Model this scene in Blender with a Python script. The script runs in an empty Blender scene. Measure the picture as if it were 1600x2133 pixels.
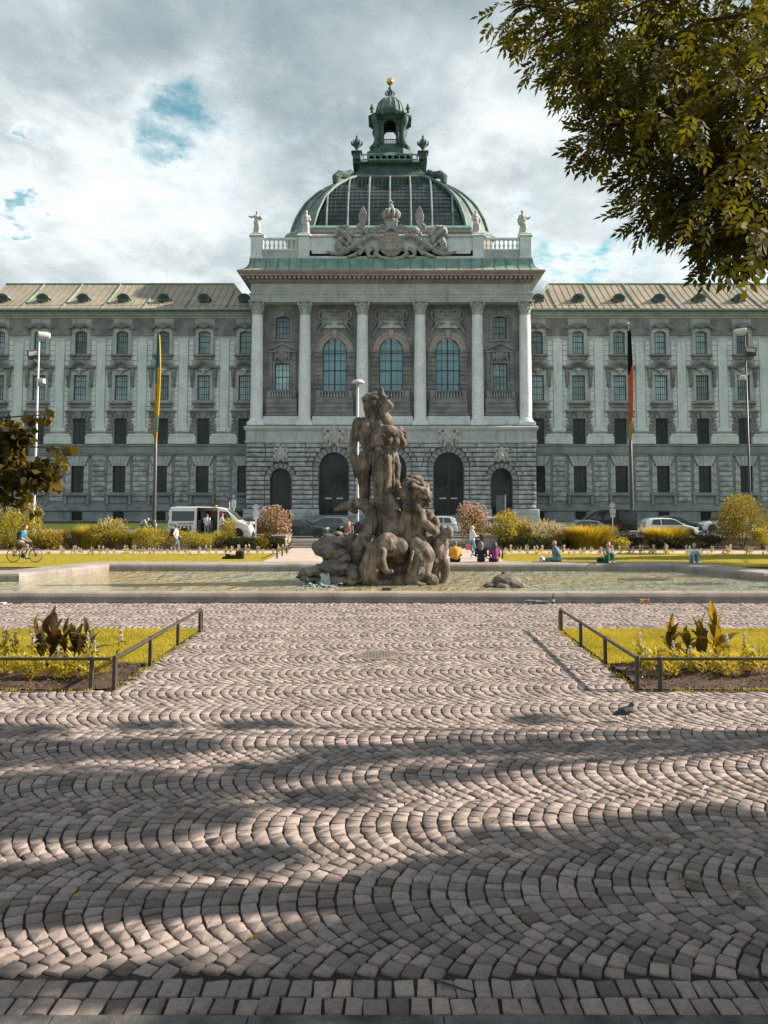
import bpy, math, random
import numpy as np
from mathutils import Vector, Matrix, Euler
R = math.radians
rnd = random.Random(7)
rng = np.random.default_rng(11)
scene = bpy.context.scene
COL = scene.collection

# ------------------------------------------------------------------ camera
F_PX, TAN = 1700.0, 0.0728
PITCH = math.atan(TAN); CP, SP = math.cos(PITCH), math.sin(PITCH)
EYE = 2.9
cam = bpy.data.objects.new('camera', bpy.data.cameras.new('camera'))
COL.objects.link(cam); scene.camera = cam
cam.location = (0, 0, EYE); cam.rotation_euler = (R(90) + PITCH, 0, 0)
cam.data.sensor_width = 36; cam.data.lens = F_PX * 36 / 2133
cam.data.shift_x = -15 / 2133; cam.data.shift_y = -143.5 / 2133
cam.data.clip_end = 3000; cam.data.clip_start = 0.1

# ------------------------------------------------------------------ light
EL, AZ = R(31), R(7)
TOSUN = Vector((math.cos(EL) * math.cos(AZ), math.cos(EL) * math.sin(AZ), math.sin(EL)))
sun = bpy.data.objects.new('sun', bpy.data.lights.new('sun', 'SUN'))
COL.objects.link(sun); sun.data.energy = 5.0; sun.data.angle = R(0.55); sun.data.color = (1.0, 0.87, 0.72)
sun.rotation_euler = (-TOSUN).to_track_quat('-Z', 'Y').to_euler(); sun.location = (60, 10, 60)
scene.view_settings.view_transform = 'Standard'; scene.view_settings.look = 'None'
scene.view_settings.exposure = 1.0; scene.view_settings.gamma = 1.0
scene.view_settings.use_curve_mapping = False

class NT:
    """small helper for node trees"""
    def __init__(s, tree): s.t = tree; s.n = tree.nodes; s.l = tree.links
    def node(s, kind, **kw):
        n = s.n.new(kind)
        for k, v in kw.items():
            if k in ('op',): n.operation = v
            else: setattr(n, k, v)
        return n
    def set(s, sock, v):
        if v is None: return
        if isinstance(v, bpy.types.NodeSocket): s.l.new(v, sock)
        else: sock.default_value = v
    def math(s, op, a, b=None, c=None, clamp=False):
        n = s.n.new('ShaderNodeMath'); n.operation = op; n.use_clamp = clamp
        for i, v in enumerate((a, b, c)): s.set(n.inputs[i], v)
        return n.outputs[0]
    def vmath(s, op, a, b=None):
        n = s.n.new('ShaderNodeVectorMath'); n.operation = op
        s.set(n.inputs[0], a); s.set(n.inputs[1], b)
        return n.outputs['Value'] if op in ('LENGTH', 'DISTANCE', 'DOT_PRODUCT') else n.outputs[0]
    def noise(s, vec, scale, detail=4, rough=0.55, dist=0.0):
        n = s.n.new('ShaderNodeTexNoise'); s.set(n.inputs['Vector'], vec)
        n.inputs['Scale'].default_value = scale; n.inputs['Detail'].default_value = detail
        n.inputs['Roughness'].default_value = rough; n.inputs['Distortion'].default_value = dist
        return n.outputs['Fac']
    def ramp(s, fac, lo, hi):
        n = s.n.new('ShaderNodeMapRange'); n.interpolation_type = 'SMOOTHSTEP'
        s.set(n.inputs[0], fac); n.inputs[1].default_value = lo; n.inputs[2].default_value = hi
        return n.outputs[0]
    def mix(s, fac, a, b, blend='MIX'):
        n = s.n.new('ShaderNodeMix'); n.data_type = 'RGBA'; n.blend_type = blend
        s.set(n.inputs[0], fac); s.set(n.inputs[6], a if not isinstance(a, tuple) else (*a, 1)[:4])
        s.set(n.inputs[7], b if not isinstance(b, tuple) else (*b, 1)[:4])
        return n.outputs[2]

def build_world():
    w = bpy.data.worlds.new('World'); scene.world = w; w.use_nodes = True
    T = NT(w.node_tree); T.n.clear()
    sky = T.node('ShaderNodeTexSky'); sky.sky_type = 'NISHITA'; sky.sun_disc = False
    sky.sun_elevation = EL; sky.sun_rotation = R(90) - AZ; sky.air_density = 1.0; sky.dust_density = 1.5
    gen = T.node('ShaderNodeTexCoord').outputs['Generated']
    sep = T.node('ShaderNodeSeparateXYZ'); T.l.new(gen, sep.inputs[0])
    z = T.math('MAXIMUM', sep.outputs[2], 0.0)
    k = T.math('DIVIDE', 1.0, T.math('ADD', z, 0.16))
    sc = T.node('ShaderNodeVectorMath', op='SCALE'); T.l.new(gen, sc.inputs[0]); T.l.new(k, sc.inputs['Scale'])
    mp = T.node('ShaderNodeMapping'); T.l.new(sc.outputs[0], mp.inputs[0])
    mp.inputs['Location'].default_value = (3.1, 1.7, 0); mp.inputs['Scale'].default_value = (1, 0.8, 0.4)
    P = mp.outputs[0]
    cover = T.noise(P, 1.7, 8, 0.52, 0.25)
    billow = T.noise(P, 6.0, 10, 0.6, 0.15)
    shade = T.noise(T.vmath('ADD', P, (5.2, 0.9, 0.0)), 1.25, 6, 0.5, 0.3)
    # a few clear patches in the layer
    gap = None
    ex = T.math('DIVIDE', sep.outputs[0], T.math('MAXIMUM', sep.outputs[1], 0.05)); ez = T.math('DIVIDE', sep.outputs[2], T.math('MAXIMUM', sep.outputs[1], 0.05))
    wob = T.noise(T.vmath('ADD', P, (1.3, 4.4, 0.0)), 3.2, 9, 0.62); wob2 = T.noise(T.vmath('ADD', P, (7.3, 2.1, 0.0)), 4.0, 9, 0.62)
    ex = T.math('ADD', ex, T.math('MULTIPLY', T.math('SUBTRACT', wob, 0.5), 0.6)); ez = T.math('ADD', ez, T.math('MULTIPLY', T.math('SUBTRACT', wob2, 0.5), 0.3))
    for (dx, dz, sx, sz, amp) in ((-0.24, 0.482, 9.0, 26.0, 0.165), (-0.35, 0.464, 10, 40, 0.165), (-0.262, 0.515, 22, 26, 0.08), (-0.435, 0.437, 34, 55, 0.22),
                                  (-0.475, 0.348, 30, 40, 0.25), (0.215, 0.312, 15, 34, 0.16), (0.14, 0.345, 18, 40, 0.12), (0.25, 0.29, 16, 50, 0.16),
                                  (0.6, 0.5, 8, 9, 0.25), (-0.8, 0.3, 8, 12, 0.25)):
        a = T.math('MULTIPLY', T.math('SUBTRACT', ex, dx), sx)
        b = T.math('MULTIPLY', T.math('SUBTRACT', ez, dz), sz)
        d = T.math('ADD', T.math('MULTIPLY', a, a), T.math('MULTIPLY', b, b))
        g = T.math('MULTIPLY', T.math('POWER', 2.718, T.math('MULTIPLY', d, -1.0)), amp)
        gap = g if gap is None else T.math('ADD', gap, g)
    c = T.math('ADD', T.math('MULTIPLY', cover, 0.55), T.math('MULTIPLY', billow, 0.45))
    c = T.math('SUBTRACT', T.math('ADD', c, 0.13), gap)
    mask = T.ramp(c, 0.33, 0.54)
    lit = T.math('ADD', T.math('MULTIPLY', shade, 0.70), T.math('MULTIPLY', billow, 0.44))
    edge = T.math('SUBTRACT', 1.0, T.ramp(c, 0.42, 0.64))
    lit = T.math('ADD', lit, T.math('MULTIPLY', edge, 0.1))
    lit = T.ramp(lit, 0.43, 0.77)
    ccol = T.mix(lit, (0.275, 0.36, 0.395), (0.96, 1.02, 1.03))
    skyc = T.mix(1.0, sky.outputs[0], (0.66, 1.06, 0.84), 'MULTIPLY')
    b1 = T.node('ShaderNodeBackground'); T.l.new(skyc, b1.inputs[0]); b1.inputs[1].default_value = 0.10
    b2 = T.node('ShaderNodeBackground'); T.l.new(ccol, b2.inputs[0]); b2.inputs[1].default_value = 0.54
    ms = T.node('ShaderNodeMixShader'); T.l.new(mask, ms.inputs[0]); T.l.new(b1.outputs[0], ms.inputs[1]); T.l.new(b2.outputs[0], ms.inputs[2])
    out = T.node('ShaderNodeOutputWorld'); T.l.new(ms.outputs[0], out.inputs[0])
build_world()

# ------------------------------------------------------------------ measuring helpers
def ray(px, py):
    u, v = (px - 815) / F_PX, (923 - py) / F_PX
    return u, CP - v * SP, v * CP + SP
def at(px, py, Y):
    u, dy, dz = ray(px, py); return Vector((u / dy * Y, Y, EYE + dz / dy * Y))
def Zp(py, Y): return at(815, py, Y).z
def Xp(px, py, Y): return at(px, py, Y).x
def gnd(px, py, z=0.0):
    u, dy, dz = ray(px, py); t = (z - EYE) / dz
    return Vector((u * t, dy * t, z))

# ------------------------------------------------------------------ materials
MATS = {}
def principled(name):
    m = bpy.data.materials.new(name); m.use_nodes = True
    T = NT(m.node_tree); b = T.n['Principled BSDF']; MATS[name] = m
    return m, T, b
def pos(T): return T.node('ShaderNodeNewGeometry').outputs['Position']
def stone(name, c1, c2, scale=0.6, fine=9.0, bump=0.25, streak=0.35, dirt=(0.05, 0.055, 0.055), rough=0.9, dirt_lo=0.52, dirt_hi=0.78, bscale=14.0, sscale=1.4):
    m, T, b = principled(name); P = pos(T)
    n1 = T.noise(P, scale, 5, 0.6); n2 = T.noise(P, fine, 4, 0.6)
    col = T.mix(T.ramp(n1, 0.3, 0.7), c1, c2)
    col = T.mix(T.math('MULTIPLY', T.ramp(n2, 0.35, 0.75), 0.4), col, tuple(x * 0.62 for x in c1))
    mp = T.node('ShaderNodeMapping'); T.l.new(P, mp.inputs[0]); mp.inputs['Scale'].default_value = (1.6, 1.6, 0.16)
    st = T.noise(mp.outputs[0], sscale, 6, 0.65)
    col = T.mix(T.math('MULTIPLY', T.ramp(st, dirt_lo, dirt_hi), streak), col, dirt)
    T.l.new(col, b.inputs['Base Color']); b.inputs['Roughness'].default_value = rough
    b.inputs['Specular IOR Level'].default_value = 0.2
    bp = T.node('ShaderNodeBump'); bp.inputs['Strength'].default_value = bump; bp.inputs['Distance'].default_value = 0.06
    h = T.math('ADD', T.noise(P, bscale, 6, 0.65), T.math('MULTIPLY', n2, 0.5))
    T.l.new(h, bp.inputs['Height']); T.l.new(bp.outputs[0], b.inputs['Normal'])
    return m
def plain(name, c, rough=0.5, metal=0.0, var=0.12, scale=6.0, bump=0.0, coat=0.0, spec=0.5):
    m, T, b = principled(name); P = pos(T)
    n = T.noise(P, scale, 5, 0.6)
    col = T.mix(T.ramp(n, 0.3, 0.7), tuple(x * (1 - var) for x in c), tuple(min(1, x * (1 + var)) for x in c))
    T.l.new(col, b.inputs['Base Color']); b.inputs['Roughness'].default_value = rough; b.inputs['Metallic'].default_value = metal
    b.inputs['Coat Weight'].default_value = coat; b.inputs['Specular IOR Level'].default_value = spec
    if bump:
        bp = T.node('ShaderNodeBump'); bp.inputs['Strength'].default_value = bump; bp.inputs['Distance'].default_value = 0.02
        T.l.new(T.noise(P, scale * 6, 5, 0.6), bp.inputs['Height']); T.l.new(bp.outputs[0], b.inputs['Normal'])
    return m
def leafmat(name, ca, cb, trans=0.45, tcol=None, rough=0.55):
    """leaf colour varies with the per-leaf attribute 'tint'"""
    m, T, b = principled(name)
    at_ = T.node('ShaderNodeAttribute'); at_.attribute_name = 'tint'
    col = T.mix(at_.outputs['Fac'], ca, cb)
    T.l.new(col, b.inputs['Base Color']); b.inputs['Roughness'].default_value = rough
    b.inputs['Specular IOR Level'].default_value = 0.25
    tr = T.node('ShaderNodeBsdfTranslucent')
    tc = T.mix(1.0, col, tcol or (1.5, 1.35, 0.55), 'MULTIPLY'); T.l.new(tc, tr.inputs[0])
    ms = T.node('ShaderNodeMixShader'); ms.inputs[0].default_value = trans
    T.l.new(b.outputs[0], ms.inputs[1]); T.l.new(tr.outputs[0], ms.inputs[2])
    T.l.new(ms.outputs[0], T.n['Material Output'].inputs[0])
    return m
def glass(name, c, rough=0.06, spec=0.8, bump=0.0, var=0.25, bscale=0.35, dark=0.0):
    m, T, b = principled(name); P = pos(T)
    col = T.mix(T.ramp(T.noise(P, 0.4, 3), 0.3, 0.7), tuple(x * (1 - var) for x in c), tuple(x * (1 + var) for x in c))
    if dark:
        oi = T.node('ShaderNodeObjectInfo').outputs['Random']
        col = T.mix(T.math('MULTIPLY', T.ramp(T.math('ADD', T.math('MULTIPLY', oi, 0.6), T.math('MULTIPLY', T.noise(P, 0.9, 3), 0.6)), 0.35, 0.95), dark), col, tuple(x * 0.18 for x in c))
    T.l.new(col, b.inputs['Base Color']); b.inputs['Roughness'].default_value = rough
    b.inputs['Specular IOR Level'].default_value = spec
    if bump:
        bp = T.node('ShaderNodeBump'); bp.inputs['Strength'].default_value = bump; bp.inputs['Distance'].default_value = 0.3
        T.l.new(T.noise(P, bscale, 2), bp.inputs['Height']); T.l.new(bp.outputs[0], b.inputs['Normal'])
    return m
def tintmat(name, ca, cb, rough=0.9, bump=0.4, bscale=60.0, fine=25.0, dist=0.01):
    m, T, b = principled(name); P = pos(T)
    a = T.node('ShaderNodeAttribute'); a.attribute_name = 'tint'
    col = T.mix(a.outputs['Fac'], ca, cb)
    n = T.noise(P, fine, 5, 0.65); n2 = T.noise(P, 1.1, 4, 0.6)
    col = T.mix(T.math('MULTIPLY', T.ramp(n, 0.4, 0.8), 0.45), col, tuple(x * 0.55 for x in ca))
    col = T.mix(T.math('MULTIPLY', T.ramp(n2, 0.45, 0.75), 0.35), col, tuple(x * 0.6 for x in ca))
    T.l.new(col, b.inputs['Base Color']); b.inputs['Roughness'].default_value = rough
    b.inputs['Specular IOR Level'].default_value = 0.3
    bp = T.node('ShaderNodeBump'); bp.inputs['Strength'].default_value = bump; bp.inputs['Distance'].default_value = dist
    T.l.new(T.noise(P, bscale, 6, 0.7), bp.inputs['Height']); T.l.new(bp.outputs[0], b.inputs['Normal'])
    return m

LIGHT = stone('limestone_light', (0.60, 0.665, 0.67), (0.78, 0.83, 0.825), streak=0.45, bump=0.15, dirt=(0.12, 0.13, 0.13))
MID = stone('limestone_mid', (0.40, 0.43, 0.43), (0.56, 0.585, 0.58), streak=0.5, bump=0.2)
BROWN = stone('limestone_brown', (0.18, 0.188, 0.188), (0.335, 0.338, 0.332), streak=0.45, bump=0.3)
DARK = stone('limestone_dark', (0.21, 0.24, 0.245), (0.33, 0.355, 0.36), streak=0.5, bump=0.4)
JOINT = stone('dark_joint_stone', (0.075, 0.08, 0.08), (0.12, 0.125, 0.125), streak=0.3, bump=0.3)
RUST = stone('rusticated_stone', (0.25, 0.275, 0.28), (0.58, 0.61, 0.61), scale=1.3, streak=0.6, bump=0.9, bscale=5.0)
COLUMN = stone('column_stone', (0.72, 0.77, 0.77), (0.86, 0.89, 0.88), streak=0.25, bump=0.12, fine=3.0)
PINK = stone('warm_limestone', (0.34, 0.29, 0.26), (0.45, 0.40, 0.36), streak=0.4)
COPPER = stone('green_copper', (0.14, 0.27, 0.235), (0.27, 0.40, 0.345), scale=0.8, streak=0.65, dirt=(0.045, 0.07, 0.065), rough=0.65, bump=0.1)
DOMEC = stone('dome_copper', (0.115, 0.17, 0.163), (0.24, 0.305, 0.285), scale=0.8, streak=0.6, dirt=(0.04, 0.06, 0.056), rough=0.6, bump=0.1)
CREST = stone('crest_stone', (0.26, 0.265, 0.26), (0.46, 0.46, 0.45), scale=1.6, streak=0.65, fine=5.0, dirt=(0.05, 0.05, 0.05), sscale=3.0, bump=0.5)
COPPERD = stone('dark_copper', (0.05, 0.085, 0.08), (0.11, 0.17, 0.155), scale=0.9, streak=0.5, dirt=(0.03, 0.03, 0.03), rough=0.6, bump=0.1)
ROOF = stone('tan_roof_sheet', (0.29, 0.235, 0.178), (0.40, 0.335, 0.262), scale=0.35, streak=0.4, dirt=(0.2, 0.19, 0.15), rough=0.6, bump=0.06)
SEAMG = stone('green_seam', (0.13, 0.2, 0.165), (0.26, 0.33, 0.27), streak=0.3, rough=0.6, bump=0.05)
FRAME = plain('dark_window_frame', (0.018, 0.028, 0.03), 0.4)
PANE = glass('window_glass', (0.40, 0.58, 0.60), 0.08, 0.6, dark=0.85)
PANED = glass('dark_window_glass', (0.025, 0.03, 0.03), 0.08, 0.35)
PANEB = glass('blue_hall_glass', (0.17, 0.34, 0.38), 0.05, 0.9, var=0.08)
DOMEG = glass('dome_glass', (0.02, 0.032, 0.035), 0.12, 0.55, 0.22, bscale=0.5)
DOOR = plain('dark_door', (0.012, 0.016, 0.016), 0.35)
GOLD = plain('gilded_ball', (0.75, 0.42, 0.09), 0.3, 1.0)
STATUE = stone('statue_stone', (0.42, 0.42, 0.40), (0.58, 0.57, 0.55), scale=2.0, streak=0.5, fine=6.0)
STEELW = plain('white_painted_steel', (0.5, 0.51, 0.515), 0.4)
STEELD = plain('dark_painted_steel', (0.045, 0.05, 0.05), 0.45)
SCULPT = stone('fountain_stone', (0.105, 0.088, 0.074), (0.37, 0.315, 0.26), scale=1.6, fine=7.0, streak=0.8, dirt=(0.028, 0.026, 0.025), bump=0.9, bscale=13.0, dirt_lo=0.42, dirt_hi=0.66, sscale=3.4)
ROCK = stone('wet_rock', (0.11, 0.10, 0.09), (0.27, 0.245, 0.21), scale=2.2, fine=8.0, streak=0.6, dirt=(0.035, 0.04, 0.035), bump=0.9, bscale=9.0)
RIM = stone('basin_stone', (0.25, 0.22, 0.20), (0.37, 0.335, 0.31), scale=1.0, fine=18.0, streak=0.65, sscale=3.0, dirt=(0.09, 0.08, 0.07), bump=0.25, bscale=40.0)
BLACK = plain('black_plastic', (0.015, 0.015, 0.016), 0.5)
TYRE = plain('tyre_rubber', (0.02, 0.02, 0.021), 0.8)
RIMM = plain('alloy_rim', (0.55, 0.56, 0.57), 0.3, 0.8)

# ------------------------------------------------------------------ object helpers
WORLD_INV = {}
def tag(o, label=None, cat=None, group=None, kind=None):
    for k, v in (('label', label), ('category', cat), ('group', group), ('kind', kind)):
        if v: o[k] = v
    return o
def thing(name, label, cat, loc=(0, 0, 0), rotz=0.0, group=None, world=False):
    o = bpy.data.objects.new(name, None); COL.objects.link(o); o.empty_display_size = 0.2
    o.location = loc; o.rotation_euler = (0, 0, rotz); tag(o, label, cat, group)
    if world: WORLD_INV[o] = Matrix.Translation(-Vector(loc))
    return o
def link(name, me, parent=None, loc=None, kind=None):
    o = bpy.data.objects.new(name, me); COL.objects.link(o)
    if parent:
        o.parent = parent
        if parent in WORLD_INV: o.matrix_parent_inverse = WORLD_INV[parent]
    if loc is not None: o.location = loc
    if kind: o['kind'] = kind
    return o
def copy_tree(o, parent=None, loc=None):
    c = o.copy(); COL.objects.link(c)
    if parent: c.parent = parent; c.matrix_parent_inverse = o.matrix_parent_inverse.copy()
    if loc is not None: c.location = loc
    for ch in list(o.children): copy_tree(ch, c)
    return c
def mats_of(me, mats):
    for m in (mats if isinstance(mats, (list, tuple)) else [mats]): me.materials.append(m)
def np_mesh(name, V, F, mats, tint=None, smooth=False, mi=None):
    """fast mesh from arrays; F is (M,k)"""
    me = bpy.data.meshes.new(name); V = np.asarray(V, np.float32); F = np.asarray(F, np.int32)
    n, k = F.shape
    me.vertices.add(len(V)); me.vertices.foreach_set('co', V.ravel())
    me.loops.add(n * k); me.loops.foreach_set('vertex_index', F.ravel())
    me.polygons.add(n); me.polygons.foreach_set('loop_start', np.arange(0, n * k, k, dtype=np.int32))
    me.polygons.foreach_set('loop_total', np.full(n, k, np.int32))
    if smooth: me.polygons.foreach_set('use_smooth', np.ones(n, bool))
    if mi is not None: me.polygons.foreach_set('material_index', np.asarray(mi, np.int32))
    mats_of(me, mats); me.update(calc_edges=True)
    if tint is not None:
        a = me.attributes.new('tint', 'FLOAT', 'POINT'); a.data.foreach_set('value', np.asarray(tint, np.float32))
    return me

class MB:
    """collects shapes into ONE mesh"""
    def __init__(s): s.v = []; s.f = []; s.m = []
    def add(s, V, F, m=0):
        o = len(s.v); s.v += [tuple(p) for p in V]; s.f += [[i + o for i in f] for f in F]; s.m += [m] * len(F); return s
    def box(s, x0, x1, y0, y1, z0, z1, m=0):
        V = [(x, y, z) for z in (z0, z1) for y in (y0, y1) for x in (x0, x1)]
        return s.add(V, [(0, 2, 3, 1), (4, 5, 7, 6), (0, 1, 5, 4), (2, 6, 7, 3), (0, 4, 6, 2), (1, 3, 7, 5)], m)
    def cbox(s, x0, x1, y0, y1, z0, z1, c=0.02, m=0):
        """box with chamfered front edges (front = low y)"""
        s.box(x0, x1, y0 + c, y1, z0, z1, m)
        V = [(x0, y0 + c, z0), (x1, y0 + c, z0), (x1, y0 + c, z1), (x0, y0 + c, z1), (x0 + c, y0, z0 + c), (x1 - c, y0, z0 + c), (x1 - c, y0, z1 - c), (x0 + c, y0, z1 - c)]
        return s.add(V, [(0, 1, 5, 4), (1, 2, 6, 5), (2, 3, 7, 6), (3, 0, 4, 7), (4, 5, 6, 7)], m)
    def prism(s, pts, y0, y1, m=0):
        """polygon in x,z extruded along y"""
        n = len(pts); V = [(x, y0, z) for x, z in pts] + [(x, y1, z) for x, z in pts]
        F = [list(range(n)), list(range(2 * n - 1, n - 1, -1))] + [(i, i + n, (i + 1) % n + n, (i + 1) % n) for i in range(n)]
        return s.add(V, F, m)
    def slab(s, pts, z0, z1, m=0):
        """polygon in x,y extruded along z"""
        n = len(pts); V = [(x, y, z0) for x, y in pts] + [(x, y, z1) for x, y in pts]
        F = [list(range(n - 1, -1, -1)), list(range(n, 2 * n))] + [(i, (i + 1) % n, (i + 1) % n + n, i + n) for i in range(n)]
        return s.add(V, F, m)
    def lathe(s, prof, c=(0, 0, 0), seg=16, m=0, arc=None):
        V = []; F = []; k = len(prof); a0, a1 = arc or (0, 2 * math.pi); full = arc is None
        n = seg if full else seg + 1
        for i in range(n):
            a = a0 + (a1 - a0) * i / seg
            for r, z in prof: V.append((c[0] + r * math.cos(a), c[1] + r * math.sin(a), c[2] + z))
        for i in range(seg):
            j = (i + 1) % n
            for q in range(k - 1): F.append((i * k + q, j * k + q, j * k + q + 1, i * k + q + 1))
        return s.add(V, F, m)
    def tube(s, pts, rad, seg=8, m=0, cap=True):
        pts = [Vector(p) for p in pts]; n = len(pts)
        rad = rad if isinstance(rad, (list, tuple)) else [rad] * n
        V = []; F = []; prev = None
        for i, p in enumerate(pts):
            d = (pts[min(i + 1, n - 1)] - pts[max(i - 1, 0)]).normalized()
            if prev is None: u = d.orthogonal().normalized()
            else: u = (prev - d * prev.dot(d)).normalized()
            prev = u; w = d.cross(u)
            for q in range(seg):
                a = 2 * math.pi * q / seg; V.append(p + (u * math.cos(a) + w * math.sin(a)) * rad[i])
        for i in range(n - 1):
            for q in range(seg): F.append((i * seg + q, i * seg + (q + 1) % seg, (i + 1) * seg + (q + 1) % seg, (i + 1) * seg + q))
        if cap: F += [list(range(seg - 1, -1, -1)), list(range((n - 1) * seg, n * seg))]
        return s.add(V, F, m)
    def sweep(s, prof, path, closed=False, m=0):
        """profile (outward, z) swept along a plan path with mitres; outward is to the right of travel"""
        n = len(path); P = [Vector(p).to_2d() if len(p) > 2 else Vector(p) for p in path]; V = []; F = []; k = len(prof)
        for i in range(n):
            a = P[i - 1] if (i or closed) else None; b = P[(i + 1) % n] if (i < n - 1 or closed) else None
            d1 = (P[i] - a).normalized() if a is not None else None; d2 = (b - P[i]).normalized() if b is not None else None
            d1 = d1 or d2; d2 = d2 or d1
            n1 = Vector((d1.y, -d1.x)); n2 = Vector((d2.y, -d2.x)); mt = n1 + n2; mt = mt / max(0.2, mt.dot(n1))
            for o, z in prof: V.append((P[i].x + mt.x * o, P[i].y + mt.y * o, z))
        for i in range(n if closed else n - 1):
            j = (i + 1) % n
            for q in range(k - 1): F.append((i * k + q, j * k + q, j * k + q + 1, i * k + q + 1))
        return s.add(V, F, m)
    def mesh(s, name, mats, smooth=False):
        me = bpy.data.meshes.new(name); me.from_pydata(s.v, [], s.f); mats_of(me, mats)
        me.polygons.foreach_set('material_index', s.m)
        if smooth: me.polygons.foreach_set('use_smooth', [True] * len(s.f))
        me.update(); return me
    def build(s, name, mats, parent=None, smooth=False, loc=None, kind=None):
        return link(name, s.mesh(name, mats, smooth), parent, loc, kind)

def facade(m, x0, x1, z0, z1, y, openings, depth=0.5, mi=0, seg=14):
    """front wall at y with openings (xc, half, zb, zt, rise); rise = height of the arched head"""
    xs = x0
    def quad(a, b, c, d): m.add([a, b, c, d], [(0, 1, 2, 3)], mi)
    for xc, h, zb, zt, rise in sorted(openings):
        a, b = xc - h, xc + h
        quad((xs, y, z0), (a, y, z0), (a, y, z1), (xs, y, z1))
        if zb > z0 + 1e-4: quad((a, y, z0), (b, y, z0), (b, y, zb), (a, y, zb)); quad((a, y, zb), (b, y, zb), (b, y + depth, zb), (a, y + depth, zb))
        zs = zt - rise
        quad((a, y, zb), (a, y + depth, zb), (a, y + depth, zs), (a, y, zs)); quad((b, y, zb), (b, y, zs), (b, y + depth, zs), (b, y + depth, zb))
        pts = arch_pts(xc, h, zs, rise, seg) if rise > 1e-4 else [(a, zs), (b, zs)]
        for (p, q) in zip(pts, pts[1:]):
            quad((p[0], y, p[1]), (q[0], y, q[1]), (q[0], y, z1), (p[0], y, z1))
            quad((p[0], y, p[1]), (p[0], y + depth, p[1]), (q[0], y + depth, q[1]), (q[0], y, q[1]))
        xs = b
    quad((xs, y, z0), (x1, y, z0), (x1, y, z1), (xs, y, z1))
def arch_pts(xc, h, zs, rise, seg=14):
    """points along an arch head from left to right"""
    if rise >= h * 0.98: return [(xc - h * math.cos(math.pi * i / seg), zs + rise * math.sin(math.pi * i / seg)) for i in range(seg + 1)]
    r = (h * h + rise * rise) / (2 * rise); a = math.asin(h / r)
    return [(xc + r * math.sin(-a + 2 * a * i / seg), zs + rise - r + r * math.cos(-a + 2 * a * i / seg)) for i in range(seg + 1)]

# ---- smooth solids from distance fields (figures, rocks, carvings)
def rotm(e): return np.array(Euler(e).to_matrix()) if e else np.eye(3)
def sd(pr, P):
    k = pr[0]
    if k == 'c':
        a, b = np.array(pr[1], float), np.array(pr[2], float); r0, r1 = pr[3], pr[4]
        ab = b - a; t = np.clip(((P - a) @ ab) / max(ab @ ab, 1e-9), 0, 1)
        return np.linalg.norm(P - a - t[..., None] * ab, axis=-1) - (r0 + (r1 - r0) * t)
    if k == 'e':
        q = (P - np.array(pr[1], float)) @ rotm(pr[3] if len(pr) > 3 else None); r = np.array(pr[2], float)
        l = np.linalg.norm(q / r, axis=-1); g = np.linalg.norm(q / (r * r), axis=-1)
        return np.where(g > 1e-6, l * (l - 1) / np.maximum(g, 1e-6), -r.min())
    if k == 'b':
        q = np.abs((P - np.array(pr[1], float)) @ rotm(pr[3] if len(pr) > 3 else None)); rr = pr[4] if len(pr) > 4 else 0.02
        d = q - np.array(pr[2], float) + rr
        return np.linalg.norm(np.maximum(d, 0), axis=-1) + np.minimum(d.max(-1), 0) - rr
def ext(pr):
    if pr[0] == 'c':
        a, b = np.array(pr[1], float), np.array(pr[2], float); r = max(pr[3], pr[4]); return np.minimum(a, b) - r, np.maximum(a, b) + r
    c, r = np.array(pr[1], float), np.linalg.norm(np.array(pr[2], float)) if len(pr) > 3 and pr[3] else np.array(pr[2], float)
    return c - r, c + r
def chain(pts, rad): return [('c', pts[i], pts[i + 1], rad[i], rad[i + 1]) for i in range(len(pts) - 1)]
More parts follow.
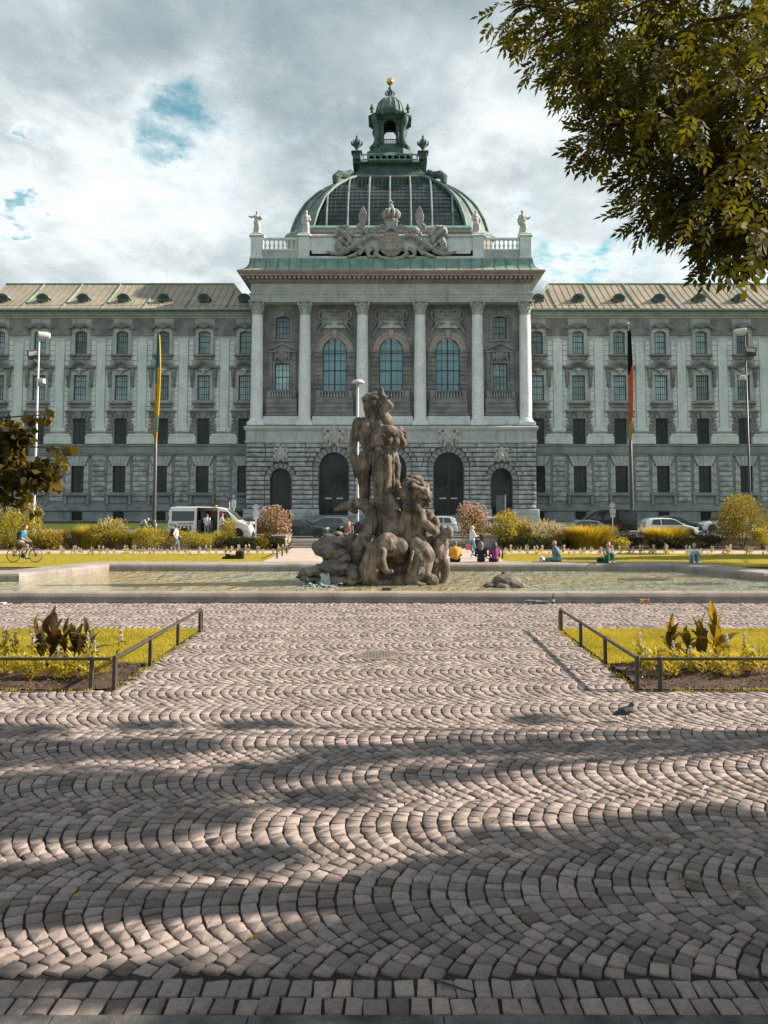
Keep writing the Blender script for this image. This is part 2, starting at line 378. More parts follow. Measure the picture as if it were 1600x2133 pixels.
def solid(name, prims, vox, mats, k=0.05, amp=0.0, freq=3.0, pm=None, smooth=True, ridged=False):
    """prims are blended with radius k and meshed; pm gives a material index to each prim"""
    E = [ext(p) for p in prims]; lo = np.min([e[0] for e in E], 0) - 3 * vox - k; hi = np.max([e[1] for e in E], 0) + 3 * vox + k
    n = np.ceil((hi - lo) / vox).astype(int) + 1
    D = np.full(n, 9.0, np.float32); ax = [lo[i] + vox * np.arange(n[i]) for i in range(3)]
    for p, (a, b) in zip(prims, E):
        i0 = np.maximum(((a - lo) / vox).astype(int) - 3 - int(k / vox), 0); i1 = np.minimum(((b - lo) / vox).astype(int) + 5 + int(k / vox), n)
        sl = tuple(slice(i0[i], i1[i]) for i in range(3))
        G = np.stack(np.meshgrid(*[ax[i][sl[i]] for i in range(3)], indexing='ij'), -1)
        d = sd(p, G); o = D[sl]
        h = np.clip(0.5 + 0.5 * (o - d) / k, 0, 1); D[sl] = np.where(o > 8, d, o + (d - o) * h - k * h * (1 - h))
    if amp:
        G = np.meshgrid(*ax, indexing='ij'); f = freq; X, Y, Z = G
        w = np.sin(X * f + 1.3 * np.sin(Y * f * .7)) * np.sin(Y * f * 1.1 + 1.7 * np.sin(Z * f * .8)) * np.sin(Z * f * .9 + X * f * .5)
        w2 = np.sin(X * f * 2.7 + 2 * np.sin(Z * f * 1.9)) * np.sin(Y * f * 2.3 + Z * f * 2.9)
        w = (1 - 2 * np.abs(w)) if ridged else w
        D = D + amp * (w + 0.45 * w2)
    S = D < 0
    c = sum(S[i:n[0] - 1 + i, j:n[1] - 1 + j, l:n[2] - 1 + l].astype(np.int8) for i in (0, 1) for j in (0, 1) for l in (0, 1))
    cells = np.argwhere((c > 0) & (c < 8)); idx = np.full(n - 1, -1, np.int64); idx[tuple(cells.T)] = np.arange(len(cells))
    acc = np.zeros((len(cells), 3)); cnt = np.zeros(len(cells))
    cor = [(i, j, l) for i in (0, 1) for j in (0, 1) for l in (0, 1)]
    for a in cor:
        for b in cor:
            if sum(b) - sum(a) == 1 and all(y >= x for x, y in zip(a, b)):
                da = D[tuple((cells + a).T)]; db = D[tuple((cells + b).T)]; mk = (da < 0) != (db < 0)
                t = np.where(mk, da / np.where(mk, da - db, 1), 0)[:, None]
                acc += np.where(mk[:, None], np.array(a) + t * (np.array(b) - np.array(a)), 0); cnt += mk
    V = lo + vox * (cells + acc / np.maximum(cnt, 1)[:, None]); Fs = []
    for d in range(3):
        u, w = (d + 1) % 3, (d + 2) % 3
        A = S.take(range(n[d] - 1), d); B = S.take(range(1, n[d]), d)
        e = np.argwhere(A != B)
        e = e[(e[:, u] > 0) & (e[:, w] > 0) & (e[:, u] < n[u] - 1) & (e[:, w] < n[w] - 1)]
        def at4(du, dw):
            q = e.copy(); q[:, u] += du; q[:, w] += dw; return idx[tuple(q.T)]
        q = np.stack([at4(-1, -1), at4(0, -1), at4(0, 0), at4(-1, 0)], 1)
        fl = ~A[tuple(e.T)]; q[fl] = q[fl][:, ::-1]; Fs.append(q)
    Fq = np.concatenate(Fs)
    mi = None
    if pm:
        C = V[Fq].mean(1); mi = np.array(pm)[np.argmin(np.stack([sd(p, C) for p in prims]), 0)]
    return np_mesh(name, V, Fq, mats, smooth=smooth, mi=mi)

# ================================================================== GROUND, PAVING, WATER
def grassy(name, c1, c2, scale=3.0):
    m, T, b = principled(name); P = pos(T)
    col = T.mix(T.ramp(T.noise(P, scale, 6, 0.65), 0.3, 0.7), c1, c2)
    col = T.mix(T.math('MULTIPLY', T.ramp(T.noise(P, 40, 3), 0.4, 0.7), 0.5), col, tuple(x * 0.5 for x in c1))
    T.l.new(col, b.inputs['Base Color']); b.inputs['Roughness'].default_value = 0.95; b.inputs['Specular IOR Level'].default_value = 0.1
    bp = T.node('ShaderNodeBump'); bp.inputs['Strength'].default_value = 0.8; bp.inputs['Distance'].default_value = 0.05
    T.l.new(T.noise(P, 60, 4), bp.inputs['Height']); T.l.new(bp.outputs[0], b.inputs['Normal'])
    return m
SAND = stone('joint_sand', (0.045, 0.038, 0.033), (0.10, 0.085, 0.074), scale=3, fine=30, streak=0.3, bump=0.7, bscale=70)
COBBLE = tintmat('porphyry_sett', (0.145, 0.12, 0.113), (0.40, 0.332, 0.31), bump=0.55, bscale=45, fine=20)
PAVE = stone('pink_path_paving', (0.42, 0.33, 0.29), (0.52, 0.43, 0.38), scale=0.7, fine=12, streak=0.2, bump=0.2, bscale=30)
ASPH = plain('asphalt', (0.075, 0.077, 0.08), 0.9, var=0.25, scale=1.2, bump=0.3)
FOOTW = stone('footway_slabs', (0.13, 0.13, 0.13), (0.19, 0.19, 0.188), scale=0.4, streak=0.15, bump=0.1)
GRANITE = stone('granite_kerb', (0.07, 0.07, 0.072), (0.20, 0.20, 0.2), scale=4, fine=70, streak=0.15, bump=0.5, bscale=90)
SOIL = stone('bark_soil', (0.075, 0.05, 0.038), (0.17, 0.115, 0.085), scale=3, fine=40, streak=0.2, bump=1.0, bscale=45)
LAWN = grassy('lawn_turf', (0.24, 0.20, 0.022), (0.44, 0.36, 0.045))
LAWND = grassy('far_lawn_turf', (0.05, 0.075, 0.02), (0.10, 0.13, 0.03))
BLADE = leafmat('grass_blade', (0.26, 0.235, 0.03), (0.52, 0.45, 0.07), 0.35)

def sheet(name, x0, x1, y0, y1, z, m, kind='structure', nx=1, ny=1):
    mb = MB()
    for i in range(nx):
        for j in range(ny):
            a, b = x0 + (x1 - x0) * i / nx, x0 + (x1 - x0) * (i + 1) / nx; c, d = y0 + (y1 - y0) * j / ny, y0 + (y1 - y0) * (j + 1) / ny
            mb.add([(a, c, z), (b, c, z), (b, d, z), (a, d, z)], [(0, 1, 2, 3)])
    return mb.build(name, m, kind=kind)
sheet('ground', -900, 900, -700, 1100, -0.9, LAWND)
ZR = 0.40                                     # level of the street behind the park
TERR = 54.9
# plaza: open round the basin
BAS = [(-17, 24.45), (17, 24.45), (16, 27), (14.6, 29.2), (13.2, 29.2), (11.5, 33.6), (-11.5, 33.6), (-13.2, 29.2), (-14.6, 29.2), (-16, 27)]
pz = MB()
ring = [(-60, -30), (60, -30), (60, TERR), (-60, TERR)]
def strip(a): pz.add([(x, y, -0.017) for x, y in a], [tuple(range(len(a)))])
strip([(-60, -30), (60, -30), (60, 24.3), (-60, 24.3)]); strip([(-60, 24.3), (-16.9, 24.3), (-15.9, 27), (-14.5, 29.3), (-13.1, 29.4), (-11.4, 33.8), (-11.4, TERR), (-60, TERR)])
strip([(60, 24.3), (60, TERR), (11.4, TERR), (11.4, 33.8), (13.1, 29.4), (14.5, 29.3), (15.9, 27), (16.9, 24.3)]); strip([(-11.4, 33.8), (11.4, 33.8), (11.4, TERR), (-11.4, TERR)])
plaza = pz.build('plaza', SAND, kind='structure')

# ---- porphyry setts in segmental arcs, bulging to the left
BW, PITCHX, PHI = 1.33, 0.139, R(45)
AR = BW / 2 / math.sin(PHI)
LB = -4.38; RB = 3.90                          # inner edges of the two beds
BED0, BEDS, BED1 = 12.95, 14.9, 19.0           # front, soil/lawn line, rear
MAN = gnd(785, 1364)
def sett_ok(x, y):
    if 4.87 > y or y > 23.82: return False
    if abs(x) > 0.56 * y + 1.0: return False
    if BED0 - 0.14 < y < BED1 + 0.06 and (x < LB + 0.12 or x > RB - 0.12): return False
    return (x - MAN.x) ** 2 + (y - MAN.y) ** 2 > 0.5 ** 2
setts = []                                     # four corner points each
def arc_p(x, yc, t): return np.array([x + AR - AR * math.cos(t), yc + AR * math.sin(t)])
def arc_q(x, yc, t):                           # foot on the next arc, square to this one
    e = -PITCHX * math.cos(t) + math.sqrt(AR * AR - (PITCHX * math.sin(t)) ** 2); return arc_p(x, yc, t) + (AR - e) * np.array([math.cos(t), -math.sin(t)])
for j in range(-1, 15):
    yc = 6.285 + j * BW; hw = 0.56 * (yc + 1) + 1.4
    for i in range(int(-hw / PITCHX) - 3, int(hw / PITCHX) + 3):
        x0 = i * PITCHX; n = rnd.choice((10, 11, 11)); cuts = [-PHI + 2 * PHI * q / n + (rnd.uniform(-.024, .024) if 0 < q < n else 0) for q in range(n + 1)]
        quads = [[arc_p(x0, yc, p), arc_q(x0, yc, p), arc_q(x0, yc, q), arc_p(x0, yc, q)] for p, q in zip(cuts, cuts[1:])]
        up = arc_p(x0, yc, PHI); lo = arc_q(x0, yc, PHI); quads.append([up, lo, up + [PITCHX, 0], np.array([lo[0], 2 * up[1] - lo[1]])])
        for q in quads:
            c = sum(q) / 4
            if j == -1 and c[1] < 5.222: continue
            if sett_ok(*c): setts.append([tuple(p) for p in q])
for r, (ya, yb) in enumerate(((4.845, 5.025), (5.025, 5.205))):
    x = -4.2
    while x < 4.2:
        w = rnd.uniform(.105, .155); setts.append([(x, ya), (x + w, ya), (x + w, yb), (x, yb)]); x += w
def sett_geo(q, fine):
    q = np.array(q); c = q.mean(0); g = 0.0074 if fine else 0.0078
    gu = g / np.linalg.norm(q[1] - q[0]); gv = g / np.linalg.norm(q[3] - q[0]); bl = lambda u_, v_: (q[0] * (1 - u_) + q[1] * u_) * (1 - v_) + (q[3] * (1 - u_) + q[2] * u_) * v_
    q = np.array([bl(gu, gv), bl(1 - gu, gv), bl(1 - gu, 1 - gv), bl(gu, 1 - gv)]) + rng.normal(0, 0.0042, (4, 2))
    zt = rng.normal(0, 0.0035); tl = rng.normal(0, 0.02, 2); tn = float(np.clip(rng.normal(.55, .27), 0, 1))
    if fine:
        o = []
        for i in range(4):
            a, b = q[i], q[(i + 1) % 4]; e = (b - a)
            o.append(a + e * rng.uniform(.04, .11)); o.append(b - e * rng.uniform(.04, .11))
        o = np.array(o) + rng.normal(0, 0.0035, (8, 2)); k = 8
    else: o = q; k = 4
    ins = c + (o - c) * (0.94 if fine else 0.93)
    z1 = zt + (o - c) @ tl
    V = np.concatenate([np.c_[o, np.full(k, -.03)], np.c_[o, z1 - .0048 + rng.normal(0, .002, k)], np.c_[ins, z1 + rng.normal(0, .0018, k)]])
    F = [(i, (i + 1) % k, k + (i + 1) % k, k + i) for i in range(k)] + [(k + i, k + (i + 1) % k, 2 * k + (i + 1) % k, 2 * k + i) for i in range(k)]
    F += [(16, 17, 18, 19), (16, 19, 20, 23), (20, 21, 22, 23)] if fine else [(8, 9, 10, 11)]
    return V, F, tn
infr = [s for s in setts if abs((s[0][0] + s[2][0]) / 2 + 0.02) < 0.475 * (s[0][1] + .2)]
infr.sort(key=lambda s: s[0][1]); single = set(id(s) for s in infr[:300])
BV, BF, BT, off = [], [], [], 0
for s in setts:
    fine = s[0][1] < 10.5
    V, F, tn = sett_geo(s, fine)
    if id(s) in single:
        link('cobblestone', np_mesh('cobblestone', V, F, COBBLE, np.full(len(V), tn)), plaza)
    else:
        BV.append(V); BF.append(np.array(F) + off); BT.append(np.full(len(V), tn)); off += len(V)
link('cobblestone_paving', np_mesh('cobblestone_paving', np.concatenate(BV), np.concatenate(BF), COBBLE, np.concatenate(BT)), plaza, kind='stuff')
# kerb at the photographer's feet
for i in range(-4, 4):
    mb = MB(); mb.cbox(i * 1.1 + .3, i * 1.1 + 1.392, 4.5, 4.835, -.1, .012, .01); mb.build('kerb_stone', GRANITE, plaza)
# manhole cover
mh = thing('manhole_cover', 'round iron manhole cover set in the cobbles in front of the fountain', 'manhole cover', (MAN.x, MAN.y, -.01))
IRON = plain('cast_iron', (0.20, 0.165, 0.145), 0.75, 0.2, var=0.3, scale=9, bump=0.4)
m_ = MB().lathe([(0, .012), (.36, .012), (.365, .004), (.38, .004), (.385, .014), (.48, .012), (.485, -.02)], seg=40); m_.build('frame_ring', IRON, mh)
m_ = MB()
for a in range(-5, 6):
    for b in range(-5, 6):
        if a * a + b * b < 26: m_.box(a * .06 - .018, a * .06 + .018, b * .06 - .018, b * .06 + .018, .011, .017)
m_.build('stud_plate', IRON, mh, kind='stuff')

# ---- basin rim in long stones, and the water
bas = thing('fountain_basin', 'wide low stone fountain basin filled with shallow water', 'fountain basin', (0, 24.4, 0), world=True)
n = len(BAS); BP = [Vector(p) for p in BAS]
def edge(i):
    a, b = BP[i], BP[(i + 1) % n]; d = (b - a).normalized(); return a, b, Vector((d.y, -d.x)), (0.52 if i == 0 else 1.5)
def corner(i, o):                              # offset corner i where edges i-1 and i meet, o = fraction of each width
    a1, b1, n1, w1 = edge((i - 1) % n); a2, b2, n2, w2 = edge(i)
    A = np.array([[n1.x, n1.y], [n2.x, n2.y]]); rhs = np.array([n1.dot(b1) + o(w1), n2.dot(a2) + o(w2)])
    return Vector(np.linalg.solve(A, rhs))
for i in range(n):
    a, b, nn, w = edge(i); L = (b - a).length; cnt = max(1, round(L / (3.1 if i == 0 else 2.3))); h = .30 if i == 0 else .40
    prof = [(lambda w: 0, -.5), (lambda w: 0, h - .11), (lambda w: .03, h - .04), (lambda w: .1, h), (lambda w: w - .12, h), (lambda w: w - .04, h - .035), (lambda w: w, h - .12), (lambda w: w - .02, .07), (lambda w: w + .02, .05), (lambda w: w + .02, -.05)]
    P0 = [corner(i, f) for f, z in prof]; P1 = [corner((i + 1) % n, f) for f, z in prof]
    for q in range(cnt):
        mb = MB(); t0, t1 = q / cnt + .004 / L, (q + 1) / cnt - .004 / L
        V = [(*(p + (r - p) * t), z) for t in (t0, t1) for p, r, (f, z) in zip(P0, P1, prof)]; k = len(prof)
        mb.add(V, [(x, x + k, x + k + 1, x + 1) for x in range(k - 1)] + [tuple(range(k)), tuple(range(2 * k - 1, k - 1, -1))])
        mb.build('rim_stone', RIM, bas)
def water_mat():
    m, T, b = principled('pool_water'); P = pos(T)
    mp = T.node('ShaderNodeMapping'); T.l.new(P, mp.inputs[0]); mp.inputs['Scale'].default_value = (1, 0.5, 1)
    n1 = T.noise(mp.outputs[0], 1.5, 3, 0.5, 0.8); n2 = T.noise(mp.outputs[0], 4.5, 4, 0.6, 0.5)
    big = T.noise(P, 0.16, 3)
    col = T.mix(T.ramp(big, 0.35, 0.65), (0.36, 0.30, 0.155), (0.29, 0.325, 0.255))
    T.l.new(col, b.inputs['Base Color']); b.inputs['Roughness'].default_value = 0.07; b.inputs['IOR'].default_value = 1.33
    bp = T.node('ShaderNodeBump'); bp.inputs['Strength'].default_value = 1.0; bp.inputs['Distance'].default_value = 0.5
    T.l.new(T.math('ADD', T.math('MULTIPLY', n1, 0.6), T.math('MULTIPLY', n2, 0.28)), bp.inputs['Height']); T.l.new(bp.outputs[0], b.inputs['Normal'])
    return m
WATER = water_mat()
mb = MB(); mb.add([(x, y, .10) for x, y in BAS], [tuple(range(n))]); mb.build('water', WATER, kind='structure')

# ---- street level: terrace, footways, road, lawn before the courthouse
mb = MB(); mb.slab([(-150, TERR), (150, TERR), (150, 140), (-150, 140)], -.9, ZR); mb.build('street_ground', FOOTW, kind='structure')
sheet('road', -150, 150, 57.6, 66.5, ZR + .004, ASPH)
mb = MB(); mb.box(-150, 150, 57.3, 57.6, ZR + .002, ZR + .1); mb.box(-150, 150, 66.5, 66.8, ZR + .002, ZR + .12); mb.build('kerb', GRANITE, kind='structure')
for i in range(-14, 15):
    pass
sheet('parking_strip', -150, 150, 66.8, 73, ZR + .006, ASPH)
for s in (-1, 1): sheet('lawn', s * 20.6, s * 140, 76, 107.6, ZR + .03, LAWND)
# far lawns between the basin and the hedges, path across
for s in (-1, 1): sheet('lawn', *((-60, -6.3) if s < 0 else (5.6, 60)), 37, 46.6, .01, LAWN, nx=4)
sheet('path', -60, 60, 46.6, 49.6, .006, PAVE)
sheet('path', -6.3, 5.6, 35.2, 52.4, .010, PAVE)
for s in (-1, 1): sheet('flower_bed_soil', *((-60, -6.8) if s < 0 else (6.0, 60)), 49.6, 54.9, .012, SOIL)

# ---- steps up to the street with cheek blocks
SX0, SX1 = Xp(606, 1130, 53.5), Xp(1000, 1130, 53.5)
st = thing('stone_steps', 'five wide stone steps rising to the street behind the statue', 'steps', (0, 53.2, 0), world=True)
for i in range(5):
    mb = MB(); y0 = 52.5 + i * .48
    mb.cbox(SX0, SX1, y0, TERR - .001, i * .08 + .011, (i + 1) * .08 - .012, .008); mb.cbox(SX0 - .02, SX1 + .02, y0 - .03, TERR, (i + 1) * .08 - .012, (i + 1) * .08 + .001 + (i == 4) * .003, .006); mb.build('step', RIM, st)
for nm, x in (('left', SX0 - 1.0), ('right', SX1 + .12)):
    w = tag(MB().cbox(x, x + .85, 52.0, 54.85, 0, .72, .05).cbox(x - .06, x + .91, 51.94, 54.88, .72, .84, .03).build('cheek_wall', RIM),
            'low stone cheek wall flanking the steps, %s' % ('beside the round flowering bush near the van' if nm == 'left' else 'beside the bushes near the seated people'), 'low wall')
for s, (xa, xb) in ((-1, (-58, SX0 - 1.2)), (1, (SX1 + 1.2, 58))):
    w = thing('retaining_wall', 'low retaining wall with flat coping behind the flower bed %s the steps' % ('left of' if s < 0 else 'right of'), 'retaining wall', ((xa + xb) / 2, 54.6, 0), world=True)
    MB().box(xa, xb, 54.6, 54.89, -.02, .52).build('wall_face', RIM, w)
    x = xa
    while x < xb - .1:
        MB().cbox(x + .006, min(x + 1.8, xb) - .006, 54.5, 54.95, .52, .60, .012).build('coping_stone', RIM, w); x += 1.8

# ================================================================== COURTHOUSE
YG, YW, YC, YE, YV = 104.2, 106.0, 105.25, 104.35, 109.0
court = thing('courthouse', 'long grey stone courthouse with columned centre, copper roofs and glass dome', 'courthouse', (0, 104, ZR), world=True)
def part(mb, name, m, parent=court, smooth=False, **k): return mb.build(name, m, parent, smooth, **k)
def ug(d, py=800, Y=YG): return Xp(815 + d, py, Y)          # half-width in px from the axis -> metres
def loft_front(seed):
    """unit rusticated block, lumpy chamfered face towards -y"""
    r = random.Random(seed); nx, nz = 7, 3; V = []; F = []
    for j in range(nz + 2):
        for i in range(nx + 2):
            x = -.5 + [0, .03, .16, .33, .5, .67, .84, .97, 1][i]; z = -.5 + [0, .14, .5, .86, 1][j]
            rim = i in (0, nx + 1) or j in (0, nz + 1)
            V.append((x, 0 if rim else -r.uniform(.62, 1.1) + (.2 if i in (1, nx) or j in (1, nz) else 0), z))
    w = nx + 2
    for j in range(nz + 1):
        for i in range(nx + 1): F.append((j * w + i, j * w + i + 1, (j + 1) * w + i + 1, (j + 1) * w + i))
    me = bpy.data.meshes.new('stone_block'); me.from_pydata(V, [], F); mats_of(me, RUST); me.update(); return me
BLK = [loft_front(i) for i in range(6)]
BLKD = []
for i, b in enumerate(BLK):
    c = b.copy(); c.materials[0] = BROWN; BLKD.append(c)
def block(x0, x1, z0, z1, y, depth=.24, parent=court, name='stone_block', pool=BLK):
    if x1 < x0: x0, x1 = x1, x0
    o = link(name, rnd.choice(pool), parent); o.location = ((x0 + x1) / 2, y, (z0 + z1) / 2); o.scale = (x1 - x0, depth, z1 - z0); return o
def arch_ring(mb, xc, zs, r0, r1, y0, y1, seg=20, a0=0, a1=math.pi, m=0):
    for i in range(seg):
        a, b = a0 + (a1 - a0) * i / seg, a0 + (a1 - a0) * (i + 1) / seg
        P = [(xc + r * math.cos(t), zs + r * math.sin(t)) for r, t in ((r0, a), (r1, a), (r1, b), (r0, b))]
        mb.prism(P, y0, y1, m)
def voussoirs(n, r0, r1, a0, a1, y, depth):
    out = []
    for i in range(n):
        mb = MB(); e = .035; a, b = a0 + (a1 - a0) * (i + e) / n, a0 + (a1 - a0) * (i + 1 - e) / n
        P = lambda r, t: (r * math.cos(t), r * math.sin(t))
        o = [P(r0, a), P(r1, a), P(r1, b), P(r0, b)]; c = np.mean(o, 0); q = [tuple(c + (np.array(p) - c) * .86) for p in o]
        V = [(x, 0, z) for x, z in o] + [(x, -depth, z) for x, z in q]
        mb.add(V, [(0, 1, 5, 4), (1, 2, 6, 5), (2, 3, 7, 6), (3, 0, 4, 7), (4, 5, 6, 7)]); out.append(mb.mesh('voussoir', DARK))
    return out
def window_grid(mb, h, zb, zt, y, cols, rows, bar=.045, frame=.12, rise=0.0, d=.1):
    """dark frame with glazing bars, x centred on 0"""
    zs = zt - rise
    mb.box(-h, -h + frame, y, y + d, zb, zs); mb.box(h - frame, h, y, y + d, zb, zs); mb.box(-h + frame, h - frame, y, y + d, zb, zb + frame)
    if rise:
        P = arch_pts(0, h, zs, rise); Q = arch_pts(0, h - frame, zs, max(.02, rise - frame * .5))
        for a, b, c, e in zip(P, P[1:], Q[1:], Q): mb.prism([a, b, c, e], y, y + d)
    else: mb.box(-h + frame, h - frame, y, y + d, zt - frame, zt)
    def top(x): return zs + (max(0, math.sqrt(max(0, h * h - x * x)) - .05) if rise > h * .9 else rise * (1 - (x / h) ** 2)) if rise else zt
    for i in range(1, cols):
        x = -h + 2 * h * i / cols; t = bar * (1.9 if cols == 4 and i == 2 or cols == 6 and i == 3 else 1) ; mb.box(x - t / 2, x + t / 2, y + .01, y + d, zb, top(x))
    for r in rows:
        t = bar * (2.0 if r < 0 else 1); z = zb + (zt - zb) * abs(r); hh = h if z < zs else (math.sqrt(max(0.01, h * h - (z - zs) ** 2)) if rise > h * .9 else h * .9)
        mb.box(-hh, hh, y + .012, y + d - .002, z - t / 2, z + t / 2)

# ------------------------------------------------------------------ centre block, ground floor
XE = ug(-303, 990); XE = abs(XE)
zb0 = ZR; z923, z887 = Zp(923, YG), Zp(887, YG)
MD, SDR = [ug(d, 1000) for d in (-119.5, 0, 119.5)], [ug(d, 1000) for d in (-230, 230)]
hm, hs = ug(30, 1000), ug(21, 1000)
zm_top, zs_top = Zp(943, YG), Zp(976, YG)
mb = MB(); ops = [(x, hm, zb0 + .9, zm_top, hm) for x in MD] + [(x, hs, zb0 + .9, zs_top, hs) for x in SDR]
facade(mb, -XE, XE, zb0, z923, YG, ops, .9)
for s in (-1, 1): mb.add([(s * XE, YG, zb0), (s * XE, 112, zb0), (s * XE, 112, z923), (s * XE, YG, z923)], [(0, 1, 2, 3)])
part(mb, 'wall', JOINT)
def exts(py, half, cy, ro):
    if py >= cy: return half + 1.5
    d = cy - py; return math.sqrt(ro * ro - d * d) if d < ro else 0.0
ROWS = [923 + (1060 - 923) * i / 14 for i in range(15)]
for a, b in zip(ROWS, ROWS[1:]):
    pm = (a + b) / 2 + 1; em = exts(pm, 30, 973, 44); es = exts(pm, 21, 997, 33); z1, z0 = Zp(a + .75, YG), Zp(b - .75, YG)
    odd = ROWS.index(a) % 2
    for s in (-1, 1):
        segs = []
        lo, hi = 230 + es, 302.5
        segs += [(lo, lo + 11), (lo + 11, hi)] if es else [(230, 262), (262, hi)]
        lo, hi = 119.5 + em, 230 - es
        segs += [(lo, lo + 12), (lo + 12, hi)] if em else [(119.5, 178), (178, hi)]
        lo, hi = em, 119.5 - em
        segs += [(lo, lo + 11), (lo + 11, hi - 11), (hi - 11, hi)] if em else [(0, 60), (60, 119.5)]
        for p, q in segs:
            if q - p > 2.5: block(s * ug(p + .4, pm), s * ug(q - .4, pm), z0, z1, YG - .002)
vm = voussoirs(11, hm + .02, ug(43.5, 1000), 0, math.pi, YG, .2); vs = voussoirs(9, hs + .02, ug(32.5, 1000), 0, math.pi, YG, .18)
for x in MD:
    for me in vm: link('voussoir', me, court, (x, YG - .01, zm_top - hm))
for x in SDR:
    for me in vs: link('voussoir', me, court, (x, YG - .01, zs_top - hs))
# plinth
cuts = [-XE - .25] + sorted(sum([[x - hm, x + hm] for x in MD] + [[x - hs, x + hs] for x in SDR], [])) + [XE + .25]
for a, b in zip(cuts[::2], cuts[1::2]):
    mb = MB(); mb.cbox(a + .01, b - .01, YG - .32, YG - .005, Zp(1071, YG), Zp(1060.5, YG), .1); mb.cbox(a + .005, b - .005, YG - .36, YG - .006, zb0, Zp(1071, YG), .04); part(mb, 'plinth', MID)
mb = MB()
for i in range(6): mb = MB(); mb.box(-XE + 7.5, XE - 7.5, YG - 2.6 + i * .36, YG - .4 + (i == 5) * 1.4, ZR + i * .15 + .003, ZR + (i + 1) * .15); part(mb, 'entrance_step', DARK)
# doors
def make_door(h, zt, main):
    d = MB(); zb = zb0 + .9; y = YG + .62
    window_grid(d, h, zb, zt, y, 4 if main else 3, (.42, .72) if main else (.5,), .09, .14, h, .12)
    o = part(d, 'door', FRAME)
    g = MB(); P = [(-h, zb)] + arch_pts(0, h, zt - h, h, 20) + [(h, zb)]; g.prism([(x * .99, z) for x, z in P], y + .06, y + .09); g.build('pane', PANED, o)
    if main:
        for s in (-1, 1):
            k = MB(); k.box(s * .3, s * 1.15, y - .05, y - .01, zb + 2.05, zb + 2.22); k.build('push_plate', STEELW, o)
            k = MB(); k.lathe([(0, 0), (.05, .01), (.06, .06), (0, .1)], (s * .14, y - .07, zb + 3.6), 8); k.build('handle', GOLD, o)
    return o
d0 = make_door(hm, zm_top, True); d0.location.x = MD[0]
for x in MD[1:]: copy_tree(d0, court, (x, 0, 0))
d1 = make_door(hs, zs_top, False); d1.location.x = SDR[0]; d1b = copy_tree(d1, court, (SDR[1], 0, 0))
g = MB(); 
for i in range(12): g.box(-.62 + i * .08, -.6 + i * .08, YG + .56, YG + .58, zb0 + .95, zb0 + 3.4)
g.box(.42, .62, YG + .52, YG + .6, zb0 + .95, zb0 + 3.5); o = g.build('grille', STEELW, d1b)
# carved masks over the arches
def mask_mesh(s, lion):
    P = [('e', (0, -.1, 0), (.62 * s, .35 * s, .85 * s)), ('e', (0, -.42 * s, -.12 * s), (.2 * s, .2 * s, .25 * s)), ('e', (-.24 * s, -.36 * s, .2 * s), (.16 * s, .14 * s, .1 * s)), ('e', (.24 * s, -.36 * s, .2 * s), (.16 * s, .14 * s, .1 * s)),
         ('e', (0, -.3 * s, -.52 * s), (.3 * s, .22 * s, .2 * s)), ('e', (0, -.2 * s, .75 * s), (.35 * s, .3 * s, .35 * s))]
    for q in (-1, 1):
        P += chain([(q * .5 * s, -.1, .75 * s), (q * .85 * s, -.2 * s, .8 * s), (q * .95 * s, -.2 * s, .45 * s), (q * .7 * s, -.2 * s, .3 * s)], [.2 * s, .17 * s, .16 * s, .1 * s])
        P += chain([(q * .6 * s, -.1, .1 * s), (q * .85 * s, -.16 * s, -.3 * s), (q * .7 * s, -.1, -.8 * s)], [.22 * s, .2 * s, .1 * s])
        P += chain([(q * .3 * s, -.1, -.6 * s), (q * .45 * s, -.15 * s, -1.0 * s)], [.2 * s, .1 * s])
    return solid('carved_mask', P, .075, STATUE, .06, .03, 9)
mk = mask_mesh(1.25, 0)
for x in MD: link('carved_mask', mk, court, (x, YG - .2, Zp(909, YG)))
mk2 = mask_mesh(.9, 1)
for x in SDR: link('carved_mask', mk2, court, (x, YG - .16, Zp(947, YG)))
# belt cornice
BACK = 113.0
def around(x, y): return [(-x, BACK), (-x, y), (x, y), (x, BACK)]
mb = MB(); zz = lambda p: Zp(p, YG)
mb.sweep([(0, z923), (.14, zz(922)), (.14, zz(917)), (.06, zz(916)), (.06, zz(898)), (.2, zz(896)), (.3, zz(893)), (.3, zz(890)), (.22, zz(888)), (.05, z887), (-1.9, z887 + .01)], around(XE, YG))
part(mb, 'belt_cornice', MID)

# ------------------------------------------------------------------ centre block, columned storey
XU = ug(-293, 750, YW); XU = abs(XU)
z887, z629 = Zp(887, YW), Zp(629, YE)
WX = [ug(d, 760, YW) for d in (-117.8, 0, 117.8)]; WS = [ug(d, 760, YW) for d in (-226.5, 226.5)]
u = YW / F_PX
hw = 25 * u; hso = 14.3 * u; hsi = 15.5 * u
zz = lambda p: Zp(p, YW)
mb = MB()
facade(mb, -XU, XU, z887, zz(735), YW, [(x, hw, zz(813), zz(735) - .001, 0) for x in WX] + [(x, hsi, zz(813), zz(757), 0) for x in WS], .45)
facade(mb, -XU, XU, zz(735), zz(629) + .4, YW, [(x, hw, zz(735), zz(705), hw) for x in WX] + [(x, hso, zz(706), zz(659), .25) for x in WS], .45)
for s in (-1, 1): mb.add([(s * XU, YW, z887), (s * XU, 114, z887), (s * XU, 114, zz(629) + .4), (s * XU, YW, zz(629) + .4)], [(0, 1, 2, 3)])
part(mb, 'wall', BROWN)
